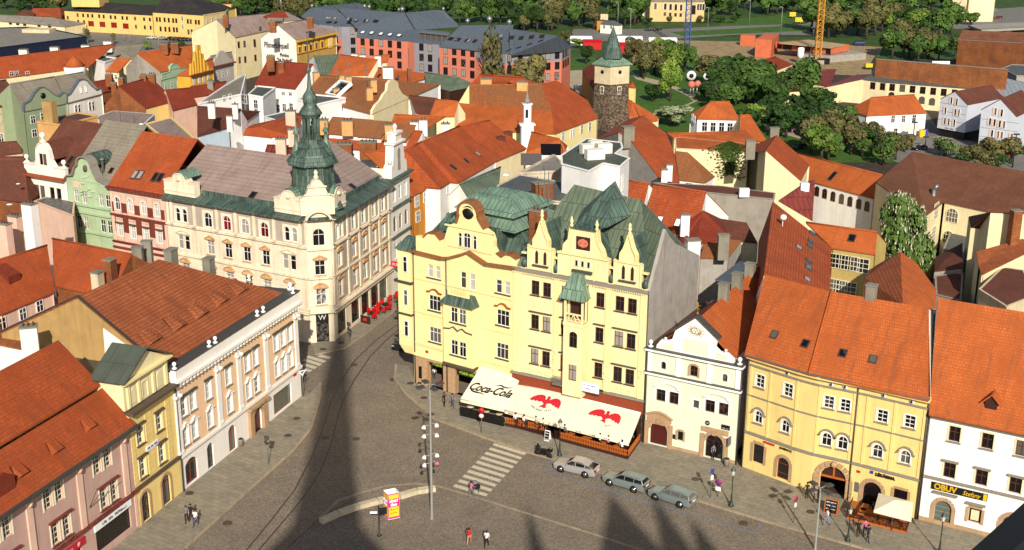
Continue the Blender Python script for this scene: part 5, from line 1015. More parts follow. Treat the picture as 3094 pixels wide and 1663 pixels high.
# == houses further back: sighted roof corners, walls dropped to the ground ==
DBG=0
def solve_pitch(Ap,Bp,Rp,ze,pitch):
 A_=G(Ap,ze);B_=G(Bp,ze);d=V(B_.x-A_.x,B_.y-A_.y).normalized();n=V(-d.y,d.x)
 lo,hi=ze+.05,ze+14
 f=lambda z:(z-ze)-abs((G(Rp,z)-A_).dot(n))*math.tan(R(pitch))
 s0=f(lo);
 for i in range(24):
  z=lo+(hi-lo)*(i+1)/24
  if f(z)*s0<0:hi=z;break
  lo_=z
 else:return ze+4
 for _ in range(30):
  m=(lo+hi)/2
  if f(m)*s0>0:lo=m
  else:hi=m
 return lo
SHORT={'w':'bright_wall','W':'white_wall','c':'cream_wall','b':'beige_wall','o':'old_white'}
def house(name,label,cat,faces,roof,wall,wins=(),group=None,base=0,roofs=None,wallk=None,th=.15,skipwall=False):
 pts=[p for f in faces for p in f];cx_=sum(p.x for p in pts)/len(pts);cy_=sum(p.y for p in pts)/len(pts)
 t=thing(name,label,cat,(cx_,cy_,base),group=group)
 if DBG:
  for k,f in enumerate(faces):
   n=(f[1]-f[0]).cross(f[2]-f[1]).normalized();a=math.degrees(math.acos(min(1,abs(n.z))));vv=(n if n.z>0 else-n).dot(V(0,0,H)-f[0])>0
   if(DBG==2 or k==0)and(a>58 or not vv):print("STEEP",k,label,round(a),vv,[tuple(round(c)for c in p)for p in f])
 mats=[roof]if roofs is None else roofs
 for mi,mname in enumerate(mats):
  fs=[f for i,f in enumerate(faces)if(0 if roofs is None else i)==mi]if roofs else faces
  if not fs:continue
  b=MB();slab(b,fs,th);b.part('roof',mname,t)
 if not skipwall:
  ed={}
  key=lambda v:(round(v.x,2),round(v.y,2),round(v.z,2))
  for f in faces:
   for i in range(len(f)):
    a,c=f[i],f[(i+1)%len(f)];k=frozenset((key(a),key(c)));ed.setdefault(k,[]).append((a,c))
  b=MB();zmn=min(p.z for p in pts)
  for k,l in ed.items():
   if len(l)==1:
    a,c=l[0];dz=V(0,0,th*.9)
    if abs(a.z-c.z)<.3 and a.z<=zmn+1.6:nn=V(c.y-a.y,a.x-c.x).normalized();nn=-nn if nn.dot(V(cx_-a.x,cy_-a.y))<0 else nn;a,c=a+nn*.22,c+nn*.22
    b.face([V(a.x,a.y,base),V(c.x,c.y,base),c-dz,a-dz])
  b.part('wall',wall,t)
 for w in wins:rowwin(t,*w)
 return t
def rowwin(t,pa,pb,pts,w,h,kw=None):
 kw=dict(kw or{});pl=PL((pa.x,pa.y),b=(pb.x,pb.y));out=kw.pop('out',0.)
 if pl.n.dot(V(-pa.x,-pa.y))<0:pl=PL((pb.x,pb.y),b=(pa.x,pa.y))
 z=None
 for p in pts:
  u,zz=pl.uz(p);window(t,pl,u,zz-h/2,w,h,v=-.16+out,face=-.2+out,**{**dict(pane=w>.5,fm='frame_white',gm='glass_dark',cols=2,rows=(.6,)),**kw})
def gab(name,label,A_,B_,R1,R2,ze,zr=None,pitch=None,roof='tile_orange',wall='cream_wall',front=None,wins=(),gwins=(),cat='house',group=None,half=False,extra=None,backz=None,depth=1.,frontmat=None,gablemat=None):
 if zr is None:zr=(solve_pitch(A_,B_,R1,ze,pitch)+solve_pitch(A_,B_,R2,ze,pitch))/2 if pitch else ze+4
 for _ in range(12):
  a,b_=G(A_,ze),G(B_,ze);r1,r2=G(R1,zr),G(R2,zr);n=(b_-a).cross(r1-b_).normalized();n=-n if n.z<0 else n
  if n.dot(V(0,0,H)-a)>0 and n.z>.6:break
  zr=ze+(zr-ze)*.8
 a2,b2=mirror(a,r1,r2),mirror(b_,r1,r2)
 if depth!=1:a2=r1.lerp(a2,depth);b2=r2.lerp(b2,depth)
 faces=[[a,b_,r2,r1]]
 if not half:
  faces.append([r1,r2,b2,a2])
  fa=V((a.x+a2.x)/2-r1.x,(a.y+a2.y)/2-r1.y).length;fb=V((b_.x+b2.x)/2-r2.x,(b_.y+b2.y)/2-r2.y).length;w=(a-a2).length
  if fa>w*.16:faces.append([a2,a,r1])
  if fb>w*.16:faces.append([b_,b2,r2])
 ws=[(a,b_,pts,w_,h_,kw)for(pts,w_,h_,kw)in wins]+[(a2,a,pts,w_,h_,kw)for(pts,w_,h_,kw)in[(p_,w1,h1,{**k1,'out':.24})for p_,w1,h1,k1 in gwins]if not kw.get('R')]+[(b_,b2,pts,w_,h_,{k:v for k,v in kw.items()if k!='R'})for(pts,w_,h_,kw)in gwins if kw.get('R')]
 t=house(name,label,cat,faces,roof,wall,ws,group)
 if frontmat:
  pl=PL((a.x,a.y),b=(b_.x,b_.y));s=.2;n=pl.n if pl.n.dot(V(-a.x,-a.y))>0 else-pl.n;o=n*(-.19)
  MB().face([V(a.x,a.y,0)+o,V(b_.x,b_.y,0)+o,b_-V(0,0,.16)+o,a-V(0,0,.16)+o]).part('front_wall',frontmat,t)
 MB().tube(r1+V(0,0,.06),r2+V(0,0,.06),.12,n=6).part('ridge',roof,t)
 t['_f']=0;del t['_f'];t_geo[t.name]=(a,b_,r1,r2,a2,b2,zr);return t
t_geo={}
def blk(name,label,pts,zt,roof='flat_grey',wall='bright_wall',wins=(),cat='house',par=.3,group=None):
 P3=[G(p,zt)for p in pts];t=thing(name,label,cat,(P3[0].x,P3[0].y,0),group=group)
 MB().hexa([V(p.x,p.y,0)for p in P3],P3).part('wall',wall,t);c=sum(P3,V(0,0,0))/len(P3)
 MB().hexa([p.lerp(c,.02)+V(0,0,.0)for p in P3],[p.lerp(c,.02)+V(0,0,.06)for p in P3]).part('roof',roof,t)
 if par:
  b=MB()
  for i in range(len(P3)):
   a,d=P3[i],P3[(i+1)%len(P3)]
   if(a-d).length<.3:continue
   x=(d-a).normalized();y=V(-x.y,x.x)*.12;b.hexa([a-y,d-y,d+y,a+y],[a-y+V(0,0,par),d-y+V(0,0,par),d+y+V(0,0,par),a+y+V(0,0,par)])
  b.part('parapet',wall,t)
 for i,ps,w,h,kw in wins:rowwin(t,P3[i],P3[(i+1)%len(P3)],ps,w,h,{**dict(out=.2),**kw})
 return t
def polyh(name,label,faces,roof,wall,wins=(),roofs=None,cat='house',th=.15):
 fs=[[G(p[:3],p[3])for p in f]for f in faces]
 ws=[(G(a[:3],a[3]),G(b[:3],b[3]),ps,w,h,kw)for a,b,ps,w,h,kw in wins]
 return house(name,label,cat,fs,roof,wall,ws,roofs=roofs,th=th)
def pp(c,l):return[(c,x,y)for x,y in l]
def onwall(t,pa,pb,pts,m,name,th=.4,v=0,cop=None):
 pl=PL((pa.x,pa.y),b=(pb.x,pb.y));
 if pl.n.dot(V(-pa.x,-pa.y))<0:pl=PL((pb.x,pb.y),b=(pa.x,pa.y))
 q_=[pl.uz(p)for p in pts];MB().plate(pl,q_,-th,v).part(name,m,t)
 if cop:
  n=len(q_);b=MB();b.strip(pl,q_ if q_[0][0]<q_[-1][0]else q_[::-1],-th-.1,v+.15,.12);b.part('coping',cop,t)
 return pl
def chs(t,l,z,m='chimney_cream',w=.9,h=1.5,pots=2,rz=0):
 for p in l:chimney(t,G(p,z),w,w*.75,h,m,pots,rz)
NW=dict(cols=2,rows=(.6,));BW=dict(fm='frame_brown');SM=dict(cols=1,rows=())
t=gab('tiled_house','house with bright orange roof and a small slit dormer, left behind the brown ribbed roof',('c1',0,500),('c1',545,272),('b1',-60,1290),('b1',470,1130),10.5,pitch=38,roof='tile_red',wall='pink_plain',wins=[(pp('c1',[(35,590),(240,495),(408,415)]),1.1,1.4,{})])
a,b_,r1,r2,a2,b2,zr=t_geo[t.name];p,n=onroof(('c1',150,170),[a,b_,r2]);d=(b_-a).normalized();up=n.cross(d);up=-up if up.z<0 else up
MB().hexa([p-d*.9,p+d*.9,p+d*.9+up*2.6,p-d*.9+up*2.6],[p-d*.9+V(0,0,.8),p+d*.9+V(0,0,.8),p+d*.9+up*2.6+V(0,0,.05),p-d*.9+up*2.6+V(0,0,.05)]).part('dormer','tile_maroon',t)
for c,x,y,h,w,mm in(('b1',90,1285,4.6,1.3,'pink_plain'),('b1',190,1180,4.4,1.4,'pink_plain'),('b1',350,1215,6.3,1.5,'bright_wall'),('b1',10,1230,4.0,1.2,'pink_plain')):chimney(t,G((c,x,y),12.5),w,w*.8,h,mm,3,-.4)
t=gab('tiled_house','house with orange roof between the white chimneys and the brown ribbed roof',('c1',540,208),('c1',1100,330),('b1',520,1062),('b1',1310,1218),10.8,pitch=36,roof='tile_red',wall='brick')
chs(t,[('b1',1110,1385)],13.5,'brick',1.0,1.3,0);chs(t,[('b1',1380,1290),('b1',1470,1230)],12.,'chimney_grey',1.2,1.8,0)
t=blk('firewall_house','windowless house with a pinkish rendered side wall, before the pale green facade',pp('b1',[(345,690),(725,832),(740,700),(500,640)]),13.2,'tin_grey','pink_plain',par=.1)
t=gab('dark_roofed_house','house with dark purple brown roof and a white dish, at the far left edge',('b1',-200,640),('b1',285,700),('b1',-100,250),('b1',240,250),13.5,pitch=42,roof='tile_dark',wall='brick')
MB().lathe(G(('b1',180,515),16),[(.28,0),(.3,.05),(.01,.1)],12).part('satellite_dish','dish',t);MB().lathe(G(('b1',95,720),15),[(.4,0),(.42,.05),(.01,.12)],12).part('satellite_dish','dish',t)
t=gab('far_left_house','low house with dusty red roof at the left edge, above the purple brown roof',('b1',-50,235),('b1',230,200),('b1',0,105),('b1',170,95),13,zr=15.5,roof='tile_dark',wall='beige_wall')
t=gab('ornate_house','weathered ochre and white house with arched windows, cut by the left edge',('a1',-300,1120),('a1',235,1020),('a1',-300,860),('a1',60,800),14,pitch=55,roof='tile_dark',wall='beige_wall',wins=[(pp('a1',[(130,1150),(-20,1190)]),1.1,1.7,dict(sur='white_wall',hood='flat',hm='white_wall')),(pp('a1',[(155,1345),(15,1375)]),1.1,1.7,dict(rise=.4,sur='white_wall')),(pp('b1',[(165,60),(20,70)]),1.1,1.6,{})])
t=gab('sage_house','sage green house with a curved gable and one round window',('a1',235,1110),('a1',660,1030),('a1',100,840),('a1',540,770),14,pitch=40,roof='slate_grey',wall='sage_wall',wins=[(pp('a1',[(335,1195),(435,1165),(540,1150)]),1.1,1.5,{}),(pp('a1',[(350,1330),(450,1310)]),1.1,1.5,{})])
g=t_geo[t.name];onwall(t,g[0],g[1],pp('a1',[(238,1108),(245,1040),(300,1010),(345,930),(395,880),(430,872),(480,900),(550,955),(590,965),(630,925),(662,940),(662,1030)]),'sage_wall','curved_gable',cop='slate_blue')
pl=PL((g[0].x,g[0].y),b=(g[1].x,g[1].y));u,z=pl.uz(('a1',427,955));MB().tube(pl.P(u,-.1,z),pl.P(u,.1,z),.55,n=14).part('round_window','black',t)
t=gab('white_gabled_house','white house with a curved gable and paired arched windows, right of the sage green house',('a1',660,1030),('a1',1020,937),('a1',540,770),('a1',830,722),14,pitch=40,roof='slate_grey',wall='white_wall',wins=[(pp('a1',[(765,1092),(797,1086),(903,1060),(935,1054)]),.7,1.7,dict(rise=.35,sur='white_wall',cols=1))])
g=t_geo[t.name];pl=onwall(t,g[0],g[1],pp('a1',[(662,1028),(665,960),(700,940),(745,870),(785,808),(820,795),(860,805),(905,860),(960,905),(1005,880),(1015,935)]),'white_wall','curved_gable',cop='slate_blue')
for p in pp('a1',[(805,895),(855,885)]):u,z=pl.uz(p);window(t,pl,u,z-.7,.45,1.3,v=.05,cols=1,rows=(),rise=.22,fm='frame_white',gm='glass_dark',pane=False)
t=gab('brick_gabled_house','house with a bare brick gable and dull red roof, before the grey gable',('a1',1450,1080),('a1',1760,1000),('a1',1185,862),('a1',1500,775),12.5,pitch=40,roof='tile_maroon',wall='brick',frontmat='house_yellow');chs(t,[('a1',1140,900),('a1',1210,850)],15.5,'brick',1.0,1.4,0);chs(t,[('a1',1430,800),('a1',1515,790)],16.5,'brick',1.3,.9,3)
t=gab('red_roofed_house','house with dull red roof and a small roof window, right behind the bare brick gable',('a1',1720,1100),('a1',1965,1040),('a1',1650,900),('a1',1890,880),12,pitch=30,roof='tile_maroon',wall='pink_plain')
t=gab('red_roofed_house','low red roofed house below the yellow stepped gable',('a1',1900,972),('a1',2240,925),('a1',1895,870),('a1',2255,815),11.5,pitch=32,roof='tile_maroon',wall='pink_plain');chs(t,[('a1',2100,880)],12.5,'chimney_grey',1.2,1.5,3)
t=gab('red_roofed_house','small red roofed house between the white curved gable and the bare brick gable',('a1',1010,925),('a1',1190,880),('a1',935,820),('a1',1130,785),12.5,pitch=35,roof='tile_maroon',wall='brick');chs(t,[('a1',1090,790)],15,'brick',1.3,.9,3)
t=blk('peach_block','peach rendered block with flat brown roof and a square chimney tower',pp('a1',[(370,1225),(625,1258),(970,1168),(780,1135)]),15,'flat_brown','peach_wall',[(1,pp('a1',[(710,1340),(890,1335)]),1.0,1.5,dict(fm='frame_dark'))]);b=MB();p=G(('a1',510,1230),15);b.box((p.x,p.y,p.z+1.8),(1.9,1.5,4.0),0,-.3);b.part('chimney_tower','ochre_wall',t)
t=blk('flat_roofed_house','house with pale pinkish sheet roof crowded with aerials, right of the peach block',pp('a1',[(975,1165),(1130,1108),(1540,1140),(1330,1330),(1095,1352),(1000,1275)]),14.5,'slate_pinkgrey','white_wall',par=.05)
for p,h in(((1205,1230),2.5),((1345,1290),2.2),((1130,1290),1.5)):q0=G(('a1',)+p,14.6);b=MB();b.tube(q0,q0+V(0,0,h),.04,n=5);b.tube(q0+V(-.5,0,h*.8),q0+V(.5,0,h*.8),.03,n=4);b.part('aerial','gutter',t)
for p in((1175,1290),(1405,1240),(1190,1350),(1280,1345)):q0=G(('a1',)+p,15.5);MB().ball(q0,.38,sz=.5).part('satellite_dish','dish',t)
t=blk('yellow_edged_house','cream house with a sloping grey sheet roof and a mustard yellow edge',[('a1',1455,1245),('a1',1700,1180),('b1',1925,65),('b1',1805,205)],15,'slate_pinkgrey','house_yellow',par=.25)
t=gab('blue_white_house','tall white and pale blue house with a patchy brown roof',('a1',1965,1358),('a1',2290,1268),('a1',1965,1065),('a1',2400,1092),14.5,zr=17,roof='tile_dark',wall='bright_wall',frontmat='lightblue');chs(t,[('a1',2110,1090)],19.0,'white_wall',1.1,1.0,3);chs(t,[('a1',2290,1220),('a1',2345,1100)],17.5,'white_wall',.9,1.0,1)
t=blk('white_block_house','plain white house with two small windows and ragged parapet, left of the dark red roof',pp('a1',[(1985,1040),(2400,950),(2450,745),(2250,860)]),13.5,'slate_grey','bright_wall',[(0,pp('a1',[(2232,982),(2288,966)]),.8,1.1,{})])
t=blk('white_block_house','white house with dark flat roof, below the dark red roof',[('a1',2475,952),('a2',78,978),('a2',205,885),('a2',30,868)],13.2,'flat_green','bright_wall',[(0,[('a1',2440,990),('a2',12,1042)],1.3,1.9,{}),(0,[('a1',2555,1120),('a2',15,1290)],1.2,1.7,{})])
t=gab('dark_red_house','white house with a smooth dark red roof, below the beer lettered house',('a2',0,845),('a2',405,888),('a2',120,605),('a2',580,645),12.5,pitch=40,roof='tile_maroon',wall='bright_wall',wins=[(pp('a2',[(280,932),(350,938)]),.9,.8,{}),(pp('a2',[(228,1082),(290,1075),(358,1070)]),1.0,1.7,{})]);chs(t,[('a2',160,640)],17,'brick',1.6,1.6,4);chs(t,[('a2',265,700)],15.5,'brick',1.1,1.6,0)
t=blk('white_block_house','white house with dark flat roof sloping left, behind the green copper lantern',pp('a2',[(425,1000),(620,1050),(905,985),(560,950)]),13.6,'flat_grey','bright_wall',[(0,pp('a2',[(585,1165)]),1.1,1.7,{}),(1,pp('a2',[(875,1070),(965,1215)]),.9,1.6,{})])
t=blk('low_flat_house','low white annex with grey flat roof, left of the green copper lantern',pp('a2',[(95,1168),(330,1115),(470,1130),(260,1215)]),12.8,'flat_grey','bright_wall',par=.15)
t=gab('skylight_house','white house with a weathered brown roof and a boxed glass light well',('a2',470,962),('a2',1172,1138),('a2',650,755),('a2',1380,800),12.3,pitch=34,roof='tile_rusty',wall='bright_wall',wins=[(pp('a2',[(970,1215),(1093,1230)]),1.5,1.7,dict(cols=3)),(pp('a2',[(880,1220)]),.9,1.6,{})])
g=t_geo[t.name];onwall(t,g[1],g[5],pp('a2',[(1178,1290),(1174,1105),(1205,1050),(1255,1000),(1285,940),(1318,905),(1325,835),(1350,802),(1390,795),(1425,820),(1437,880),(1470,935),(1530,970),(1535,1160)]),'cream_wall','curved_gable',.5)
p,n=onroof(('a2',845,900),[g[0],g[1],g[2]]);d=(g[1]-g[0]).normalized();up=n.cross(d);up=-up if up.z<0 else up
b=MB()
for s in(-1,1):b.hexa([p+d*s*1.9-d*.15-up*2,p+d*s*1.9+d*.15-up*2,p+d*s*1.9+d*.15+up*2,p+d*s*1.9-d*.15+up*2],[v+n*.7 for v in(p+d*s*1.9-d*.15-up*2,p+d*s*1.9+d*.15-up*2,p+d*s*1.9+d*.15+up*2,p+d*s*1.9-d*.15+up*2)]);b.hexa([p-d*2+up*s*2-up*.15,p+d*2+up*s*2-up*.15,p+d*2+up*s*2+up*.15,p-d*2+up*s*2+up*.15],[v+n*.7 for v in(p-d*2+up*s*2-up*.15,p+d*2+up*s*2-up*.15,p+d*2+up*s*2+up*.15,p-d*2+up*s*2+up*.15)])
b.part('light_well','bright_wall',t);MB().hexa([p-d*1.7-up*1.8,p+d*1.7-up*1.8,p+d*1.7+up*1.8,p-d*1.7+up*1.8],[v+n*.3 for v in(p-d*1.7-up*1.8,p+d*1.7-up*1.8,p+d*1.7+up*1.8,p-d*1.7+up*1.8)]).part('roof_glass','glass_dark',t)
for q_ in((1180,845),(1140,925),(610,770),(870,800),(930,812),(810,930)):p,n=onroof(('a2',)+q_,[g[0],g[1],g[2]]);chimney(t,p,1.2,.9,.9,'peach_wall',0,.4)
for q_,h in(((815,870),4),((1115,820),3.4),((935,740),2.5)):p,n=onroof(('a2',)+q_,[g[0],g[1],g[2]]);MB().tube(p,p+V(0,0,h),.05,n=5).tube(p+V(-.6,0,h*.8),p+V(.6,0,h*.8),.03,n=4).part('aerial','steel',t)
t=gab('green_roofed_house','house with a faded green sheet roof, right of the dark red roof',('a2',650,748),('a2',770,755),('a2',585,560),('a2',840,548),12,pitch=45,roof='copper_moss',wall='bright_wall')
t=gab('orange_roofed_house','house with a bright orange roof crossed by four thin masts, below the pink hotel wing',('a2',735,752),('a2',1130,748),('a2',850,548),('a2',1225,598),12,pitch=40,roof='tile_orange',wall='beige_wall');chs(t,[('a2',995,580),('a2',1075,590),('a2',1228,600)],14.8,'bright_wall',1.4,.9,0)
t=gab('orange_roofed_house','tiny cream gable with an orange roof, directly before the salmon hotel wall',('a2',1260,625),('a2',1320,620),('a2',1270,552),('a2',1350,545),13.5,pitch=38,roof='tile_orange',wall='cream_wall')
t=gab('orange_roofed_house','house with an orange roof, two skylights and a white gable with a brick chimney stripe',('a2',1180,778),('a2',1442,858),('a2',1228,685),('a2',1535,712),11.8,pitch=40,roof='tile_orange',wall='bright_wall')
g=t_geo[t.name];chimney(t,G(('a2',1545,960),9.),.9,.6,6,'brick',0,.5);chs(t,[('a2',1330,720)],14.5,'bright_wall',2.2,1.0,0)
for q_ in((1240,755),(1420,775)):p,n=onroof(('a2',)+q_,[g[0],g[1],g[2]]);skylight(t,p,n,.8,1)
t=gab('curved_gable_house','house with brown roof and a white framed semicircular gable',('a2',1600,1120),('a2',1730,1165),('a2',1540,955),('a2',1812,985),11.5,pitch=42,roof='tile_dark',wall='bright_wall')
g=t_geo[t.name];onwall(t,G(('a2',1535,1160),9),G(('a2',1720,1180),9),pp('a2',[(1540,1160),(1540,1000),(1570,985),(1615,1010),(1640,1070),(1680,1120),(1715,1165)]),'bright_wall','curved_gable',.5,cop='trim')
t=gab('green_dormer_house','house with a green sheet roof and two dark gabled dormers',('a2',1712,850),('a2',1950,905),('a2',1690,725),('a2',2040,775),11.3,pitch=34,roof='copper_moss',wall='wood_dark')
for x,y in((1765,900),(1875,950)):
 p=G(('a2',x,y),8.6);pl=PL((p.x,p.y),100);b=MB();b.plate(pl,[(-.9,p.z-.8),(-.9,p.z+.9),(0,p.z+1.9),(.9,p.z+.9),(.9,p.z-.8)],-2,0);b.part('dormer','pink_plain',t);b=MB();b.strip(pl,[(-1.1,p.z+.8),(0,p.z+2),(1.1,p.z+.8)],-2,.2,.12);b.part('dormer_roof','flat_brown',t)
def Z(c,x,y,z):return(c,x,y,z)
E1,E2,E3=Z('a2',1995,1285,9.5),Z('a3',445,1335,9.5),Z('a3',875,1175,9.5);K1,K2,K3=Z('a2',2028,1025,12.2),Z('a3',418,1115,12.2),Z('a3',775,1000,12.2);R1,R2,R3=Z('a2',2135,845,16),Z('a3',310,835,16),Z('a3',465,800,16)
t=polyh('mansard_hall','large hall with a broken hipped tile roof, left of the stone tower',[[E1,E2,K2,K1],[E2,E3,K3,K2],[K1,K2,R2,R1],[K2,K3,R3,R2]],None,'pub_yellow',[(E2,E3,pp('a3',[(805,1265),(725,1290)]),1.0,1.8,dict(sur='pub_yellow')),(E2,E3,pp('a3',[(530,1360),(545,1358),(620,1335),(645,1325)]),.7,1.6,{})],roofs=['tile_orange','tile_red','tile_rusty','tile_red'],cat='building')
t=gab('hall_rear_wing','rear wing of tiled roofs behind the broken hipped roof, with a brick chimney block',('a2',2135,850),('a3',310,838),('a2',2240,745),('a3',120,770),14,zr=16.5,roof='tile_red',wall='cream_wall');chs(t,[('a2',2305,870),('a3',125,900)],15,'peach_wall',2.2,1.6,0)
t=gab('dormer_row_house','long low house with red roof and four big shed dormers, directly behind the corner palace',('b2',560,135),('b2',1560,215),('a2',630,1235),('a2',1670,1312),13,pitch=38,roof='tile_red',wall='bright_wall')
g=t_geo[t.name]
for q_ in((790,60),(970,75),(1150,95),(1400,130)):
 p,n=onroof(('b2',)+q_,[g[0],g[1],g[2]]);d=(g[1]-g[0]).normalized();y=V(-d.y,d.x);y=-y if y.y<0 else y
 b=MB();f0,f1=p-d*1.9,p+d*1.9;b.hexa([f0-V(0,0,.6),f1-V(0,0,.6),f1+y*4,f0+y*4],[f0+V(0,0,.7),f1+V(0,0,.7),f1+y*4+V(0,0,2.6),f0+y*4+V(0,0,2.6)]);b.part('dormer','bright_wall',t);MB().hexa([f0+V(0,0,.72)-y*.4-d*.2,f1+V(0,0,.72)-y*.4+d*.2,f1+y*4+V(0,0,2.62)+d*.2,f0+y*4+V(0,0,2.62)-d*.2],[f0+V(0,0,.86)-y*.4-d*.2,f1+V(0,0,.86)-y*.4+d*.2,f1+y*4+V(0,0,2.76)+d*.2,f0+y*4+V(0,0,2.76)-d*.2]).part('dormer_roof','tile_rusty',t)
 for s in(-1,0,1):window(t,PL((p.x,p.y),b=(p.x+d.x,p.y+d.y)),s*1.1,p.z-.35,.8,.9,v=.05,pane=False,gm='glass_dark')
chs(t,[('a2',675,1250),('a2',925,1260),('a2',1355,1300)],16.6,'peach_wall',1.8,.9,3)
t=gab('red_roofed_house','white walled house with red roof left of the green copper lantern, behind the corner palace',('b2',-150,20),('b2',420,60),('a2',60,1268),('a2',480,1130),12.5,zr=15.5,roof='tile_red',wall='bright_wall');chs(t,[('a2',360,1180),('a2',390,1370)],14.5,'pink_plain',1.7,1.3,2)
t=gab('low_red_roof_house','low house with deep red sheet roof and grimy parapet, behind the corner palace',('b2',100,190),('b2',830,240),('b2',120,130),('b2',800,150),12.2,zr=14,roof='tin_red',wall='old_white');chs(t,[('b2',265,200)],13,'pink_plain',1.6,2.2,3);chs(t,[('b2',890,190),('b2',1130,170)],14,'brick',2.6,1.2,4)
t=gab('orange_roofed_house','house with an orange roof and white side parapet, above the row of shed dormers',('a2',1340,1268),('a2',1660,1312),('a2',1390,1145),('a2',1900,1165),12.6,pitch=34,roof='tile_orange',wall='cream_wall');chs(t,[('a2',1590,1290),('a2',1680,1270),('a2',1900,1310)],14.2,'bright_wall',1.4,1.3,2)
t=gab('orange_roofed_house','house with a plain bright orange roof, left of the broken hipped roof',('a2',1735,1165),('a2',1990,1160),('a2',1800,992),('a2',2028,1018),11.8,pitch=36,roof='tile_bright',wall='cream_wall')
t=gab('orange_walled_house','orange walled house with white windows, right behind the white pavilion gable',('b2',1560,640),('b2',1852,492),('b2',1080,200),('b2',1505,182),12.5,pitch=32,roof='tile_orange',wall='orange_wall',wins=[(pp('b2',[(1625,690),(1710,645),(1782,600)]),1.3,1.7,dict(cols=3,rows=(.5,))),(pp('b2',[(1635,840),(1800,760)]),1.3,1.7,{})])
t=gab('white_walled_house','narrow white house with red roof and one skylight, right of the orange walled house',('b2',1840,560),('b2',2022,452),('b2',1500,182),('b2',1662,97),12.8,pitch=34,roof='tile_ribred',wall='bright_wall',wins=[(pp('b2',[(1930,580),(1970,560)]),.7,1.2,{})]);g=t_geo[t.name];p,n=onroof(('b2',1888,388),[g[0],g[1],g[2]]);skylight(t,p,n,.8,1.3,'glass')
t=gab('long_roofed_house','house with a very wide red tiled roof and three skylights, behind the copper stacked roof',('b2',2025,505),('b2',2400,290),('b2',1665,97),('a2',2040,1262),12.8,pitch=34,roof='tile_red',wall='white_wall');g=t_geo[t.name]
for q_ in((1975,352),(2100,285),(2215,215)):p,n=onroof(('b2',)+q_,[g[0],g[1],g[2]]);skylight(t,p,n,.8,1.3,'glass')
t=gab('red_roofed_house','red roofed house with dark dormers, between the wide red roof and the white belfry',('b2',2400,290),('b3',170,160),('a2',2045,1262),('a2',2340,1205),12.6,pitch=30,roof='tile_red',wall='cream_wall');g=t_geo[t.name]
for q_ in((2510,40),(2440,90)):p,n=onroof(('b2',)+q_,[g[0],g[1],g[2]]);MB().box(p+V(0,0,.3),(1.6,1.2,1.0),0,.6).part('dormer','tile_dark',t)
t=gab('green_shed_house','long low building with dull green sheet roof, below the wide red roof',('b2',2120,650),('b2',2430,560),('b2',2040,520),('b2',2450,350),13.5,zr=15.5,roof='copper_moss',wall='trim');MB().lathe(G(('b2',2500,430),17.5),[(.55,0),(.58,.1),(.02,.3)],14).part('satellite_dish','dish',t)
t=gab('orange_roofed_house','house with a plain orange hipped roof, in front of the cream broken roofed hall',('b3',160,208),('b3',590,215),('b3',215,0),('b3',500,70),12.5,pitch=33,roof='tile_orange',wall='white_wall')
p=G(('b3',170,150),9);t=thing('white_belfry','slim white baroque belfry with a pointed cap and volutes, among orange roofs','tower',(p.x,p.y,0));b=MB();b.box((p.x,p.y,6.5),(2.2,1.2,13),0,.2);b.box((p.x,p.y,13.2),(2.8,1.5,.3),0,.2);b.box((p.x,p.y,15),(1.3,1.0,3.6),0,.2);b.box((p.x,p.y,16.9),(1.7,1.3,.25),0,.2)
b.part('belfry_wall','bright_wall',t);MB().lathe((p.x,p.y,17),[(.7,0),(.55,.5),(.3,1.0),(.35,1.3),(.1,1.8),(.05,3.2)],8).part('belfry_cap','trim_grey',t);MB().box((p.x-.05,p.y-.5,15.2),(.5,.1,1.5),0,.2).part('belfry_opening','black',t)
t=blk('white_tower_block','tall blank white block with a dark green flat roof and four square vents',pp('b3',[(520,320),(790,392),(935,312),(1100,345),(1192,265),(1050,218),(1122,160),(1108,108),(768,68),(515,238)]),24,'flat_green','bright_wall',[(3,pp('b3',[(1120,510),(1112,700)]),.9,2.0,{})],cat='building',par=.12)
for x,y,w in((765,215,1.8),(850,180,1.9),(845,265,2.8),(935,205,2.3)):p=G(('b3',x,y),24.1);MB().box(p+V(0,0,.6),(w*.8,1.2,1.2),0,.3).part('roof_vent','trim',t)
for c,x,y in(('b3',1060,430),('b3',905,600)):p=G((c,x,y),20);MB().tube(p-V(0,0,6),p+V(0,0,2.5),.1,n=6).part('flue_pipe','gutter',t)
t=blk('flat_roofed_house','house with grey and brown flat roof, masts and blotched walls, behind the copper roofs',pp('b3',[(-120,540),(-60,640),(510,700),(668,572),(600,520),(100,430)]),20.5,'flat_grey','old_white',par=.15)
t2=t
for x,y in((345,560),(375,550),(370,585),(235,560),(300,560)):q0=G(('b3',x,y),21.5);MB().lathe(q0,[(.05,-1),(.05,0),(.25,0),(.25,.35),(.02,.4)],8).part('antenna','dish',t)
chimney(t,G(('b3',320,770),19.5),2.2,1.3,3.2,'brick',0,.4)
for x,h in((275,3),(345,4),(385,3.5)):q0=G(('b3',x,700),22);MB().tube(q0,q0+V(0,0,h),.05,n=5).part('antenna','steel',t)
t=blk('maroon_roofed_house','house with a low maroon sheet roof and patched wall, left of the tall white block',pp('b3',[(668,690),(890,530),(885,462),(705,420),(600,470),(660,560)]),19.8,'tin_red','old_white',[(0,pp('b3',[(800,740),(832,720)]),.5,1.6,SM)],par=.1)
t=blk('parapet_house','house with a weathered stepped parapet and solar panels, left of the tall white block',pp('b3',[(100,420),(500,400),(790,440),(780,350),(520,320),(440,240),(250,340)]),20.2,'felt_old','old_white',par=.3)
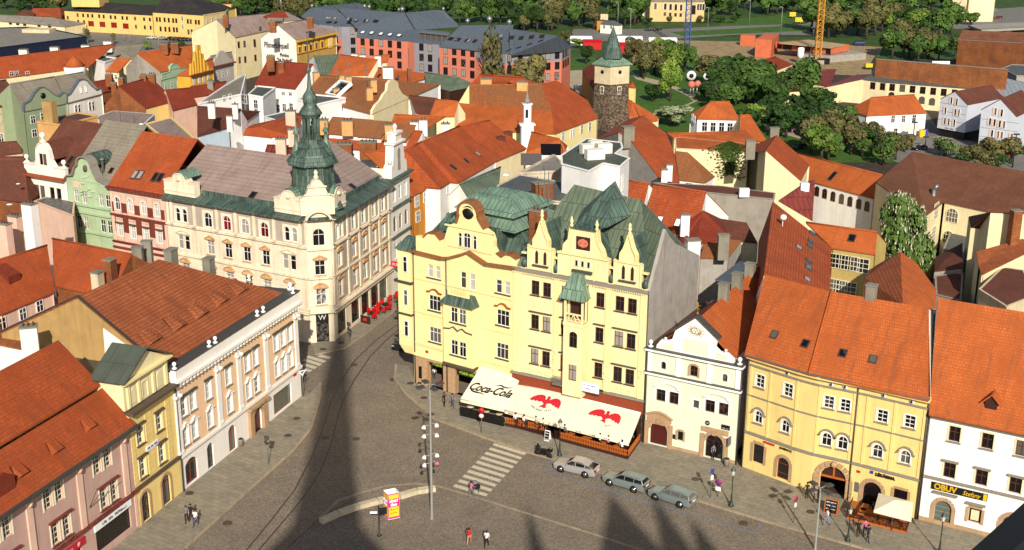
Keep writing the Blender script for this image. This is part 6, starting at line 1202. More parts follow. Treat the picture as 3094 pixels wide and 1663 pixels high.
for x,y in((110,330),(310,230)):p=G(('b3',x,y),17);MB().hexa([p,p+V(3,0,0),p+V(3,2,1.2),p+V(0,2,1.2)],[v+V(0,0,.1)for v in(p,p+V(3,0,0),p+V(3,2,1.2),p+V(0,2,1.2))]).part('solar_panel','glass_dark',t)
Gx,Gy=Z('b3',1085,0,17.5),Z('a3',1335,1150,17.5)
t=polyh('grey_gable_house','long house with mottled brown roof and tall grey blank gable, below the stone tower',[[Z('b3',1542,525,11.5),Z('b3',1690,490,11.5),Z('b3',1640,210,14),Z('a3',1570,1350,15.6),Gy,Z('b3',1190,60,16.5)],[Gy,Gx,Z('b3',1190,60,16.5)],[Gx,Gy,Z('a3',1180,1190,13),Z('b3',860,75,13)]],'tile_red','firewall',cat='house');chimney(t,G(('b3',1175,60),16.5),1.8,1.3,1.8,'chimney_grey',0,.3);chs(t,[('b3',1590,390),('b3',1540,440)],13.5,'bright_wall',.9,1.0,0)
t=polyh('brown_hip_house','low house with a rusty brown hipped roof, against the ivy grown wall',[[Z('b3',1690,472,10),Z('b3',1945,502,10),Z('b3',1775,200,13.5),Z('b3',1645,185,13.5)],[Z('b3',1945,502,10),Z('b3',2045,440,10),Z('b3',1775,200,13.5)]],'tile_rusty','bright_wall',[(Z('b3',1690,472,10),Z('b3',1945,502,10),pp('b3',[(1785,530)]),1.2,.8,{})])
t=blk('ivy_wall_house','windowless house with a cream wall half covered in ivy and an orange roof edge',[('b3',1650,60),('b3',2000,545),('b3',2350,575),('b3',2390,150),('b3',2050,95)][:1]+[('b3',1655,160),('b3',2375,200),('b3',2390,120),('b3',1700,55)],13.8,'tile_orange','cream_wall',par=.05);ivy_pl=(G(('b3',1655,160),13.8),G(('b3',2375,200),13.8),t)
t=blk('beige_wall_house','low building with a long beige wall and one white vent',[('b3',1430,505),('b3',1950,600),('b3',2630,670),('b3',2640,610),('b3',2100,540)],13.0,'tile_dark','grey_wall',par=.1);MB().box(G(('b3',2335,600),13.6),(1.4,.8,1.2)).part('vent','white',t)
t=gab('narrow_roofed_house','narrow house with orange ribbed roof and two small skylights, beside the tall white block',('b3',1100,870),('b3',1290,905),('b3',1160,482),('b3',1385,515),12.5,pitch=40,roof='tile_ribred',wall='bright_wall');g=t_geo[t.name]
for q_ in((1185,690),(1253,698)):p,n=onroof(('b3',)+q_,[g[0],g[1],g[2]]);skylight(t,p,n,.6,.9)
t=gab('ribbed_roof_house','house with a clean orange ribbed roof and two white skylights, behind the dark copper roof',('b3',1330,938),('b3',1860,1010),('b3',1430,522),('b3',1958,600),12.0,pitch=36,roof='tile_ribred',wall='bright_wall');g=t_geo[t.name]
for q_ in((1495,880),(1675,905)):p,n=onroof(('b3',)+q_,[g[0],g[1],g[2]]);skylight(t,p,n,.9,1.5,'white')
t=polyh('red_hip_house','house with steep dark red hipped roofs meeting at a point, behind the grey firewall',[[Z('b3',1580,1010,12.5),Z('b3',1760,1010,13),Z('b3',1930,778,15.2)],[Z('b3',1760,1010,13),Z('b3',1850,1110,12.5),Z('b3',2210,1070,12.5),Z('b3',1930,778,15.2)],[Z('b3',1930,778,15.2),Z('b3',2210,1070,12.5),Z('b3',2100,860,13)]],'tile_maroon','firewall');chs(t,[('b3',1745,920)],14.5,'bright_wall',1.1,1.3,0)
t=polyh('red_hip_house','house with plain dark red roof falling toward the light grey firewall',[[Z('b3',1600,1060,12),Z('b3',1760,1015,13.3),Z('b3',1850,1115,12.5),Z('b3',1840,1385,10.3),Z('b3',1640,1385,10.3)]],'tile_maroon','firewall')
t=polyh('courtyard_house','low brown roofed house across the dark courtyard, left of the orange house with many skylights',[[Z('b3',2210,1070,11.5),Z('b3',2470,1100,11.5),Z('b3',2360,900,12.7),Z('b3',2100,860,12.9)]],'tile_dark','cream_wall');
t=polyh('orange_roofed_house','orange roofed house with a dark square chimney, behind the mint house',[[Z('b3',1900,1250,11.5),Z('b3',2180,1250,11.5),Z('b3',2310,1080,12.6),Z('b3',1950,1040,12.7)]],'tile_rusty','firewall');chs(t,[('b3',2125,1150)],13.2,'chimney_grey',1.3,1.6,0);chimney(t,G(('b3',1810,1360),11.5),1.6,1.2,3.6,'bright_wall',0,.2)
t=gab('white_hip_house','square white house with an orange hipped roof and four tall windows, at the park edge',('a3',1870,1185),('a3',2295,1195),('a3',1990,1022),('a3',2190,1012),8.5,pitch=36,roof='tile_orange',wall='bright_wall',wins=[(pp('a3',[(1942,1265),(2027,1268),(2112,1270),(2195,1275)]),1.1,1.9,{})],gwins=[(pp('a3',[(1825,1170),(1845,1190)]),.8,1.5,{})])
t=gab('orange_roofed_house','low house with an orange roof, right of the square white house',('a3',2290,1370),('a3',2572,1420),('a3',2300,1150),('a3',2400,1150),8,zr=11.5,roof='tile_orange',wall='cream_wall')
t=gab('orange_roofed_house','long low orange roof above the ivy grown wall',('b3',1640,60),('b3',2480,110),('a3',1570,1330),('a3',2100,1330),11,zr=12.8,roof='tile_orange',wall='cream_wall')
t=gab('orange_roofed_house','orange roof directly right of the water tower foot',('a3',1190,1220),('a3',1480,1200),('a3',1175,1000),('a3',1220,1010),9,zr=13,roof='tile_orange',wall='cream_wall')
t=gab('orange_roofed_house','orange roof below the water tower, in front of the blossoming shrub',('a3',1300,1385),('a3',1560,1330),('a3',1200,1260),('a3',1340,1170),11,zr=13.5,roof='tile_orange',wall='cream_wall')
t=polyh('cream_gable_house','tall house with a blank cream gable and orange roof, right of the ivy',[[Z('b4',348,482,12),Z('b4',435,325,12),Z('b4',110,28,17.5),Z('b4',0,180,17.5)],[Z('b4',0,180,17.5),Z('b4',110,28,17.5),Z('b3',2300,190,12.5),Z('b3',2440,170,12.5)]],'tile_red','cream_wall');chs(t,[('b4',80,40),('b3',2395,170)],16.5,'chimney_grey',1.4,1.3,0)
t=polyh('slanted_wall_house','cream walled annex with a slanted maroon coping and a vent box',[[Z('b4',125,680,12.5),Z('b4',465,880,10),Z('b4',490,470,14.5),Z('b4',390,500,14)]],'tin_red','cream_wall');MB().box(G(('b4',385,545),13.8),(1.2,.9,1.2)).part('vent','white',t)
t=gab('arched_window_wing','long low white wing with an orange roof and a row of small arched windows',('b4',405,475),('b4',1080,662),('b4',310,210),('b4',1165,432),8.5,pitch=38,roof='tile_bright',wall='bright_wall',wins=[(pp('b4',[(503,588),(580,612),(663,640),(748,665),(832,690),(918,715),(1000,740)]),.9,1.6,dict(rise=.3,fm='frame_brown'))]);g=t_geo[t.name];p,n=onroof(('b4',665,440),[g[0],g[1],g[2]]);skylight(t,p,n,.8,2.0,'glass_dark')
t=polyh('brick_shed','low shed with grey green roof and ruined arched brick wall, left of the chestnut',[[Z('b4',465,725,4.5),Z('b4',1000,860,4.5),Z('b4',1050,770,5.1),Z('b4',480,615,5.2)]],'felt_old','brick',[(Z('b4',465,725,4.5),Z('b4',1000,860,4.5),pp('b4',[(540,840),(625,870)]),1.4,1.8,dict(rise=.5,fm='frame_brown',gm='black'))])
t=polyh('brown_roofed_school','large cream building with vast brown tiled roofs, right of the round chestnut tree',[[Z('b4',1775,692,11.5),Z('b4',2560,860,11.5),Z('b4',2660,405,15),Z('b4',1458,193,15)],[Z('b4',1098,500,12),Z('b4',1580,842,11.5),Z('b4',1775,692,11.5),Z('b4',1458,193,15),Z('b4',1200,410,13)]],'tile_oldbrown','cream_wall',[(Z('b4',1775,692,11.5),Z('b4',2560,860,11.5),pp('b4',[(1850,830)]),1.9,2.1,dict(rise=.7,fm='frame_cream',cols=4,rows=(.35,.7))),(Z('b4',1775,692,11.5),Z('b4',2560,860,11.5),pp('b4',[(1815,1050)]),1.8,2.0,dict(rise=.7,fm='frame_cream',cols=4,rows=(.35,.7))),(Z('b4',1580,842,11.5),Z('b4',1775,692,11.5),pp('b4',[(1708,785),(1680,1020)]),2.2,2.4,dict(fm='frame_cream',cols=4,rows=(.25,.5,.75)))],cat='building')
b=MB();p=G(('b4',1640,900),8);b.tube(p,p+V(0,0,5),.3);b.tube(p+V(0,0,5),p+V(.5,0,5.7),.3);b.part('flue_pipe','steel',t)
t=polyh('skylit_house','big orange roofed house with many skylights and two satellite dishes, behind the yellow house',[[Z('b4',70,690,17.5),Z('b4',652,1150,13.2),Z('c4',640,280,13.2),Z('c4',-20,100,17.5)],[Z('b4',70,690,17.5),Z('c4',-20,100,17.5),Z('c3',2455,300,14),Z('b3',2480,1090,14)]],'tile_ribred','bright_wall');F4=[G(('b4',70,690),17.5),G(('b4',652,1150),13.2),G(('c4',640,280),13.2)]
for c,x,y in(('b4',460,1010),('b4',445,1090),('b4',435,1140),('b4',325,1150),('b4',425,1290),('b4',420,1345),('c4',420,40),('c4',410,150)):p,n=onroof((c,x,y),F4);skylight(t,p,n,1.3,.8,'glass')
for x,y in((165,940),):p,n=onroof(('b4',x,y),F4);MB().tube(p-V(0,0,.8),p+V(0,0,1.2),.05,n=5).ball(p+V(0,-.2,1.2),.42,sz=.9).part('satellite_dish','dish',t)
t=gab('clapboard_annex','annex with an orange roof over olive brown boarded walls and cream windows',('b4',655,1150),('b4',1092,1215),('b4',400,900),('b4',1112,1000),12.2,pitch=36,roof='tile_orange',wall='beige_clap',wins=[(pp('b4',[(692,1285),(783,1300),(873,1315),(965,1335)]),1.5,1.9,dict(cols=2,rows=(.33,.66),fm='frame_cream')),(pp('c4',[(670,215),(752,232),(840,250)]),1.5,1.9,dict(cols=2,rows=(.33,.66),fm='frame_cream'))]);g=t_geo[t.name];p,n=onroof(('b4',858,1058),[g[0],g[1],g[2]]);skylight(t,p,n,.9,1.2)
AP=Z('b4',1340,1190,14.2)
t=polyh('twin_slope_house','house with one ribbed dark red slope and one smooth orange slope',[[Z('b4',1090,1330,12),Z('c4',985,130,12),Z('c4',975,330,10.5),Z('c4',1365,400,13),AP],[AP,Z('c4',1365,400,13),Z('c4',1690,430,11),Z('c4',1700,250,12),Z('b4',1500,1300,13.5)]],None,'firewall',roofs=['tile_brown','tile_orange'])
t=polyh('cream_right_house','cream house with brown tiled roofs and a brick chimney, at the right edge',[[Z('b4',2045,940,14),Z('b4',2410,985,14),Z('b4',2700,1020,14),Z('b4',2620,810,17),Z('b4',2240,795,17)],[Z('b4',2045,940,14),Z('b4',2240,795,17),Z('b4',2020,840,14)]],'tile_dark','cream_wall');chimney(t,G(('b4',2455,1110),13.5),1.2,1.0,4.2,'brick',0,.2)
t=polyh('brown_lean_house','house with brown ribbed roof sloping left, below the brick chimney, right edge',[[Z('b4',2095,1190,13),Z('c4',2120,10,12.2),Z('c4',2150,100,12),Z('b4',2700,1150,13.6),Z('b4',2560,1060,13.8)]],'tile_brown','cream_wall')
t=blk('cream_side_house','tall cream and grey walled house, at the right edge above the bright orange roof',[('c4',2130,250),('c4',2400,420),('c4',2700,300),('c4',2560,60),('c4',2360,30)],12,'tile_dark','beige_wall',par=.1)
t=polyh('maroon_yard_house','low house with a dark maroon roof in the shaded yard, right of the chestnut tree',[[Z('b4',1680,1385,8),Z('b4',1680,1250,8),Z('b4',1960,1100,10),Z('c4',1960,30,9)]],'tile_dark','firewall')
t=blk('shaded_yard_house','grey walled outhouse in the shaded yard, between the orange slopes and the right edge house',[('c4',1700,300),('c4',1940,360),('c4',1960,80),('c4',1690,120)],8,'tile_dark','grey_wall',par=.1)
t=blk('grey_stair_house','narrow grey side wall block before the arched windows of the brown roofed school',[('b4',1720,1300),('b4',2000,1290),('b4',2010,975),('b4',1860,958)],7,'flat_grey','grey_wall',par=.1)
# == distant buildings ==
t=gab('barracks_wing','long pale yellow building with a black roof and four wide brown windows',('a1',635,105),('a1',1515,152),('a1',960,28),('a1',1600,62),7.0,zr=10,roof='felt_black',wall='barracks',wins=[(pp('a1',[(672,178),(770,152),(825,155),(873,158),(917,160),(985,163),(1030,167),(1100,172),(1145,175),(1217,180),(1262,183),(1343,187),(1433,193),(1490,197)]),.75,1.2,dict(fm='frame_brown')),(pp('a1',[(777,220),(835,223),(1352,268),(1440,275),(1498,278),(683,262)]),.7,1.3,dict(fm='frame_brown')),(pp('a1',[(905,238),(1018,245),(1133,252),(1250,262)]),2.3,1.8,dict(fm='wood_red',gm='glass_red',cols=4))])
MB().box(G(('a1',900,30),9.5)+V(0,0,1.5),(10,8,5),0,-.1).part('roof_block','barracks',t)
t=gab('barracks_main','pale yellow building with a tall black hipped roof, behind the packed parked cars',('a1',1520,121),('a1',2025,152),('a1',1640,-40),('a1',1900,-30),8.4,zr=14,roof='felt_black',wall='barracks',wins=[(pp('a1',[(1560,195),(1590,197),(1637,200),(1678,203),(1722,207),(1753,208),(1868,215),(1897,217),(1948,222),(1978,224)]),.75,1.5,dict(fm='frame_brown')),(pp('a1',[(1597,290),(1645,293),(1685,296),(1730,298),(1760,300),(1875,320),(1907,320),(1955,325),(1985,328)]),.75,1.6,dict(fm='frame_brown')),(pp('a1',[(1813,187),(1818,265)]),.8,1.6,{})])
t=blk('barracks_annex','ochre side wing with a square stair turret, right of the tall black hipped roof',pp('a1',[(2028,158),(2250,122),(2290,85),(2200,60),(2050,100)]),8.2,'felt_black','church_wall',[(0,pp('a1',[(2062,215),(2112,205),(2160,195)]),.8,1.8,{})]);MB().box(G(('a1',2270,120),7),(3.2,3.2,5)).part('turret','barracks',t)
t=gab('shed','long low shed with grey roof and cream walls, left of the pale yellow row',('a1',-100,205),('a1',640,268),('a1',0,150),('a1',560,185),3.2,zr=5,roof='felt_old',wall='cream_wall',wins=[(pp('a1',[(100,232),(172,238),(242,245),(385,255),(490,262)]),1.4,1.0,dict(fm='frame_brown'))])
t=gab('far_red_house','far red brick roofed building, at the top left corner behind the grey shed',('a1',255,150),('a1',610,175),('a1',330,90),('a1',600,85),4,zr=7.5,roof='tile_red',wall='brick')
t=gab('far_red_house','small far red roof beside railway masts, left of the far brick roof',('a1',190,160),('a1',330,165),('a1',215,115),('a1',400,100),4,zr=6,roof='tile_dark',wall='brick')
t=blk('flat_hall','wide flat grey roofed hall with dark blue walls, at the left edge',pp('a1',[(-100,290),(270,278),(520,300),(862,372),(720,390),(-50,490)]),5,'felt_old','navy_wall',par=.35);MB().box(G(('a1',390,310),5.4),(9,5,1.4),0,-.1).part('roof_box','beige_wall',t)
t=gab('long_red_house','very long house with uneven bright red roof and a round dormer',('a1',-60,790),('a1',885,668),('a1',-60,585),('a1',1150,442),9.5,pitch=36,roof='tile_red',wall='cream_wall',wins=[(pp('a1',[(118,738),(172,735),(277,738)]),1.0,1.2,{})])
g=t_geo[t.name];chs(t,[('a1',550,520),('a1',860,500),('a1',240,545),('a1',1080,460)],12,'trim',2.0,1.2,2)
p=G(('a1',740,660),10.5);MB().lathe((p.x,p.y,7.5),[(2.4,0),(2.4,3.0),(2.6,3.1),(.05,5.5)],14).part('round_dormer','tile_orange',t);MB().lathe((p.x,p.y,7.5),[(2.45,.5),(2.45,2.9)],14).part('dormer_wall','bright_wall',t)
t=gab('grey_roofed_house','house with a dark grey sheet roof, right end of the very long red roof',('a1',1180,590),('a1',1330,588),('a1',1160,470),('a1',1450,432),9,zr=12,roof='slate_grey',wall='beige_wall')
t=blk('cream_turret_house','cream tower like house with a flat grey roof, before the very long red roof',pp('a1',[(885,583),(1040,628),(1165,590),(960,562)]),10.5,'flat_grey','bright_wall',[(0,pp('a1',[(935,705)]),1.0,2.4,{})],par=.3)
t=gab('orange_annex','cream annex with an orange pent roof, leaning on the grey gabled house',('a1',1048,712),('a1',1178,722),('a1',1150,590),('a1',1300,588),8.8,pitch=36,roof='tile_orange',wall='cream_wall',wins=[(pp('a1',[(1050,775),(1150,770)]),.8,1.1,{})])
t=gab('grey_gabled_house','house with a big grey blank gable and orange roof with a mint green front',('a1',1598,718),('a1',1905,655),('a1',1367,535),('a1',1915,450),10.5,pitch=38,roof='tile_orange',wall='grey_wall',frontmat='mintgreen',wins=[(pp('a1',[(1657,865),(1720,850),(1782,838),(1845,825)]),.8,1.6,dict(sur='mintgreen'))]);chs(t,[('a1',1640,480),('a1',1745,470)],15,'brick',1.8,.9,3)
g=t_geo[t.name];onwall(t,g[0],g[1],pp('a1',[(1615,800),(1612,745),(1685,720),(1700,665),(1725,640),(1765,650),(1795,690),(1840,680),(1885,675),(1888,735)]),'mintgreen','curved_gable',.5,cop='mintgreen')
def cornice_house(name,label,c,pa,pb,z,mat,outline,wins,roofm,Ra,Rb,omat=None):
 t=gab(name,label,(c,)+pa,(c,)+pb,(c,)+Ra,(c,)+Rb,z,zr=z+4.5,roof=roofm,wall=mat,wins=wins);g=t_geo[t.name];onwall(t,g[0],g[1],pp(c,outline),omat or mat,'shaped_gable',.5);return t,g
t,g=cornice_house('stepped_gable_house','yellow house with a tall stepped gable and pinnacles','a1',(1900,760),(2130,700),10,'goldwall',[(1902,755),(1905,640),(1935,630),(1938,520),(1960,515),(1962,450),(1998,450),(2002,530),(2030,540),(2035,620),(2065,625),(2085,680),(2125,690),(2130,700)],[(pp('a1',[(1937,815),(1990,800),(2035,790),(2080,782)]),.7,1.5,{})],'tile_orange',(1915,650),(2120,590))
pl=PL((g[0].x,g[0].y),b=(g[1].x,g[1].y));b=MB()
for x,y0,y1 in((1925,740,600),(1950,735,520),(1975,728,470),(2003,722,500),(2035,710,590),(2070,703,660)):
 u,z0=pl.uz(('a1',x,y0));_,z1=pl.uz(('a1',x,y1));b.pbox(pl,u-.14,u+.14,0,.3,z0,z1)
b.part('pinnacle','goldwall',t);b=MB();b.pbox(pl,-.2,(g[1]-g[0]).length+.2,-.1,.5,9.9,10.2);b.part('cornice','tin_red',t)
t,g=cornice_house('baroque_gable_house','grey ornate house with small curved gable, right of the yellow stepped gable','a1',(2118,672),(2335,622),10,'grey_baroque',[(2120,668),(2125,640),(2145,590),(2165,570),(2180,525),(2215,505),(2245,520),(2262,555),(2300,590),(2325,622)],[(pp('a1',[(2170,760),(2228,745),(2285,735)]),.8,1.7,dict(sur='grey_baroque'))],'slate_grey',(2100,560),(2310,520))
pl=PL((g[0].x,g[0].y),b=(g[1].x,g[1].y));MB().pbox(pl,-.2,(g[1]-g[0]).length+.2,-.1,.5,9.9,10.2).part('cornice','tin_red',t)
t=gab('cream_gable_house','big cream house with a blank pointed gable, left of the beer lettered house',('a1',2342,374),('a2',150,300),('a1',2157,197),('a2',110,140),12,pitch=33,roof='slate_pinkgrey',wall='cream_wall',wins=[(pp('a1',[(2383,448),(2441,440),(2540,425)]),.9,1.7,dict(fm='frame_brown')),(pp('a1',[(2392,600),(2448,595),(2550,578)]),.9,1.7,dict(fm='frame_brown')),([('a2',60,295),('a2',5,440)],.9,1.7,dict(fm='frame_brown'))]);chs(t,[('a1',2250,220)],16,'brick',1.4,1.6,2)
t=gab('pink_roof_house','house with pale pink roof and one red panel, behind the beer lettered house',('a2',-40,245),('a2',470,195),('a2',30,160),('a2',300,115),13,pitch=30,roof='slate_pinkgrey',wall='cream_wall');p=G(('a2',200,150),15.8);MB().hexa([p+V(-4,-1,-.7),p+V(4,-1,-.7),p+V(2.5,2,.6),p+V(0,2,.6)],[v+V(0,0,.15)for v in(p+V(-4,-1,-.7),p+V(4,-1,-.7),p+V(2.5,2,.6),p+V(0,2,.6))]).part('red_panel','tile_maroon',t);MB().tube(G(('a2',265,130),16),G(('a2',265,130),16)+V(0,0,5),.15).part('aerial_mast','steel',t)
t=gab('beer_sign_house','house with a cream gable painted with large black beer lettering and a tan decorated front',('a2',412,404),('a2',815,318),('a2',232,252),('a2',492,202),12,pitch=33,roof='slate_pinkgrey',wall='white_wall',frontmat='tan_wall',wins=[(pp('a2',[(452,508),(508,496),(563,482),(617,465),(674,452)]),.9,1.8,dict(fm='frame_brown',sur='house_yellow',hood='tri',hm='house_yellow'))]);chs(t,[('a2',180,270),('a2',550,230)],16.5,'brick',1.6,1.4,2)
g=t_geo[t.name];pl=PL((g[0].x,g[0].y),b=(g[1].x,g[1].y));l=(g[1]-g[0]).length;MB().pbox(pl,-.2,l+.3,-.1,.8,11.5,11.9).pbox(pl,0,l,-.1,.15,8.3,8.5).part('cornice','goldwall',t);u,z=pl.uz(('a2',753,425));MB().pbox(pl,u-1.2,u+1.2,-.1,.1,z-1.4,z+1.4).part('plaque','house_yellow',t)
b=MB()
for i in range(7):uu_=l*(i+.05)/6.9;b.pbox(pl,uu_-.15,uu_+.15,-.1,.12,8.4,11.5)
b.part('pilaster','goldwall',t)
gp_=PL((g[4].x,g[4].y),b=(g[0].x,g[0].y))
def wtext(s,p,size,m,pl,shear=0,sx=1,bold=0):u,z=pl.uz(p);text(s,size,m,t,pmtx(pl,u,.08,z),shear=shear,sx=sx,bold=bold)
wtext('PilsnerUrquell',('a2',215,455),2.1,'letter_black',gp_,.1,.66,.03);wtext('Pivnice',('a2',295,552),1.35,'letter_black',gp_,0,.75,.03);wtext('"Na Parkáně"',('a2',300,602),1.25,'letter_black',gp_,0,.72,.03)
def hz(c,x,y,z):return(c,x,y,z)
t=thing('hotel','large hotel with blue grey hipped roofs and alternating salmon and grey walls','building',(G(('a2',1800,720),0)).to_tuple())
def hwing(pts_top,z,mat_list,colrows,roofm='slate_blue',zband=None):
 P3=[G(p,z)for p in pts_top]
 for i in range(len(P3)-1):
  a,c=P3[i],P3[i+1];b=MB();m=mat_list[i]
  if isinstance(m,tuple):
   b.face([V(a.x,a.y,0),V(c.x,c.y,0),V(c.x,c.y,m[2]),V(a.x,a.y,m[2])],0);b.face([V(a.x,a.y,m[2]),V(c.x,c.y,m[2]),c,a],1);b.part('wall',list(m[:2]),t)
  else:b.face([V(a.x,a.y,0),V(c.x,c.y,0),c,a]);b.part('wall',m,t)
  if colrows[i]:
   for ps in colrows[i]:rowwin(t,a,c,ps,1.35,1.9,dict(out=.22,fm='frame_dark',gm='glass',rows=(),cols=2,pane=True))
 return P3
c2=lambda l:pp('a2',l);HZ=11.5
hz1=hwing(c2([(640,250),(865,270),(1018,270)]),HZ+.8,[('hotel_pink','hotel_grey',9.2),'hotel_grey'],[[c2([(810,300)]),c2([(810,395),(815,490)])],[c2([(975,312)]),c2([(978,410)]),c2([(980,508)])]])
hz2=hwing(c2([(1012,378),(1530,418)]),HZ-1.2,['hotel_pink'],[[c2([(1075,418),(1165,425),(1257,430),(1347,440),(1438,448)]),c2([(1078,510),(1165,520),(1258,530),(1348,540),(1440,550)]),c2([(1443,648)])]])
hz3=hwing(c2([(1530,418),(1588,428),(1838,448)]),HZ-.6,['hotel_pink','hotel_grey'],[[],[c2([(1660,470),(1745,478)]),c2([(1662,572),(1747,580)]),c2([(1664,672),(1748,680)])]])
hz4=hwing(c2([(1838,465),(2200,500)])+[('a3',-40,545),('a3',520,505),('a3',608,462)],HZ,['hotel_pink',('hotel_pink','hotel_grey',8.9),('hotel_pink','hotel_grey',8.9),('hotel_pink','hotel_grey',8.9)],[[c2([(1898,505),(1988,512),(2077,522),(2168,532)]),c2([(1900,605),(1988,615),(2078,628),(2168,640)]),c2([(1902,708),(1990,718),(2080,730),(2168,745)])],[c2([(2245,548),(2450,572),(2540,580)]),c2([(2445,672),(2540,686)])],[pp('a3',[(105,575),(290,565),(382,558),(472,550)]),pp('a3',[(382,662),(472,655)]),pp('a3',[(378,770),(468,757)])],[pp('a3',[(535,540),(560,528),(582,515)]),pp('a3',[(535,640),(558,628),(580,612)])]])
rf=lambda l,z:[G((c,x,y),z)for c,x,y in l]
b=MB()
def rp(pts):slab(b,[[G(p[:3],p[3])for p in pts]],.3)
rp([('a2',640,248,12.3),('a2',1020,270,12.3),('a2',820,105,15.5),('a2',560,75,15.5),('a2',460,165,13.5)]);rp([('a2',1012,378,10.3),('a2',1560,418,10.3),('a2',1600,290,12.6),('a2',1030,268,12.6)]);rp([('a2',1000,270,12.6),('a2',1620,292,12.6),('a2',1500,130,16),('a2',820,80,16)]);rp([('a2',560,75,15.5),('a2',1040,30,15.8),('a2',1160,110,13),('a2',820,105,15.5)])
rp([('a2',1530,418,10.9),('a2',1840,445,10.9),('a2',1950,320,13),('a2',1600,290,13)]);rp([('a2',1600,290,12.8),('a2',2030,260,12.8),('a2',1880,105,16.2),('a2',1790,100,16.2),('a2',1500,130,16.2)]);rp([('a2',2030,260,12.8),('a2',1880,105,16.2),('a2',2020,235,12.6)])
rp([('a2',1838,462,11.6),('a2',2210,500,11.6),('a2',2572,545,11.6),('a2',2572,250,16),('a2',2050,255,16)]);rp([('a3',-1,547,11.6),('a3',520,505,11.6),('a3',470,355,16),('a3',0,285,16)]);rp([('a3',520,505,11.6),('a3',612,460,11.6),('a3',470,355,16)])
b.part('roof','slate_blue',t)
b=MB();a,c=G(('a2',1650,370),12.0),G(('a2',1930,400),12.0);pl=PL((a.x,a.y),b=(c.x,c.y));l=(c-a).length;b.pbox(pl,0,l,-1,.6,10.9,11.3);b.pbox(pl,0,l,-1,.8,13.2,13.5);[b.pbox(pl,l*i/5-.1,l*i/5+.1,.3,.5,11.3,13.2)for i in range(6)];b.part('roof_terrace','steel',t);MB().pbox(pl,0,l,-.9,.3,11.3,13.2).part('terrace_glass','glass_dark',t)
def hroof(c,x,y,poly):return onroof((c,x,y),poly)
PR1=[G(('a2',1000,270),12.6),G(('a2',1620,292),12.6),G(('a2',1500,130),16)];PR2=[G(('a2',1838,462),11.6),G(('a2',2210,500),11.6),G(('a2',2050,255),16)];PR3=[G(('a2',1012,378),10.3),G(('a2',1560,418),10.3),G(('a2',1030,268),12.6)];PR4=[G(('a3',0,547),11.6),G(('a3',520,505),11.6),G(('a3',470,355),16)]
for x,y in((720,183),(745,183),(800,188),(930,195),(950,197),(1010,202),(1100,208),(1118,210),(1195,215),(1215,217)):p,n=hroof('a2',x,y,PR1);skylight(t,p,n,.9,1.6,'glass')
for x,y in((1075,325),(1165,330),(1257,340),(1347,348),(1438,355)):p,n=hroof('a2',x,y,PR3);skylight(t,p,n,1.3,1.4,'white')
for x,y in((1942,390),(1962,392),(2012,398),(2034,400),(2110,408),(2130,410),(2190,412),(2455,362),(2550,375)):p,n=hroof('a2',x,y,PR2);skylight(t,p,n,.9,1.6,'glass')
for x,y in((20,378),(115,382),(218,372),(322,365)):p,n=hroof('a3',x,y,PR4);skylight(t,p,n,1.4,1.2,'glass')
for c,x,y,z,s in(('a2',570,75,15.6,1),('a2',1093,90,13.5,1.4),('a2',1140,92,13.5,1.3),('a2',1470,120,16,1.4),('a2',1435,110,16,.9),('a2',1878,105,16.2,1.),('a2',2120,235,15.5,1.3),('a2',2338,225,16,1.6),('a2',2535,250,16,1.4)):
 p=G((c,x,y),z);s*=.55;p=p-V(0,0,.3);MB().lathe(p,[(.7*s,0),(.7*s,.9*s),(.9*s,1.1*s),(.9*s,1.6*s),(.5*s,2.2*s),(.1*s,2.4*s)],10).part('roof_ventilator','steel',t)
tp=G(('a3',1003,1290),0);th_=V(-0,0);
t=thing('water_tower','old square stone tower with a plastered top storey and a pointed green copper roof','tower',(tp.x,tp.y,0))
WT=lambda p,z:G(p,z)
zt=14.7;A_=G(('a3',852,640),zt);B_=G(('a3',1005,660),zt);D_=G(('a3',1192,645),zt);E_=A_+D_-B_;cc=(A_+D_)/2
b=MB();lo=[V(p.x,p.y,0)+(p-cc).normalized()*.5-V(0,0,p.z*0)for p in(A_,B_,D_,E_)];lo=[V(p.x,p.y,0)for p in lo];mid_=[V(p.x,p.y,10.4)for p in(A_,B_,D_,E_)]
b.hexa(lo,mid_);b.part('stone_shaft','stonetower',t)
b=MB();up_=[cc+(V(p.x,p.y,cc.z)-V(cc.x,cc.y,cc.z))*1.02 for p in(A_,B_,D_,E_)];b.hexa([V(p.x,p.y,10.4)for p in up_],[V(p.x,p.y,14.7)for p in up_]);b.part('plastered_storey','beige_wall',t)
up3=[V(cc.x,cc.y,0)+V(p.x-cc.x,p.y-cc.y)*1.06 for p in(A_,B_,D_,E_)];MB().hexa([v+V(0,0,10.25)for v in up3],[v+V(0,0,10.5)for v in up3]).part('string_course','trim_dark',t)
o4=[V(cc.x,cc.y,0)+V(p.x-cc.x,p.y-cc.y)*1.2 for p in(A_,B_,D_,E_)];i4=[V(cc.x,cc.y,0)+V(p.x-cc.x,p.y-cc.y)*.62 for p in(A_,B_,D_,E_)]
MB().hexa([v+V(0,0,14.6)for v in o4],[v+V(0,0,14.8)for v in o4]).hexa([v+V(0,0,14.8)for v in o4],[v+V(0,0,16.3)for v in i4]).part('skirt_roof','copper',t)
r_=(i4[0]-V(cc.x,cc.y,0)).length;a0=math.atan2(i4[0].y-cc.y,i4[0].x-cc.x)
b=MB();b.lathe((cc.x,cc.y,16.2),[(r_*.98,0),(r_*.9,1.0),(r_*.72,2.4),(r_*.45,4.2),(r_*.22,5.6),(.06,7.0),(.03,7.8)],8,0,False,a0);b.part('spire','copper_dark',t)
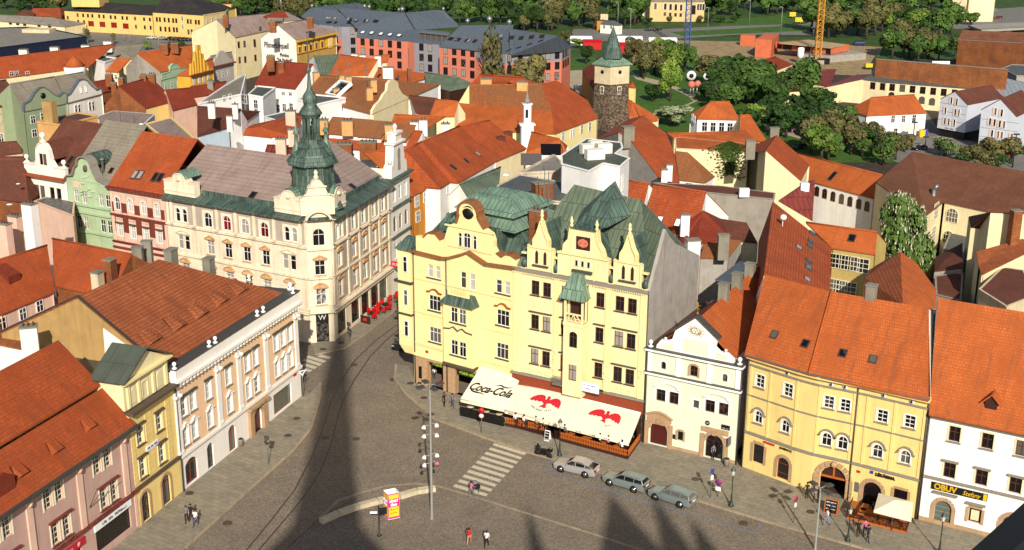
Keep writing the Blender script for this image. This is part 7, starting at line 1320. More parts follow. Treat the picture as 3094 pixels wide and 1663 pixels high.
for a,c in((A_,B_),(B_,D_)):
 pl=PL((a.x,a.y),b=(c.x,c.y));l=(c-a).length
 MB().tube(pl.P(l*.5,0,13.2),pl.P(l*.5,.16,13.2),.42,n=12).part('round_window','black',t)
 window(t,pl,l*.5,8.2,.9,1.7,v=.06,cols=2,rows=(.5,),fm='frame_cream',gm='glass_dark',sur='beige_wall',sill='trim_grey');MB().strip(pl,[(l*.5+x,y)for x,y in arcpts(1.5,10.4,.8)],0,.15,.12).part('blind_arch','beige_wall',t)
 for z in(6.3,4.6,2.6):window(t,pl,l*.42,z,.4,.8,v=.06,cols=1,rows=(),fm='stonetower',gm='black')
t=gab('brown_long_house','long house with brown roof and olive wooden side wall, behind the stone tower',('a3',725,700),('a3',850,930),('a3',880,590),('a3',1010,800),6,zr=9,roof='tile_maroon',wall='beige_clap')
t=gab('yellow_lodge','small yellow lodge glimpsed right of the stone tower',('a3',1185,870),('a3',1245,875),('a3',1180,815),('a3',1230,830),5,zr=6.5,roof='tile_red',wall='house_yellow')
t=gab('villa','pale yellow villa with tall arched windows and a pillared stair, among the far trees',('a3',1400,18),('a3',1945,18),('a3',1480,-60),('a3',1900,-60),7.5,zr=10,roof='slate_grey',wall='church_wall',wins=[(pp('a3',[(1453,62),(1551,66),(1604,70),(1656,73),(1709,76),(1880,70),(1905,70),(1930,72)]),1.0,2.3,dict(rise=.5,sur='white_wall',fm='frame_brown')),(pp('a3',[(1547,142),(1600,146),(1653,150),(1704,152)]),.9,1.3,dict(fm='frame_brown')),(pp('a3',[(1832,100)]),1.6,3.4,dict(fm='frame_brown'))])
b=MB();a,c=G(('a3',1305,200),0),G(('a3',1440,160),0)
for i in range(8):p=a.lerp(c,i/7);b.box((p.x,p.y,1.5),(.5,.5,3));
b.hexa([a,c,c+V(0,4,0),a+V(0,4,0)],[v+V(0,0,2.4)for v in(a,c,c+V(0,4,0),a+V(0,4,0))]);b.part('pillared_stair','white_wall',t)
t=gab('far_pale_block','far pale concrete block with narrow slit windows, at the top right behind the road',('a4',2030,-20),('a4',2290,-20),('a4',2040,-40),('a4',2290,-40),9,zr=10,roof='flat_grey',wall='cream_wall',wins=[(pp('a4',[(2170,40),(2192,40),(2215,40),(2238,40),(2260,42)]),.4,2.6,dict(cols=1,rows=())),(pp('a4',[(2170,90),(2192,90),(2215,90),(2238,90)]),.4,1.4,dict(cols=1,rows=()))])
t=gab('far_pale_block','far grey house half hidden by trees, at the top edge left of the concrete block',('a4',1840,-10),('a4',2010,-10),('a4',1850,-40),('a4',2000,-40),7,zr=9,roof='flat_grey',wall='beige_wall',wins=[(pp('a4',[(1880,60),(1955,75)]),.9,1.5,{})])
t=gab('bus_shelter','small white pavilion with a dark roof at the roadside, before the far trees',('a3',900,240),('a3',1085,255),('a3',950,205),('a3',1060,215),3.2,zr=4.6,roof='flat_grey',wall='white_wall',wins=[(pp('a3',[(940,268),(1010,272)]),.9,1.2,{})])
t=blk('billboard_hut','small tan hut with a tan hoarding on its roof, left of the roadside pavilion',pp('a3',[(870,210),(950,215),(950,200),(880,195)]),3.5,'flat_brown','orange_wall',par=0);p=G(('a3',910,178),4.2);MB().box(p,(5,.3,2.6)).part('hoarding','beige_wall',t)
for i,(x,y,m_,w,lab)in enumerate(((1175,520,'plastic_red',8,'large bright red tent behind the stone tower roof'),(1520,470,'white',9,'white site cabin beside the blue crane mast'),(1180,455,'white',9,'white site cabin directly behind the tower spire'),(1420,565,'plastic_red',5,'small red tent among the park trees'),(710,455,'white',7,'white marquee left of the tower spire'),(820,490,'plastic_red',6,'red sloping awning left of the tower spire'),(1650,535,'white',3,'small white van sized tent below the blue crane mast'))):
 p=G(('a3',x,y),0);tt=thing('tent' if 'tent' in lab or 'marq' in lab or 'awning' in lab else 'site_cabin',lab,'tent' if 'cabin' not in lab else 'cabin',p.to_tuple());b=MB();b.box((p.x,p.y,1.2),(w,3.5,2.4));b.hexa([p+V(-w/2-.2,-1.9,2.4),p+V(w/2+.2,-1.9,2.4),p+V(w/2+.2,1.9,2.4),p+V(-w/2-.2,1.9,2.4)],[p+V(-w/2,-.2,3.1),p+V(w/2,-.2,3.1),p+V(w/2,.2,3.1),p+V(-w/2,.2,3.1)]);b.part('cover',m_,tt)
def crane(p,h,m,label,lean=0):
 t=thing('tower_crane',label,'crane',p.to_tuple());b=MB();w=.8
 for sx in(-1,1):
  for sy in(-1,1):b.tube(p+V(sx*w,sy*w,0),p+V(sx*w,sy*w,h),.14,n=4)
 k=int(h/1.6)
 for i in range(k):
  z0,z1=i*h/k,(i+1)*h/k
  for(a,c)in(((-w,-w),(w,-w)),((w,-w),(w,w)),((w,w),(-w,w)),((-w,w),(-w,-w))):
   b.tube(p+V(a[0],a[1],z0),p+V(c[0],c[1],z1),.08,n=4);b.tube(p+V(a[0],a[1],z0),p+V(c[0],c[1],z0),.08,n=4)
 b.part('lattice_mast',m,t);MB().box(p+V(0,0,.6),(3.4,3.4,1.2)).part('ballast','concrete',t)
 b=MB();b.box(p+V(1,0,h+1),(1.6,1.6,2.2));b.part('cab',m,t);b=MB()
 for s in(-.5,.5):b.tube(p+V(-12,s,h+2.5),p+V(34,s,h+2.5),.12,n=4)
 b.tube(p+V(-12,0,h+3.6),p+V(34,0,h+3.6),.12,n=4)
 for i in range(30):b.tube(p+V(-12+i*1.5,-.5,h+2.5),p+V(-11.2+i*1.5,0,h+3.6),.06,n=4);b.tube(p+V(-11.2+i*1.5,0,h+3.6),p+V(-10.5+i*1.5,.5,h+2.5),.06,n=4)
 b.part('jib',m,t)
crane(G(('a4',510,635),0),34,'crane_yellow','tall yellow lattice crane at the building site');crane(G(('a3',1765,500),0),40,'crane_blue','tower crane with a blue lattice mast, left of the yellow one')
t=thing('construction_shell','unfinished building shell of salmon clay blocks on a concrete base','building',G(('a4',640,600),0).to_tuple())
def wallbox(c,pts,z0,z1,m,name='wall',th=None):
 P3=[G((c,x,y),z1)for x,y in pts];MB().hexa([V(p.x,p.y,z0)for p in P3],P3).part(name,m,t)
wallbox('a4',[(100,420),(640,480),(830,445),(420,395)],2.2,4.2,'clay_block');wallbox('a4',[(380,540),(640,560),(1000,530),(700,470),(450,500)],0,2.0,'concrete','base_slab');wallbox('a4',[(-100,390),(60,400),(130,340),(0,330)],0,5.5,'clay_block');wallbox('a4',[(130,430),(640,478),(800,445),(430,398)],4.2,4.4,'sand','floor_slab')
wallbox('a3',[(2300,350),(2450,360),(2450,345),(2320,340)],0,3.5,'clay_block')
a,c=G(('a4',100,420),4.2),G(('a4',640,480),4.2);pl=PL((a.x,a.y),b=(c.x,c.y));l=(c-a).length
for s in(.03,.14,.22,.4,.56,.93):MB().pbox(pl,l*s,l*s+1.6,-.1,.06,2.3,4.0).part('opening','black',t)
a,c=G(('a4',380,560),1.9),G(('a4',650,578),1.9);pl=PL((a.x,a.y),b=(c.x,c.y));l=(c-a).length;MB().pbox(pl,.6,l*.44,.1,1.4,.2,1.7).pbox(pl,l*.52,l*.97,.1,1.4,.2,1.7).part('opening','black',t)
p=G(('a4',340,635),0);t=thing('cement_silo','white cement silo on a splayed steel frame at the building site','silo',p.to_tuple());MB().lathe(p,[(.3,1.4),(1.0,2.2),(1.0,4.5),(.8,4.8),(.1,4.9)],14).part('drum','white',t);b=MB();[b.tube(p+V(sx*.9,sy*.9,0),p+V(sx*.7,sy*.7,2.4),.08,n=5)for sx in(-1,1)for sy in(-1,1)];b.tube(p+V(-.9,-.9,.6),p+V(.8,-.8,1.8),.05,n=4);b.part('silo_frame','steel',t)
t=gab('red_hall','low hall with a wide dark red sheet roof and a white fascia with green lettering',('a4',150,785),('a4',640,860),('a4',360,700),('a4',700,695),3.6,zr=5.6,roof='tin_red',wall='cream_wall');a,c=G(('a4',352,815),3.4),G(('a4',640,862),3.4);pl=PL((a.x,a.y),b=(c.x,c.y));l=(c-a).length;MB().plate(pl,[(0,2.3),(0,3.4),(l*.2,3.5),(l,2.4)],0,.3).part('fascia','white',t);text('LUKR',1.0,'letter_green',t,pmtx(pl,l*.3,.36,2.9),bold=.05)
t=gab('brown_hall','hall with a brown roof, left of the dark red sheet roof',('a4',-120,780),('a4',270,640),('a4',-100,620),('a4',100,568),4,zr=6.5,roof='tile_maroon',wall='cream_wall')
t=gab('gable_cottage','small cream cottage with a brown roof, below the dark red sheet roof',('a4',180,915),('a4',350,905),('a4',100,800),('a4',250,845),4,zr=6,roof='tile_dark',wall='cream_wall')
t=polyh('long_white_house','long white building with a charcoal roof and a row of square brown windows',[[('a4',965,790,6.2),('a4',1205,820,6.2),('a4',2080,885,6.2),('a4',2180,830,7),('a4',1050,742,7)],[('a4',570,872,4.8),('a4',775,830,4.8),('a4',965,790,6.2),('a4',1050,742,6.5),('a4',900,745,5)]],None,'cream_wall',[(('a4',1205,820,6.2),('a4',2080,885,6.2),pp('a4',[(1258,873),(1360,882),(1461,892),(1563,902),(1667,912),(1772,922),(1880,930)]),1.3,1.7,BW),(('a4',1205,820,6.2),('a4',2080,885,6.2),pp('a4',[(1250,955),(1553,1000),(1655,1015)]),1.4,1.8,dict(rise=.4,fm='frame_brown')),(('a4',965,790,6.2),('a4',1205,820,6.2),pp('a4',[(1063,856),(1161,865)]),1.3,1.7,BW)],roofs=['flat_grey','tin_red'])
p=G(('a4',1725,760),7);b=MB();b.box(p+V(0,0,.5),(4,2,3));b.part('roof_lantern','glass_dark',t);MB().box(p+V(0,-.3,2.9),(4.4,.3,1.8)).part('roof_sign','white',t)
t=thing('brick_wall','long weathered brick wall with a grey coping, behind the long white building','wall',G(('a4',1060,745),0).to_tuple());a,c=G(('a4',1058,745),6.0),G(('a4',2380,860),6.0);c=G(('a4',2350,830),6.0)
def lw(pts,t,m,n,z0=0,th=.5):
 a,b_=G(pts[0],z0),G(pts[1],z0);pl=PL((a.x,a.y),b=(b_.x,b_.y));l=(b_-a).length;za=pl.uz(pts[2])[1];zb=pl.uz(pts[3])[1]
 MB().plate(pl,[(0,0),(0,za),(l,zb),(l,0)],-th,0).part(n,m,t);MB().strip(pl,[(0,za),(l,zb)],-th-.1,.1,.15).part('coping','trim_grey',t)
lw([('a4',1058,1030),('a4',2350,1170),('a4',1068,590),('a4',2315,690)],t,'brick','brick_face')
t=thing('brick_firewall','huge ochre brick side wall with a dark tiled top, at the right edge','wall',G(('a4',1900,690),0).to_tuple());lw([('a4',1885,720),('a4',2700,830),('a4',1900,400),('a4',2700,440)],t,'brick','brick_face');a,c=G(('a4',1900,400),9),G(('a4',2700,440),9);
P4=[G(('a4',1905,405),8.6),G(('a4',2700,445),8.6),G(('a4',2700,330),11.2),G(('a4',1960,302),11.2)];MB().hexa([v-V(0,0,.3)for v in P4],P4).part('tiled_top','tile_oldbrown',t)
MB().box(G(('a4',2400,640),1.8)+V(0,0,0),(20,6,3.6)).part('orange_sheds','plastic_red',t)
p=G(('a4',2375,690),0);t=thing('factory_chimney','slim brown brick chimney before the huge ochre brick side wall','chimney',p.to_tuple());MB().lathe(p,[(1.2,0),(.8,10.5),(1.0,10.6),(1.0,11)],10).part('shaft','brick',t)
t=gab('lightblue_house','two storey house with brown orange hipped roof, before the long white building',('a4',1010,1155),('a4',1600,1128),('a4',1045,975),('a4',1480,945),5.0,zr=8.2,roof='tile_orange',wall='bright_wall',wins=[(pp('a4',[(1375,1188),(1480,1182),(1270,1190)]),1.0,1.6,{}),(pp('a4',[(1295,1320)]),1.0,1.8,{})],gwins=[(pp('a4',[(840,1170),(912,1190)]),.8,1.5,{})])
a,c=G(('a4',1360,1310),3),G(('a4',1540,1280),3);MB().hexa([a-V(0,0,.2),c-V(0,0,.2),c+V(0,2,.7),a+V(0,2,.7)],[a,c,c+V(0,2,.9),a+V(0,2,.9)]).part('awning','awning',t)
def gallery(pts,label,wl,z0=1.8):
 t=thing('gallery_house',label,'building',G(('a4',)+pts[0],0).to_tuple());a,c=G(('a4',)+pts[0],z0),G(('a4',)+pts[1],z0);pl=PL((a.x,a.y),b=(c.x,c.y));o=[pl.uz(('a4',)+p)for p in pts]
 MB().plate(pl,o,-14,0).part('gable_wall','facade_white_panel',t);b=MB();n=len(o);ap=max(range(n),key=lambda i:o[i][1]);b.strip(pl,[o[ap+1],o[ap],o[ap-1]]if o[ap+1][0]<o[ap-1][0]else[o[ap-1],o[ap],o[ap+1]],-14.3,.05,.18);b.part('roof','tile_dark',t)
 MB().pbox(pl,o[0][0]+.4,o[1][0]-.4,-13,-.6,0,z0).part('recessed_base','black',t)
 for p in wl:u,z=pl.uz(('a4',)+p);window(t,pl,u,z-.75,.55,1.6,v=.08,cols=1,rows=(),fm='frame_white',gm='glass_dark');MB().pbox(pl,u-.62,u-.3,.05,.12,z-.8,z+.85).part('shutter','pink_plain',t)
 b=MB();
 for dz in(2.0,3.9,5.7):
  if z0+dz<max(x[1]for x in o)-2:b.pbox(pl,o[0][0]+.05,o[1][0]-.05,0,.03,z0+dz,z0+dz+.05)
 b.part('panel_joint','gutter',t);return t,pl,o
t,pl,o=gallery([(1705,1275),(1978,1325),(2012,1052),(1885,918),(1742,990)],'pale grey gabled gallery house, the left of the pair flanking a glass link',[(1852,1005),(1905,1018),(1792,1105),(1890,1122),(1925,1128),(1785,1210),(1825,1217),(1880,1225)])
text('— —— —',.6,'letter_black',t,pmtx(pl,(o[0][0]+o[1][0])/2,.05,2.3))if False else strokes(t,pl,o[0][0]+2.0,o[0][0]+4.6,.06,2.0,.25,'letter_black',8)
t,pl,o=gallery([(2115,1450),(2490,1500),(2500,1170),(2340,995),(2148,1098)],'pale grey gabled gallery house, the right of the pair flanking a glass link',[(2290,1115),(2352,1128),(2235,1215),(2280,1225),(2332,1238),(2375,1245),(2255,1333),(2318,1345),(2352,1350),(2450,1370)],1.0)
t=blk('glass_link','dark glass link building between the two pale grey gabled houses',pp('a4',[(2015,1060),(2150,1095),(2180,1060),(2050,1040)]),5.4,'flat_grey','glass_dark',par=.1)
t=blk('grey_roofed_hall','pale grey folded sheet roof hall behind the two pale grey gabled houses',pp('a4',[(2090,820),(2410,990),(2700,960),(2700,860),(2350,770)]),6.5,'tin_light','flat_grey',par=.1)
t=blk('grey_roofed_hall','flat dark hall roof at the right edge below the slim brown chimney',pp('a4',[(2350,690),(2500,760),(2700,760),(2700,660),(2450,650)]),7,'flat_grey','concrete',par=.2)
# == trees ==
def crownmesh(seed,n=1500,ls=.1,sq=1.,lob=9,blossom=0):
 r=random.Random(seed);L_=[(V(r.uniform(-.55,.55),r.uniform(-.55,.55),r.uniform(-.5,.55)),r.uniform(.32,.55))for _ in range(lob)]+[(V(0,0,0),.62)]
 b=MB();k=0
 while k<n:
  c,rad=r.choice(L_);d=V(r.gauss(0,1),r.gauss(0,1),r.gauss(0,1)).normalized();p=c+d*rad*(r.uniform(.55,1.0)**.5)
  if any((p-c2).length<r2*.62 for c2,r2 in L_):continue
  k+=1;s=ls*r.uniform(.6,1.3);nn=(d+V(r.uniform(-.7,.7),r.uniform(-.7,.7),r.uniform(-.3,.9))).normalized();x=nn.orthogonal().normalized();a=r.uniform(0,PI);x=x*cos(a)+nn.cross(x)*sin(a);y=nn.cross(x)
  bl=1 if blossom and r.random()<blossom else 0
  if bl:s*=.55;p=p+d*.03;b.add([p-x*s*.5,p+y*s*.3,p+x*s*.5,p+V(0,0,s*1.6)],[(0,1,3),(1,2,3),(2,0,3)],1)
  else:b.add([p-x*s-y*s*.3,p+x*s*.2-y*s,p+x*s+y*s*.2,p-x*s*.1+y*s*.9],[(0,1,2,3)])
 return b
CR=[crownmesh(i,1500,.105,lob=r_).mesh('crown','leaf_green')for i,r_ in enumerate((8,11,7,13,9))];CRS=[crownmesh(20+i,520,.1,lob=8).mesh('crown','leaf_olive')for i in range(2)]
CB=crownmesh(40,3600,.075,lob=12,blossom=.45).mesh('crown',['leaf_chestnut','blossom'])
def trunkmesh(seed):
 r=random.Random(seed);b=MB();b.tube(V(0,0,0),V(.02,0,.45),.045,.03,7)
 for i in range(9):
  a=r.uniform(0,6.28);z=r.uniform(.3,.5);e=V(.3*cos(a),.3*sin(a),r.uniform(.55,.9));b.tube(V(.02,0,z),e,.018,.008,5)
  for j in range(3):a2=a+r.uniform(-1,1);s=r.uniform(.4,.9);m_=V(.02,0,z).lerp(e,s);b.tube(m_,m_+V(.16*cos(a2),.16*sin(a2),r.uniform(.05,.15)),.007,.003,4)
 return b.mesh('trunk','bark')
TR=[trunkmesh(i)for i in range(4)]
ntree=0;tr_r=random.Random(11)
TW={'leaf_green':'mid green','leaf_olive':'olive brown','leaf_dark':'dark green','leaf_bright':'bright green','leaf_pale':'pale grey green'}
def tree(c,x,y,w,h,m='leaf_green',label=None,group=None,sparse=False,mesh=None,rnd=True,name='tree'):
 global ntree
 p=G((c,x,y),0);d=(p-V(0,0,H)).dot(_f);k=d/F/3.2974;rad=w*k/2;hh=h*k/cos(R(12));i=ntree;ntree+=1
 label=label or '%s leafy tree among the park trees'%TW[m]
 t=thing(name,label,'tree',(p.x,p.y,0),tr_r.uniform(0,6.28),group)
 o=inst('trunk',TR[i%4],None,(0,0,0));o.parent=t;o.location=(0,0,0);s=max(hh,.5);o.scale=(max(rad*2.2,s*.5),max(rad*2.2,s*.5),s)
 me=mesh or(CRS[i%2]if sparse else CR[i%5]);o=inst('crown',me,None,(0,0,0));o.parent=t;o.location=(0,0,hh*.6);o.scale=(rad,rad,hh*.42)
 if not mesh:
  o.material_slots[0].link='OBJECT';o.material_slots[0].material=M[m]
 return t
def grove(c,x0,x1,y0,y1,n,w,h,mats,label,group,sparse=0.,seed=0,name='tree'):
 r=random.Random(seed+100)
 for i in range(n):
  m=r.choice(mats);s=r.uniform(.75,1.25);tree(c,x0+(x1-x0)*(i+r.uniform(.1,.9))/n,r.uniform(y0,y1),w*s,h*s*r.uniform(.85,1.15),m,TW[m]+' '+label,group,r.random()<sparse,name=name)
g1=['leaf_green','leaf_dark','leaf_bright'];g2=['leaf_green','leaf_olive','leaf_dark'];g3=['leaf_dark','leaf_green']
B_='tree in the wooded belt behind the %s'
grove('a2',-20,1300,175,215,13,210,240,g2,B_%'hotel','trees behind the hotel',.1,1);grove('a2',1250,2600,190,240,13,200,230,g3,B_%'hotel','trees behind the hotel',.0,2)
grove('a2',-20,2600,70,110,22,190,200,g3,B_%'hotel','trees behind the hotel',0,41)
grove('a3',0,430,250,330,7,190,230,g2,'tree beside the right end of the hotel','trees at the hotel end',.0,3);grove('a3',430,880,230,300,6,220,270,['leaf_olive','leaf_green'],'tree left of the roadside pavilion','trees by the road',.0,4);grove('a3',1050,1330,225,270,4,200,260,['leaf_green'],'tree right of the roadside pavilion','trees by the road',0,5)
grove('a3',0,1400,40,130,16,200,230,g3,B_%'road','trees beyond the road',0,6);grove('a3',1960,2600,60,160,9,180,200,g3,'tree right of the villa','trees around the villa',0,7);grove('a3',1300,1760,190,240,6,70,60,g2,'shrub below the villa','shrubs around the villa',0,8,'shrub');grove('a3',1800,2300,180,235,8,80,70,g2,'shrub below the villa','shrubs around the villa',0,9,'shrub')
grove('a4',-20,1000,100,150,12,210,210,g3,B_%'bus road','trees beyond the bus road',0,10);grove('a4',420,1180,300,400,9,240,290,['leaf_green','leaf_olive','leaf_bright'],'tree right of the yellow crane','trees behind the building site',.0,11);grove('a4',1150,1480,250,330,4,210,220,g2,'tree below the bus','trees behind the building site',.2,12)
grove('a4',1180,1900,560,640,7,260,300,['leaf_green','leaf_olive'],'tree behind the long weathered brick wall','trees behind the brick wall',.1,13);grove('a4',1380,1900,300,470,6,230,260,g1,'tree left of the huge ochre brick wall','trees behind the brick wall',.0,14);tree('a4',1950,670,200,130,'leaf_olive','olive shrub against the huge ochre brick wall',name='shrub');tree('a4',2040,250,200,120,'leaf_green','round tree before the elevated road')
grove('a4',1000,1900,60,120,10,180,180,g2,'tree above the bus','trees beyond the bus road',.3,15);grove('a1',-20,640,90,140,6,180,190,g2,'tree at the top left corner','trees top left',0,16);grove('a1',2180,2600,140,190,5,200,230,['leaf_green','leaf_olive'],'tree right of the tall black hipped roof','trees behind the barracks',0,17)
grove('a1',1600,1830,470,490,3,100,60,['leaf_dark'],'bush in the car park','car park bushes',0,18,'shrub')
for x,y,w,h,m in((515,290,70,130,'leaf_olive'),(590,320,90,80,'leaf_olive'),(290,285,70,60,'leaf_olive'),(880,430,90,150,'leaf_olive'),(1135,440,60,110,'leaf_olive'),(1465,500,110,90,'leaf_bright')):tree('a1',x,y,w,h,m,TW[m]+' small tree at the edge of the car park','car park trees',True)
grove('a3',1180,1560,560,640,5,230,240,['leaf_green','leaf_olive','leaf_bright'],'tree right behind the tower spire','park trees',.15,19);grove('a3',1240,1540,720,800,4,240,280,['leaf_olive','leaf_green'],'tree right of the stone tower','park trees',.3,20)
tree('a3',1600,1010,250,420,'leaf_bright','tall slim bright green tree in the park lawn');grove('a3',1500,1800,700,780,4,260,260,['leaf_bright','leaf_green'],'tree in the middle of the park','park trees',0,21)
tree('a3',1975,860,330,300,'leaf_olive','sparse dark tree with a visible trunk near the park sculptures',None,True);tree('a3',1980,850,300,280,'leaf_green');grove('a3',2080,2600,820,980,8,330,360,g3,'tree in the dense park thicket','park trees',0,22);grove('a3',1930,2600,1000,1120,7,300,240,g3,'tree above the square white house','park trees',0,23)
tree('a3',1420,1010,230,160,'leaf_dark','dark bush on the park lawn',name='shrub');tree('a3',1610,1260,400,230,'leaf_pale','pale blossoming shrub beside the tower roofs',name='shrub',sparse=False);tree('a3',1480,1200,150,120,'leaf_pale','small pale blossoming shrub',name='shrub')
grove('a3',2330,2600,1200,1330,4,300,240,['leaf_bright','leaf_dark'],'tree right of the square white house','park trees',0,24);grove('a4',-20,560,1000,1150,6,330,330,g3,'tree left of the pale blue house','park trees',.0,25);grove('a4',150,760,1280,1420,6,340,340,g3,'tree below the pale blue house','park trees',.0,26);grove('a4',560,640,1020,1060,1,150,150,['leaf_dark'],'tree at the corner of the long white house','park trees',0,27)
grove('b4',420,1000,130,290,7,320,340,['leaf_green','leaf_olive','leaf_bright','leaf_dark'],'tree above the row of arched windows','park trees',.15,28);grove('b4',900,1400,60,330,7,260,240,['leaf_olive','leaf_green'],'tree before the pale blue house','park trees',.35,29);tree('b4',1780,240,310,200,None or 'leaf_green','small flowering chestnut behind the brown roofed school',mesh=CB);grove('b4',1900,2450,300,400,6,250,190,['leaf_olive','leaf_dark'],'tree behind the vast brown roof','park trees',.1,30)
t=tree('b4',1330,1850,610,1290,'leaf_green','large round chestnut tree covered in cream blossom candles',mesh=CB)
for ch in t.children:
 if ch.name.startswith('crown'):ch.location.z*=1.1;ch.scale.z*=.85
tree('a2',2350,990,260,690,'leaf_olive','bare brown birch before the salmon hotel wall',None,True);tree('a3',190,985,360,440,'leaf_olive','olive brown tree before the right end of the hotel',None,False);tree('a2',2480,985,240,370,'leaf_olive','small olive tree beside the bare birch');tree('a3',760,640,180,180,'leaf_dark','dark tree left of the stone tower');tree('a3',680,480,160,100,'leaf_bright','bright bush left of the tower spire',name='shrub');tree('a3',560,440,130,150,'leaf_olive','olive tree at the right hotel corner')
a_,b_,t=ivy_pl;pl=PL((a_.x,a_.y),b=(b_.x,b_.y));r=random.Random(3);b=MB()
if pl.n.y>0:pl=PL((b_.x,b_.y),b=(a_.x,a_.y))
for i in range(1500):
 x=r.gauss(0,1);y=r.random();p=(2190+x*(95-40*y),90+y*y*330+abs(x)*30);
 if not 1900<p[0]<2370:continue
 u,z=pl.uz(('b3',)+p);s=r.uniform(.08,.22);b.add([pl.P(u-s,.1+r.random()*.2,z),pl.P(u,.1,z-s*.7),pl.P(u+s,.15+r.random()*.2,z),pl.P(u,.3,z+s)],[(0,1,2,3)])
b.part('leaves','leaf_green',t,'green ivy','stuff')
# == people ==
def figure(pose,cols,hair='hair_dark',key=None):
 def mk():
  J={'pel':(0,0,.93),'wst':(0,0,1.08),'chs':(0,-.01,1.3),'nck':(0,0,1.46),'hd0':(0,-.01,1.55),'hd1':(0,-.015,1.68)}
  rad={'pel':.14,'wst':.12,'chs':.15,'nck':.055,'hd0':.085,'hd1':.085}
  E=[('pel','wst',1),('wst','chs',1),('chs','nck',1),('nck','hd0',0),('hd0','hd1',0)]
  for s,S_ in((-1,'l'),(1,'r')):
   sw={'walk':.26*s,'stand':.03*s,'sit':0,'push':.2*s}[pose]
   if pose=='sit':hip,kn,an,to=(.09*s,0,.93),(.1*s,-.42,.95),(.1*s,-.44,.5),(.1*s,-.58,.47)
   else:hip,kn,an,to=(.09*s,0,.88),(.1*s,sw*.55-.03,.5),(.1*s,sw*1.1+.04,.09),(.1*s,sw*1.1-.12,.04)
   ar={'walk':-.2*s,'stand':.02,'sit':-.1,'push':-.3}[pose]
   sh,el,wr=(.19*s,0,1.4),(.24*s,ar*.4+.02,1.14),(.23*s,ar-.04,.92+(.12 if pose in('push','sit')else 0))
   for nme,co,ra in(('hip',hip,.1),('kn',kn,.065),('an',an,.04),('to',to,.035),('sh',sh,.065),('el',el,.042),('wr',wr,.028)):J[nme+S_]=co;rad[nme+S_]=ra
   E+=[('pel','hip'+S_,2),('hip'+S_,'kn'+S_,2),('kn'+S_,'an'+S_,2),('an'+S_,'to'+S_,3),('chs','sh'+S_,1),('sh'+S_,'el'+S_,1),('el'+S_,'wr'+S_,0)]
   d=Vector(wr)-Vector(el);d.normalize();pm=Vector(wr)+d*.06;J['pm'+S_]=tuple(pm);rad['pm'+S_]=.03;E.append(('wr'+S_,'pm'+S_,0))
   for f in range(5):
    off=V(0,(f-1.5)*.017,0)if f<4 else V(-.01*s,-.045,.03);J['f%d%s'%(f,S_)]=tuple(pm+off+d*(.05,.065,.062,.05,.02)[f]);rad['f%d%s'%(f,S_)]=.009;E.append(('pm'+S_,'f%d%s'%(f,S_),0))
  names=list(J);me=bpy.data.meshes.new('tmp');me.from_pydata([J[n]for n in names],[(names.index(a),names.index(b))for a,b,_ in E],[]);ob=bpy.data.objects.new('tmp',me);C.objects.link(ob)
  md=ob.modifiers.new('s','SKIN');
  for i,n in enumerate(names):me.skin_vertices[0].data[i].radius=(rad[n],rad[n]*(.75 if n in('pel','wst','chs')else 1));me.skin_vertices[0].data[i].use_root=(n=='pel')
  sb=ob.modifiers.new('b','SUBSURF');sb.levels=1
  dg=bpy.context.evaluated_depsgraph_get();dg.update();m2=bpy.data.meshes.new_from_object(ob.evaluated_get(dg));bpy.data.objects.remove(ob)
  seg=[(Vector(J[a]),Vector(J[b]),k)for a,b,k in E];m2.materials.clear()
  mi=[]
  for p in m2.polygons:
   best=9;bk=0
   for a,b,k in seg:
    ab=b-a;s=max(0,min(1,(p.center-a).dot(ab)/ab.length_squared));dd=(p.center-(a+ab*s)).length
    if dd<best:best=dd;bk=k
   mi.append(bk);p.use_smooth=True
  m2.polygons.foreach_set('material_index',mi);m2.name='person';return m2
 base=cachem(('fig',pose),mk);me=base.copy();
 for c in('skin',cols[0],cols[1],'black'):me.materials.append(M[c])
 hm=cachem(('hair',hair),lambda:MB().lathe((0,.015,1.60),[(.095,-.03),(.108,.03),(.1,.09),(.06,.135),(.01,.145)],10).box((0,.07,1.56),(.14,.06,.14)).mesh('hair',hair))
 return me,hm
def person(p,label,pose='stand',cols=('cloth_black','cloth_black'),hair='hair_dark',rz=0,z=.12,group=None,s=1.):
 p=G(p,z)if not isinstance(p,Vector)else p;me,hm=figure(pose,cols,hair);o=bpy.data.objects.new('person',me);C.objects.link(o);o.location=p;o.rotation_euler=(0,0,rz);o.scale=(s,s,s)
 tagp(o,label,'person',group);h=bpy.data.objects.new('hair',hm);C.objects.link(h);h.parent=o;return o
W_='cloth_white';K_='cloth_black'
person(('d1',1862,1108),'person in a grey top and black trousers walking beside a companion on the left pavement','walk',('cloth_grey',K_),rz=.2);person(('d1',1950,1145),'person in a white top and blue skirt on the left pavement','walk',(W_,'cloth_blue'),rz=-.2);person(('d1',1905,1090),'person in black just behind the pair on the left pavement','walk',(K_,K_),rz=0)
person(('d2',2155,855),'person in a pink top pushing a pram over the zebra crossing','push',('cloth_pink','cloth_grey'),rz=PI*.75);person(('d2',2135,1330),'woman in a short red dress in the open square','walk',('cloth_red','skin'),rz=2.9);person(('d2',2310,1355),'man in a white shirt and black trousers in the open square','walk',(W_,K_),rz=2.9)
person(('c2',1888,1450-35),'person in black near the script awning','stand',(K_,K_),rz=1);person(('c2',1970,1425),'person in a pale shirt near the script awning','walk',('cloth_grey','cloth_blue'),rz=1)
person(('c2',1790,1150),'person in a white shirt sitting in the green lettered arcade','sit',(W_,'cloth_blue'),z=-.2);person(('d3',2025,480),'person in black shorts standing at the wine red door of the mint house','stand',('cloth_grey',K_),rz=.3)
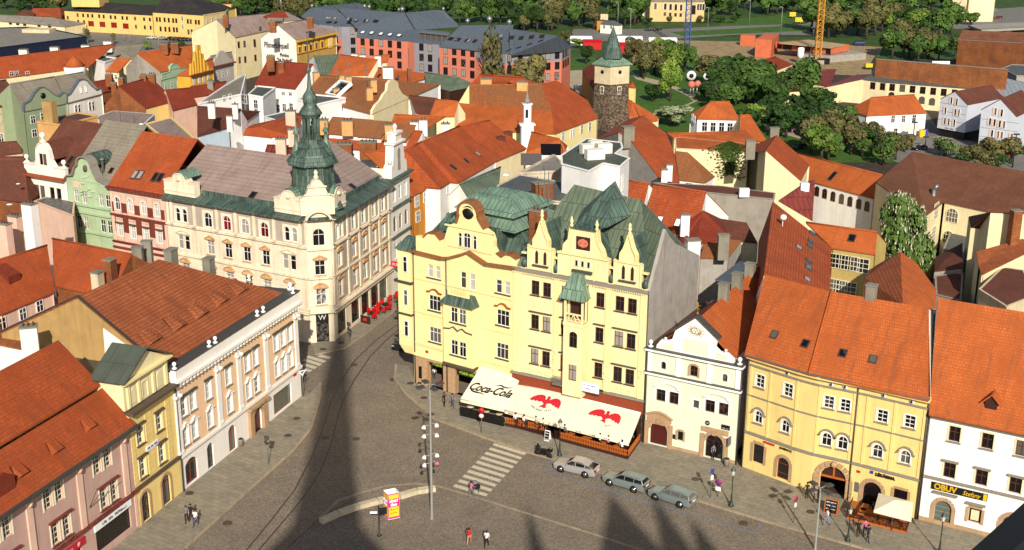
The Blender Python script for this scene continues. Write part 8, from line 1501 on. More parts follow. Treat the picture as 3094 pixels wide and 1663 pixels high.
person(('d4',405,868),'person in black standing left of the stone gateway','stand',(K_,K_));person(('d4',470,905),'person in dark clothes standing behind the lamp mast','stand',('cloth_grey',K_),rz=1);person(('d4',520,920),'person in black close to the open stone gateway','stand',(K_,K_),rz=2)
person(('d4',605,1135),'person in a white top and pale jeans striding past the chalkboard','walk',(W_,'cloth_jean'),'hair_brown',rz=-1.3);person(('d4',915,1250),'woman in a black top in the group before the wooden terrace','stand',(K_,K_),'hair_brown');person(('d4',980,1240),'woman in a pink top in the group before the wooden terrace','stand',('cloth_pink',K_));person(('d4',1012,1300),'person in black with a bag, right of the group before the wooden terrace','walk',(K_,K_),rz=.5)
i=0
for x,y,c,l in((790,740,W_,'white'),(905,765,W_,'light'),(1065,790,'cloth_grey','grey'),(1160,815,'cloth_blue','blue'),(1450,900,'cloth_grey','grey'),(1925,1020,W_,'white'),(2035,1050,'cloth_pink','pink'),(2220,1110,W_,'white')):
 i+=1;person(G(e4(x,y),1.4)-V(0,0,.95),'guest in a %s top, %s on the eagle terrace'%(l,('far left','second from the left','third from the left','left of the gap','right of the gap','in the middle of the long stretch','near the right end','at the right corner')[i-1]),'sit',(c,K_),rz=.4*i)
for x,y in((870,770),(1090,815),(1520,930),(1745,990),(1990,1045),(2170,1105)):
 p=G(e4(x,y),1.05);t=thing('table','small orange table on the eagle awning terrace','table',(p.x,p.y,.35),group='terrace tables');MB().box((p.x,p.y,1.05),(.8,.8,.06),0,.5).part('table_top','wood_orange',t);MB().box((p.x,p.y,.7),(.12,.12,.66),0,.5).part('leg','wood_dark',t)
for x,y,l in((185,570,'left'),(390,635,'middle'),(570,668,'right')):
 p=G(e4(x,y),.95);t=thing('table','round pale table under the script awning, %s of three'%l,'table',(p.x,p.y,.1));MB().lathe((p.x,p.y,.92),[(.42,0),(.42,.04)],16).part('table_top','chimney_cream',t);MB().tube((p.x,p.y,.1),(p.x,p.y,.93),.04).part('leg','black',t)
p=G(('c2',2015,1175),.1);t=thing('table','round brown table with black chairs in the second arcade opening','table',(p.x,p.y,.1));MB().lathe((p.x,p.y,.8),[(.4,0),(.4,.04)],14).part('table_top','sandstone',t);MB().tube((p.x,p.y,.1),(p.x,p.y,.82),.04).part('leg','black',t)
# == vehicles ==
def loft(secs,mi=0,b=None,closed=True):
 b=b or MB();n=len(secs[0]);vs=[v for s in secs for v in s];fs=[(j*n+i,j*n+(i+1)%n,(j+1)*n+(i+1)%n,(j+1)*n+i)for j in range(len(secs)-1)for i in range(n)]+[tuple(range(n))[::-1],tuple(range((len(secs)-1)*n,len(secs)*n))]
 return b.add(vs,fs,mi,False)
def car(label,p,rz,paintm,kind='wagon',s=1.,group=None,detail=True,name='car',cat='car'):
 t=thing(name,label,cat,(p.x,p.y,p.z),rz,group);t.scale=(s,s,s)
 def P(b,n,m,mats=None):o=b._part(n,m,None);o.parent=t;return o
 L_=2.28;st=[(-L_,.30,.62,.72),(-L_+.08,.22,.78,.82),(-1.9,.2,.86,.86),(-1.35,.2,.9,.88),(-.9,.2,.97,.88),(0,.2,.98,.885),(1.3,.2,1.0,.885),(1.95,.22,1.02,.86),(L_-.06,.26,1.0,.8),(L_,.36,.9,.74)]
 secs=[[V(x,-w*.93,z0),V(x,-w,z0+.14),V(x,-w,(z0+z1)/2+.08),V(x,-w*.95,z1-.03),V(x,-w*.6,z1+.02),V(x,w*.6,z1+.02),V(x,w*.95,z1-.03),V(x,w,(z0+z1)/2+.08),V(x,w,z0+.14),V(x,w*.93,z0)]for x,z0,z1,w in st]
 b=loft(secs);
 for x in(-1.42,1.24):
  for sy in(-1,1):b.tube(V(x,sy*.80,.34),V(x,sy*.905,.34),.40,.40,16,1)
 P(b,'body',[paintm,'black'])
 rt=[(-1.0,.98,.7),(-.35,1.38,.62),(.1,1.45,.63),(1.3 if kind=='wagon' else.8,1.43,.62),(1.95 if kind=='wagon' else 1.5,1.3 if kind=='wagon' else 1.2,.6),(2.12,1.02,.68)]
 b=loft([[V(x,-w-.1,.96),V(x,-w,z),V(x,w,z),V(x,w+.1,.96)]for x,z,w in rt]);P(b,'windows','glass_dark')
 b=loft([[V(x,-w-.02,z-.03),V(x,-w+.04,z+.035),V(x,w-.04,z+.035),V(x,w+.02,z-.03)]for x,z,w in rt[1:-1]]);P(b,'roof',paintm)
 b=MB()
 for sy in(-1,1):
  for(x0,z0,w0),(x1,z1,w1)in((rt[0],rt[1]),(rt[-1],rt[-2])):b.tube(V(x0,sy*(w0+.08),.97),V(x1,sy*(w1+.01),z1),.045,n=5)
  for x in(.15,1.15):b.tube(V(x,sy*.8,.97),V(x,sy*.64,1.42),.04,n=4)
  b.tube(V(-.4,sy*.63,1.42),V(rt[-2][0],sy*.63,rt[-2][1]+.03),.03,n=4)
 P(b,'pillar',paintm)
 for x in(-1.42,1.24):
  for sy in(-1,1):
   b=MB();b.tube(V(x,sy*.72,.33),V(x,sy*.93,.33),.33,.33,16);w_=P(b,'wheel','rubber');b=MB();b.tube(V(x,sy*.9,.33),V(x,sy*.945,.33),.21,.2,12);o=b._part('rim','chrome',None);o.parent=w_
 if detail:
  for sy in(-1,1):P(MB().box((-L_+.12,sy*.58,.68),(.16,.34,.16)),'headlight','lens');P(MB().box((L_-.06,sy*.68,.84),(.14,.22,.26)),'tail_light','tail');P(MB().box((-.72,sy*.98,1.02),(.14,.16,.12)),'mirror',paintm)
  P(MB().box((L_+.005,0,.72),(.03,.5,.12)),'number_plate','white');P(MB().box((-L_+.0,0,.55),(.04,.9,.14)),'grille','black')
  if kind=='wagon':
   for sy in(-1,1):P(MB().tube(V(-.3,sy*.56,1.5),V(1.7,sy*.55,1.47),.02,n=5),'roof_rail','steel')
 return t
def caron(label,pf,pr,m,kind,**k):
 a,b_=G(pf,.33),G(pr,.33);d=b_-a;rz=math.atan2(d.y,d.x);n=V(d.y,-d.x).normalized();c=(a+b_)/2-n*.82;return car(label,V(c.x,c.y,0.02),rz,m,kind,**k)
caron('silver hatchback, first of the three parked cars, beside the motorcycle',('d3',520,580),('d3',755,635),'car_silver','sedan');caron('pale green estate car, middle of the three parked cars',('d3',1005,715),('d3',1243,783),'car_green','wagon');caron('pale green estate car, last of the three parked cars, nearest the round parking sign',('d3',1460,858),('d3',1703,935),'car_green','wagon')
car('dark car in the shade of the yellow corner oriel',G(('c2',1490,810),0),1.25,'car_dark','sedan')
k=dict(s=.72,detail=False)
for i in range(8):p=G(('a1',(1510,1605,1690,1730,1770,1815,1855,1895)[i],(390,396,398,400,402,405,408,410)[i]),0);car(('silver car, leftmost in the far car park' if i==0 else 'pale car, second from the left in the far car park' if i==1 else 'dark car in the packed row before the black hipped roof building'),p,.9 if i>1 else.1,('car_silver','car_grey')[i]if i<2 else 'car_dark',group='cars in the far car park',**k)
for c,x,y,m,rz,l in(('a3',1390,308,'car_dark',.1,'dark green car on the far road, behind the black one'),('a3',1468,304,'car_dark',.1,'black car on the far road left of the blue crane mast'),('b4',1530,175,'car_dark',.3,'black car beside the small flowering chestnut'),('a4',2165,182,'car_blue',.1,'blue car on the top right road'),('a4',2312,186,'car_red',.1,'dark red car on the top right road'),('a4',610,1100,'car_silver',1.2,'silver car at the corner of the long white house'),('a4',720,1170,'car_red',1.0,'red car half hidden by trees left of the pale blue house'),('a4',715,1125,'car_red',1.0,'red car behind the other red one, left of the pale blue house'),('b4',330,165,'car_dark',.5,'dark car behind the orange roof with arched windows'),('a4',1735,330,'car_white',.2,'white car under the elevated road'),('a4',1690,250,'car_dark',.2,'dark car above the white one under the elevated road')):car(l,G((c,x,y),0),rz,m,**k)
def boxcar(label,cat,name,p,rz,L_,W2,H2,m):
 t=thing(name,label,cat,(p.x,p.y,p.z),rz);o=loft([[V(x,-W2/2,.35),V(x,-W2/2,h),V(x,W2/2,h),V(x,W2/2,.35)]for x,h in((-L_/2,H2*.5),(-L_/2+.4,H2*.97),(L_/2-.2,H2),(L_/2,H2*.9))])._part('body',m,None);o.parent=t
 o=MB().box((0,0,H2*.66),(L_*.86,W2+.04,H2*.26))._part('windows','glass_dark',None);o.parent=t
 for x in(-L_*.32,L_*.32):
  for s in(-1,1):o=MB().tube(V(x,s*W2*.4,.35),V(x,s*W2*.52,.35),.35,n=12)._part('wheel','rubber',None);o.parent=t
boxcar('white coach on the top right road','coach','coach',G(('a4',1800,195),0),-.02,7.2,1.9,2.1,'car_white');boxcar('blue van at the building site','van','van',G(('a4',930,455),0),0,3.6,1.4,1.6,'car_blue');boxcar('dark blue van right of the blue van','van','van',G(('a4',1275,450),0),.1,4.2,1.5,1.4,'car_dark')
p=G(('d3',335,455),0);t=thing('motorcycle','black touring motorcycle parked beside the zebra crossing','motorcycle',(p.x,p.y,0),R(-32));
def mp(b,n,m):o=b._part(n,m,None);o.parent=t
for x in(-.72,.72):
 b=MB();b.tube(V(x,-.07,.31),V(x,.07,.31),.31,n=16);mp(b,'wheel','rubber')
b=MB();b.box((0,0,.5),(.6,.34,.4));b.box((-.05,0,.78),(.5,.3,.22));b.tube(V(-.72,0,.35),V(-.45,0,.95),.05);b.tube(V(.72,0,.33),V(.2,0,.5),.05);mp(b,'frame','black');b=MB();b.box((.35,0,.86),(.75,.3,.12));mp(b,'saddle','rubber');b=MB();b.box((-.62,0,.9),(.3,.42,.36));b.box((-.68,0,1.18),(.05,.36,.3));mp(b,'fairing','black');b=MB();b.tube(V(-.45,-.4,1.05),V(-.45,.4,1.05),.025);mp(b,'handlebar','gutter');b=MB();b.box((.82,0,1.0),(.38,.42,.34));mp(b,'top_case','black');mp(MB().box((.9,.0,1.19),(.24,.26,.04)),'case_lid','steel');mp(MB().tube(V(.3,.2,.35),V(.9,.24,.42),.06),'exhaust','steel')
p=G(('d2',2205,800),0);t=thing('pram','dark pram pushed by the person in pink on the zebra crossing','pram',(p.x,p.y,0));MB().box((p.x,p.y,.65),(.4,.8,.35),0,.7).part('carrycot','cloth_black',t);MB().ball((p.x-.1,p.y+.15,.85),.28).part('hood','cloth_grey',t)
for sx,sy in((-.25,-.3),(.25,-.3),(-.25,.3),(.25,.3)):q0=V(p.x+sx,p.y+sy,.14);MB().tube(q0-V(.02,0,0),q0+V(.02,0,0),.14,n=10).part('wheel','rubber',t)
# == street furniture ==
def lantern(p,label,h=4.1):
 p=G(p,.1)if not isinstance(p,Vector)else p;t=thing('street_lamp',label,'street lamp',p.to_tuple(),group='old cast iron lanterns')
 MB().lathe(p,[(.26,0),(.26,.12),(.14,.2),(.16,.5),(.1,.6),(.07,1.1),(.09,1.2),(.05,1.3),(.045,h-1.0),(.09,h-.95),(.05,h-.85)],10).part('post','castiron',t);MB().lathe(p,[(.12,h-.85),(.22,h-.35)],6,0,False).part('lamp_glass','lamp_glass',t);MB().lathe(p,[(.27,h-.36),(.26,h-.32),(.12,h-.12),(.05,h-.02),(.02,h+.12)],6,0,False).part('lamp_cap','castiron',t);return t
lantern(('d3',497,440),'dark green lantern at the gap in the orange picket fence');lantern(('d3',2205,945),'dark green lantern beside the round parking sign');lantern(('d4',815,1290),'dark green lantern at the left end of the wooden terrace',3.6);lantern(('d4',1725,1420),'dark green lantern before the black and yellow shoe shop')
def mast(p,h,label,spots=(),r=.16):
 p=G(p,0)if not isinstance(p,Vector)else p;t=thing('lamp_mast',label,'lamp mast',p.to_tuple());r*=.8;MB().lathe(p,[(r*1.8,0),(r*1.8,.05),(r,.06),(r*.6,h)],12).part('mast','galv',t)
 b=MB()
 for a in range(4):d=V(cos(a*PI/2+.5),sin(a*PI/2+.5));b.tube(p+V(0,0,h),p+d*.75+V(0,0,h+.05),.04)
 b.part('bracket','galv',t)
 for a in range(4):d=V(cos(a*PI/2+.5),sin(a*PI/2+.5));q0=p+d*.95+V(0,0,h+.03);MB().box(q0,(.75,.5,.14),0,a*PI/2+.5).part('lamp_head','lead',t)
 for z,s,m in spots:q0=p+CXv*s*.55+V(0,-.1,z);MB().tube(q0,q0+V(.05*s,-.4,-.1),.13,.2,12).part('spotlight',m,t);MB().tube(p+V(0,0,z),q0,.04).part('bracket','galv',t)
mast((1305,1567),13.4,'tall grey lamp mast ringed with white spotlights in the open square',[(9.5,-1,'white'),(9.7,1,'white'),(8.6,-1,'white'),(8.7,1,'white'),(6.5,-1,'white'),(6.7,1,'white'),(5.7,-1,'white'),(5.9,1,'cloth_pink')]);mast((2463,1660),6.1,'grey lamp mast with four flat heads at the bottom edge',[],.13)
def post(p,h,label,plates,lean=0,name='sign_post'):
 p=G(p,.1)if not isinstance(p,Vector)else p;t=thing(name,label,'sign',p.to_tuple());MB().tube(p,p+V(0,0,h),.04).part('post','steel',t)
 for kind,z,sz,m,az in plates:
  pl=PL((p.x,p.y),az);
  if kind=='o':b=MB();b.tube(pl.P(0,.05,z),pl.P(0,.08,z),sz,n=18);b.part('sign_plate','signred' if m!='lead' else 'lead',t);MB().tube(pl.P(0,.075,z),pl.P(0,.09,z),sz*.8,n=18).part('sign_face',m,t)
  elif kind=='x':MB().tube(pl.P(0,.05,z),pl.P(0,.08,z),sz,n=18).part('sign_plate','signred',t);MB().tube(pl.P(0,.075,z),pl.P(0,.09,z),sz*.8,n=18).part('sign_face','signblue',t);b=MB();b.strip(pl,[(-sz*.6,z-sz*.6),(sz*.6,z+sz*.6)],.09,.1,.08);b.strip(pl,[(-sz*.6,z+sz*.6),(sz*.6,z-sz*.6)],.09,.1,.08);b.part('cross_bars','signred',t)
  elif kind=='t':b=MB();b.strip(pl,[(-sz,z+sz*.6),(0,z-sz),(sz,z+sz*.6),(-sz,z+sz*.6)],.05,.08,.09);b.part('sign_plate','white',t)
  else:MB().pbox(pl,-sz,sz,.05,.08,z-sz*kind,z+sz*kind).part('sign_plate',m,t)
post(('d2',137,530),3.2,'grey sign post with two plates seen from behind, on the left pavement',[('o',2.6,.3,'lead',110),(.8,3.1,.28,'lead',110)]);post(('d2',2258,220),3.0,'post with two round red rimmed signs before the black screen panels',[('o',2.75,.32,'signred',100),('o',2.15,.3,'white',100)]);t_=C.objects[-1]if len(C.objects)else None
post(('d3',2075,850),1.9,'low post with a round blue red no stopping sign and white plate',[('x',1.65,.36,'',118),(.75,.95,.26,'white',118)]);post(('d3',2000,865),3.3,'slim post with blue and white parking plates seen at an angle',[(1.3,3.0,.2,'signblue',60),(1.5,2.3,.16,'white',60)]);post(('d4',275,1115),2.9,'slim post with a round blue sign seen edge on, near the stone gateway',[('x',2.6,.28,'',50),(1.4,2.0,.14,'white',50)]);post(('c2',482,1318),3.6,'tall post with a white triangular yield sign at the stucco house corner',[('t',3.1,.42,'',60)]);post(('c2',945,770),2.6,'post with several grey sign backs on the corner palace pavement',[(1,2.5,.28,'lead',120),('o',1.9,.28,'lead',120),('o',1.4,.22,'lead',100)])
a,b_,c_=G(('d2',1285,1050),0),G(('d2',1328,1095),0),G(('d2',1447,1070),0);d_=a+c_-b_;t=thing('poster_kiosk','open topped square poster box in pink and yellow with white inside','kiosk',b_.to_tuple());hk=2.75;cen=(a+c_)/2
for p0,p1 in((a,b_),(b_,c_),(c_,d_),(d_,a)):x=(cen-(p0+p1)/2).normalized()*.04;MB().hexa([p0+V(0,0,.1),p1+V(0,0,.1),p1+x+V(0,0,.1),p0+x+V(0,0,.1)],[p0+V(0,0,hk),p1+V(0,0,hk),p1+x+V(0,0,hk),p0+x+V(0,0,hk)]).part('panel','white',t)
for p0,p1 in((a,b_),(b_,c_)):
 pl=PL((p0.x,p0.y),b=(p1.x,p1.y));l=(p1-p0).length;MB().pbox(pl,.02,l-.02,.0,.01,.15,hk-.03).part('poster','poster_pink',t);MB().pbox(pl,.1,l-.1,.0,.02,.35,1.35).pbox(pl,.1,l-.1,0,.02,2.2,2.62).part('poster_field','poster_yellow',t);
 if l>.9:text('DĚTSKÝ',.3,'white',t,pmtx(pl,l/2,.03,1.95),bold=.02,sx=.75);text('den',.42,'white',t,pmtx(pl,l/2,.03,1.6),bold=.02);strokes(t,pl,.2,l-.2,.03,1.05,.1,'letter_black',9);strokes(t,pl,.25,l-.25,.03,.7,.07,'letter_red',9,4)
p=G(('d2',1240,1240),0);t=thing('finger_post','black finger post with one white arm, beside the poster box','sign',p.to_tuple());MB().lathe(p,[(.22,0),(.2,.1),(.06,.2),(.06,3.0),(.02,3.1)],10).part('post','black',t);MB().box(p+V(-.45,0,2.35),(.65,.06,.2)).part('arm','white',t);b=MB();[b.box(p+V(.4,0,2.75-i*.22),(.7,.05,.17),0,.3)for i in range(3)];b.part('arm','black',t)
BP=[G(('d2',x,y),0)for x,y in((655,1118),(830,1040),(1030,968),(1225,915),(1440,868),(1620,815),(1800,790))];t=thing('stone_bench','long curved pale stone bench in segments, across the open square','bench',BP[0].to_tuple())
for i in range(len(BP)-1):
 a,c=BP[i],BP[i+1];d=(c-a).normalized();n=V(-d.y,d.x);a=a+d*.04;c=c-d*.04;MB().hexa([a-n*.3,c-n*.3,c+n*.25,a+n*.25],[v+V(0,0,.45)for v in(a-n*.34,c-n*.34,c+n*.3,a+n*.3)]).part('seat_block','chimney_cream',t)
for p,l in((('d1',2400,345),'grey litter bin beside the carved portal of the stucco house'),(('d3',2160,545),'grey litter bin right of the wine red door of the mint house'),(('c2',1640,1245),'dark litter bin at the arcade of the yellow corner house')):
 p=G(p,.1);t=thing('litter_bin',l,'litter bin',p.to_tuple());MB().lathe(p,[(.26,0),(.3,.75),(.3,.8)],10).part('drum','stone_grey',t);MB().lathe(p+V(0,0,.8),[(.26,0),(.22,.06),(.2,.06)],10).part('rim','black',t)
p=G(('c2',1868,1225),.1);MB().box(p+V(0,0,.6),(.5,.3,.6),0,.4).thing('post_box','plastic_red','orange red post box on the arcade pillar','post box',loc=p)
def aboard(p,label,w,h,mf,ml,az,txt=None):
 p=G(p,.1);t=thing('sandwich_board',label,'board',p.to_tuple());pl=PL((p.x,p.y),az);MB().hexa([pl.P(-w/2,.3,.1),pl.P(w/2,.3,.1),pl.P(w/2,.26,.1),pl.P(-w/2,.26,.1)],[pl.P(-w/2,.02,h),pl.P(w/2,.02,h),pl.P(w/2,-.02,h),pl.P(-w/2,-.02,h)]).hexa([pl.P(-w/2,-.3,.1),pl.P(w/2,-.3,.1),pl.P(w/2,-.26,.1),pl.P(-w/2,-.26,.1)],[pl.P(-w/2,-.02,h),pl.P(w/2,-.02,h),pl.P(w/2,.02,h),pl.P(-w/2,.02,h)]).part('frame',mf,t)
 MB().hexa([pl.P(-w*.42,.31,.2),pl.P(w*.42,.31,.2),pl.P(w*.42,.27,.2),pl.P(-w*.42,.27,.2)],[pl.P(-w*.42,.06,h-.1),pl.P(w*.42,.06,h-.1),pl.P(w*.42,.02,h-.1),pl.P(-w*.42,.02,h-.1)]).part('face',ml,t)
 for j in range(3):strokes(t,pl.off(.1+j*.08),-w*.35,w*.35,.03,h-.35-j*.3,.1,'white',7,j)
aboard(('d3',378,285),'small white framed board at the gap in the orange picket fence',.6,1.2,'white','black',118);aboard(('d4',650,1010),'large orange framed chalkboard at the wooden terrace',1.3,1.5,'wood_orange','black',118)
r=random.Random(2);ch0=None
for i,(x,y)in enumerate(((1140,510),(1190,490),(1190,550),(1225,500),(1235,455),(1265,410),(1285,490),(1335,465),(1345,420),(1345,370),(1405,350),(1415,330))):
 p=G(('c2',x,y),.1)
 if ch0 is None:
  ch0=thing('chair','red wicker chair in the street row below the red pub sign','chair',(p.x,p.y,.1),.5,'red chairs outside the pub');
  for o_ in(MB().box((0,0,.45),(.5,.5,.12))._part('seat','plastic_red',None),MB().box((0,.24,.75),(.5,.08,.6))._part('backrest','plastic_red',None),MB().box((-.25,0,.62),(.06,.45,.25))._part('armrest','plastic_red',None),MB().box((.25,0,.62),(.06,.45,.25))._part('armrest','plastic_red',None)):o_.parent=ch0
  for sx in(-.2,.2):
   for sy in(-.2,.2):o_=MB().tube(V(sx,sy,0),V(sx,sy,.4),.03,n=5)._part('leg','black',None);o_.parent=ch0
 else:copytree(ch0,None,(p.x,p.y,.1),r.uniform(0,6))
for x,y in((1165,515),(1250,475),(1305,430)):p=G(('c2',x,y),.1);t=thing('table','small dark table between the red chairs','table',(p.x,p.y,.1),group='tables between the red chairs');MB().box((p.x,p.y,.72),(.7,.7,.05),0,.4).part('table_top','wood_dark',t);MB().box((p.x,p.y,.36),(.1,.1,.7),0,.4).part('leg','black',t)
a,c=G(('c2',1057,575),.1),G(('c2',1150,600),.1);pl=PL((a.x,a.y),b=(c.x,c.y));l=(c-a).length;t=thing('terrace_screen','dark red screen board at the near end of the red chairs','screen',a.to_tuple());MB().pbox(pl,0,l,-.05,.05,.15,1.15).part('board','wood_dark',t);MB().pbox(pl,l*.3,l*.65,.05,.07,.5,.85).part('emblem','letter_red',t)
TA,TB,TC=G(('d4',805,1080),0),G(('d4',1395,1230),0),G(('d4',1440,1100),0);TD=TA+TC-TB;t=thing('wooden_terrace','orange wooden terrace platform with lattice railing before the pharmacy','terrace',TA.to_tuple());MB().hexa([TA,TB,TC,TD],[v+V(0,0,.3)for v in(TA,TB,TC,TD)]).part('platform','wood_orange',t)
for p0,p1 in((TA,TB),(TB,TC),(TA,TD)):
 pl=PL((p0.x,p0.y),b=(p1.x,p1.y));l=(p1-p0).length;b=MB();b.pbox(pl,0,l,-.03,.03,1.05,1.13);b.pbox(pl,0,l,-.03,.03,.4,.46);k=max(1,int(l/.6))
 for i in range(k):b.strip(pl,[(l*i/k,.45),(l*(i+1)/k,1.05)],-.02,.02,.04);b.strip(pl,[(l*i/k,1.05),(l*(i+1)/k,.45)],-.02,.02,.04);b.pbox(pl,l*i/k-.03,l*i/k+.03,-.03,.03,.3,1.13)
 b._part('pickets','wood_dark',t)
for f,g_2 in((.06,.5),(.24,.5),(.24,.15),(.5,.3),(.7,.3),(.9,.3)):
 p=TA.lerp(TB,f).lerp(TD.lerp(TC,f),g_2);tt=thing('table','orange wooden table on the wooden terrace','table',(p.x,p.y,.3),group='tables on the wooden terrace');MB().box((p.x,p.y,1.02),(.6,1.4 if f<.3 else.7,.06),0,R(-30)).part('table_top','wood_orange',tt);MB().box((p.x,p.y,.65),(.2,.3,.7),0,R(-30)).part('leg','wood_dark',tt)
person(TA.lerp(TB,.78).lerp(TD.lerp(TC,.78),.35)+V(0,0,-.1),'guest in a red top under the square parasol','sit',('cloth_red',K_),rz=1);person(TA.lerp(TB,.38).lerp(TD.lerp(TC,.38),.6)+V(0,0,-.1),'guest in black seated left of the square parasol','sit',(K_,'cloth_red'),rz=2)
cnr=[G(('d4',x,y),2.6)for x,y in((1075,990),(1450,1085),(1470,905),(1125,815))];cc_=(cnr[0]+cnr[1]+cnr[2]+cnr[3])/4;ap=V(cc_.x,cc_.y,3.25);t=thing('parasol','square cream parasol over the wooden terrace','parasol',(cc_.x,cc_.y,0));b=MB();b.add(cnr+[ap],[(0,1,4),(1,2,4),(2,3,4),(3,0,4)]);b.add([v-V(0,0,.2)for v in cnr]+cnr,[(0,1,5,4),(1,2,6,5),(2,3,7,6),(3,0,4,7)]);b.part('canopy','awning',t);MB().tube((cc_.x,cc_.y,.1),ap,.04).part('pole','steel',t);b=MB();[b.tube(ap-V(0,0,.02),c-V(0,0,.03),.02,n=4)for c in cnr];b.part('rib','steel',t)
for c,x,y,h in(('a3',382,310,2),('a3',412,310,1.3),('a3',1075,298,2),('a3',1200,372,2),('a3',1742,290,1.2),('a3',1970,345,1.9),('a3',2385,262,1.9),('a4',148,355,2),('a4',832,170,.8),('a4',1270,180,.9),('a4',1510,140,.7),('a4',1236,420,.5),('a4',475,360,.6),('a1',1235,410,.7),('a1',1295,430,.8),('a1',1585,480,.8)):
 p=G((c,x,y),0);t=thing('street_lamp','slim grey street lamp along the far roads','street lamp',p.to_tuple(),group='far slim street lamps');hh=4.9*h;MB().tube(p,p+V(0,0,hh),.11,.07,6).part('post','galv',t);MB().box(p+V(-.5,0,hh),(1.1,.25,.15)).part('lamp_head','galv',t)
p=G(('a3',1845,960),0);t=thing('park_sculptures','tall balloon like figure sculptures in white, black and pink in the park','sculpture',p.to_tuple());b=MB();
for dx,z,r_,m in((-1.2,5.4,1.2,0),(2.8,5.2,.9,0)):b.tube(p+V(dx,.1,z),p+V(dx,-.4,z),r_,n=16)
b._part('ring_head','white',t);b=MB();b.tube(p+V(-1.2,-.45,5.4),p+V(-1.2,-.5,5.4),.6,n=12);b.tube(p+V(2.8,-.45,5.2),p+V(2.8,-.5,5.2),.45,n=12);b.part('ring_centre','black',t);b=MB();b.ball(p+V(-1,0,3),1.0);b.ball(p+V(.6,0,3.2),.9);b.part('torso','hotel_pink',t);b=MB();[b.tube(p+V(x,0,0),p+V(x*.9,0,2.6),.18)for x in(-1.3,-.5,.5,1.6)];b.part('leg','steel',t)
lantern_b=None
for c,x,y,h in(('b4',1455,180,8),('b4',2455,350,9),('b4',1585,150,3)):p=G((c,x,y),0);t=thing('street_lamp',{1455:'black lamp post beside the small flowering chestnut',2455:'tall black lamp post at the awning of the right gallery house',1585:'short black post beside the black parked car'}[x],'street lamp',p.to_tuple());MB().tube(p,p+V(0,0,h*.75),.16,.1,8).part('post','castiron',t);MB().box(p+V(0,0,h*.75),(1.2,.3,.3)).part('lamp_head','castiron',t)
p=G(('b4',2430,230),0);MB().lathe(p,[(.7,0),(.7,3.2),(.5,3.4)],14).thing('red_column','plastic_red','bright red advertising column under the gallery awning','column',loc=p)
for x,m in((1552,'yellow'),(1578,'signblue')):p=G(('a4',x,1365),0);MB().box(p+V(0,0,.8),(1.1,1,1.6)).box(p+V(0,0,1.65),(1.2,1.1,.12)).thing('recycling_bin',m,'%s recycling bin right of the pale blue house'%('yellow' if m=='yellow' else 'blue'),'recycling bin',loc=p)
p=G(('a4',1020,690),0);t=thing('excavator','small yellow excavator left end of the long weathered brick wall','excavator',p.to_tuple());MB().box(p+V(0,0,1.1),(2,1.6,1.2)).part('cab','yellow',t);MB().box(p+V(0,0,.3),(2.6,1.8,.6)).part('tracks','black',t);MB().tube(p+V(.5,0,1.5),p+V(1.6,0,3),.15).tube(p+V(1.6,0,3),p+V(2.4,0,1.2),.12).part('boom','black',t)
p=G(('a3',2052,70),0);t=thing('billboard','pale red and white hoarding right of the villa','billboard',p.to_tuple());MB().box(p+V(0,0,2.9),(6,.3,3)).part('panel','hotel_pink',t);[MB().tube(p+V(s,0,0),p+V(s,0,1.5),.12).part('leg','steel',t)for s in(-2,2)]
for c,x,y in(('a4',265,185),('a4',343,240)):p=G((c,x,y),0);t=thing('billboard','yellow roadside board, %s of the two left of the yellow crane'%('upper' if x==265 else 'lower'),'billboard',p.to_tuple());MB().box(p+V(0,0,1.6),(4 if x>300 else 2.4,.3,1.6)).part('panel','yellow',t);MB().tube(p,p+V(0,0,1),.12).part('leg','steel',t)
for x,y,l in((650,905,'left of a group of four'),(662,900,'second in a group of four'),(675,905,'right of a group of four'),(640,900,'behind a group of four')):person(('a3',x,y),'tiny person past the hotel corner, '+l,'walk',('cloth_blue',K_),z=0,s=.9)
person(('a3',1845,1000),'person in dark clothes walking below the park sculptures','walk',('cloth_grey',K_),z=0,s=1.1);person(('b4',262,12),'person seated on the park path edge left','walk',('cloth_grey','cloth_pink'),z=0);person(('b4',295,12),'person in black beside the park path','stand',(K_,K_),z=0)
# == ground ==
def sheet(name,pts,z,mat,label=None,kind='structure',th=0):
 P3=[G(p,0)if not isinstance(p,Vector)else p for p in pts];P3=[V(p.x,p.y,z)for p in P3];b=MB()
 if th:b.hexa([V(p.x,p.y,z-th)for p in P3],P3)
 else:b.face(P3)
 o=b.thing(name,mat,label,None,None,kind,(P3[0].x,P3[0].y,z));return o
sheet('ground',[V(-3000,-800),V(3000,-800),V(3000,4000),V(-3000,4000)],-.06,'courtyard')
sheet('hills',[V(-3000,395),V(3000,395),V(3000,3900),V(-3000,3900)],-.04,'hillgreen');sheet('park_ground',pp('a3',[(1150,1100),(1150,420),(2700,480)])+[('a4',600,700),('a4',700,1400),('b4',1500,300),('b4',300,300),('a3',1700,1385)],-.03,'lawn')
sheet('car_park',pp('a1',[(-200,520),(600,250),(2050,360),(2100,520),(900,600)]),-.03,'asphalt_far');sheet('hotel_yard',pp('a3',[(590,700),(740,700),(880,960),(880,1060),(560,840)]),-.02,'gravelpath');sheet('site_ground',[('a3',1100,520),('a3',1200,395),('a3',2600,420),('a4',900,480),('a4',1150,470),('a4',1060,600),('a4',1050,760),('a4',100,720),('a3',2300,620)],-.02,'earth')
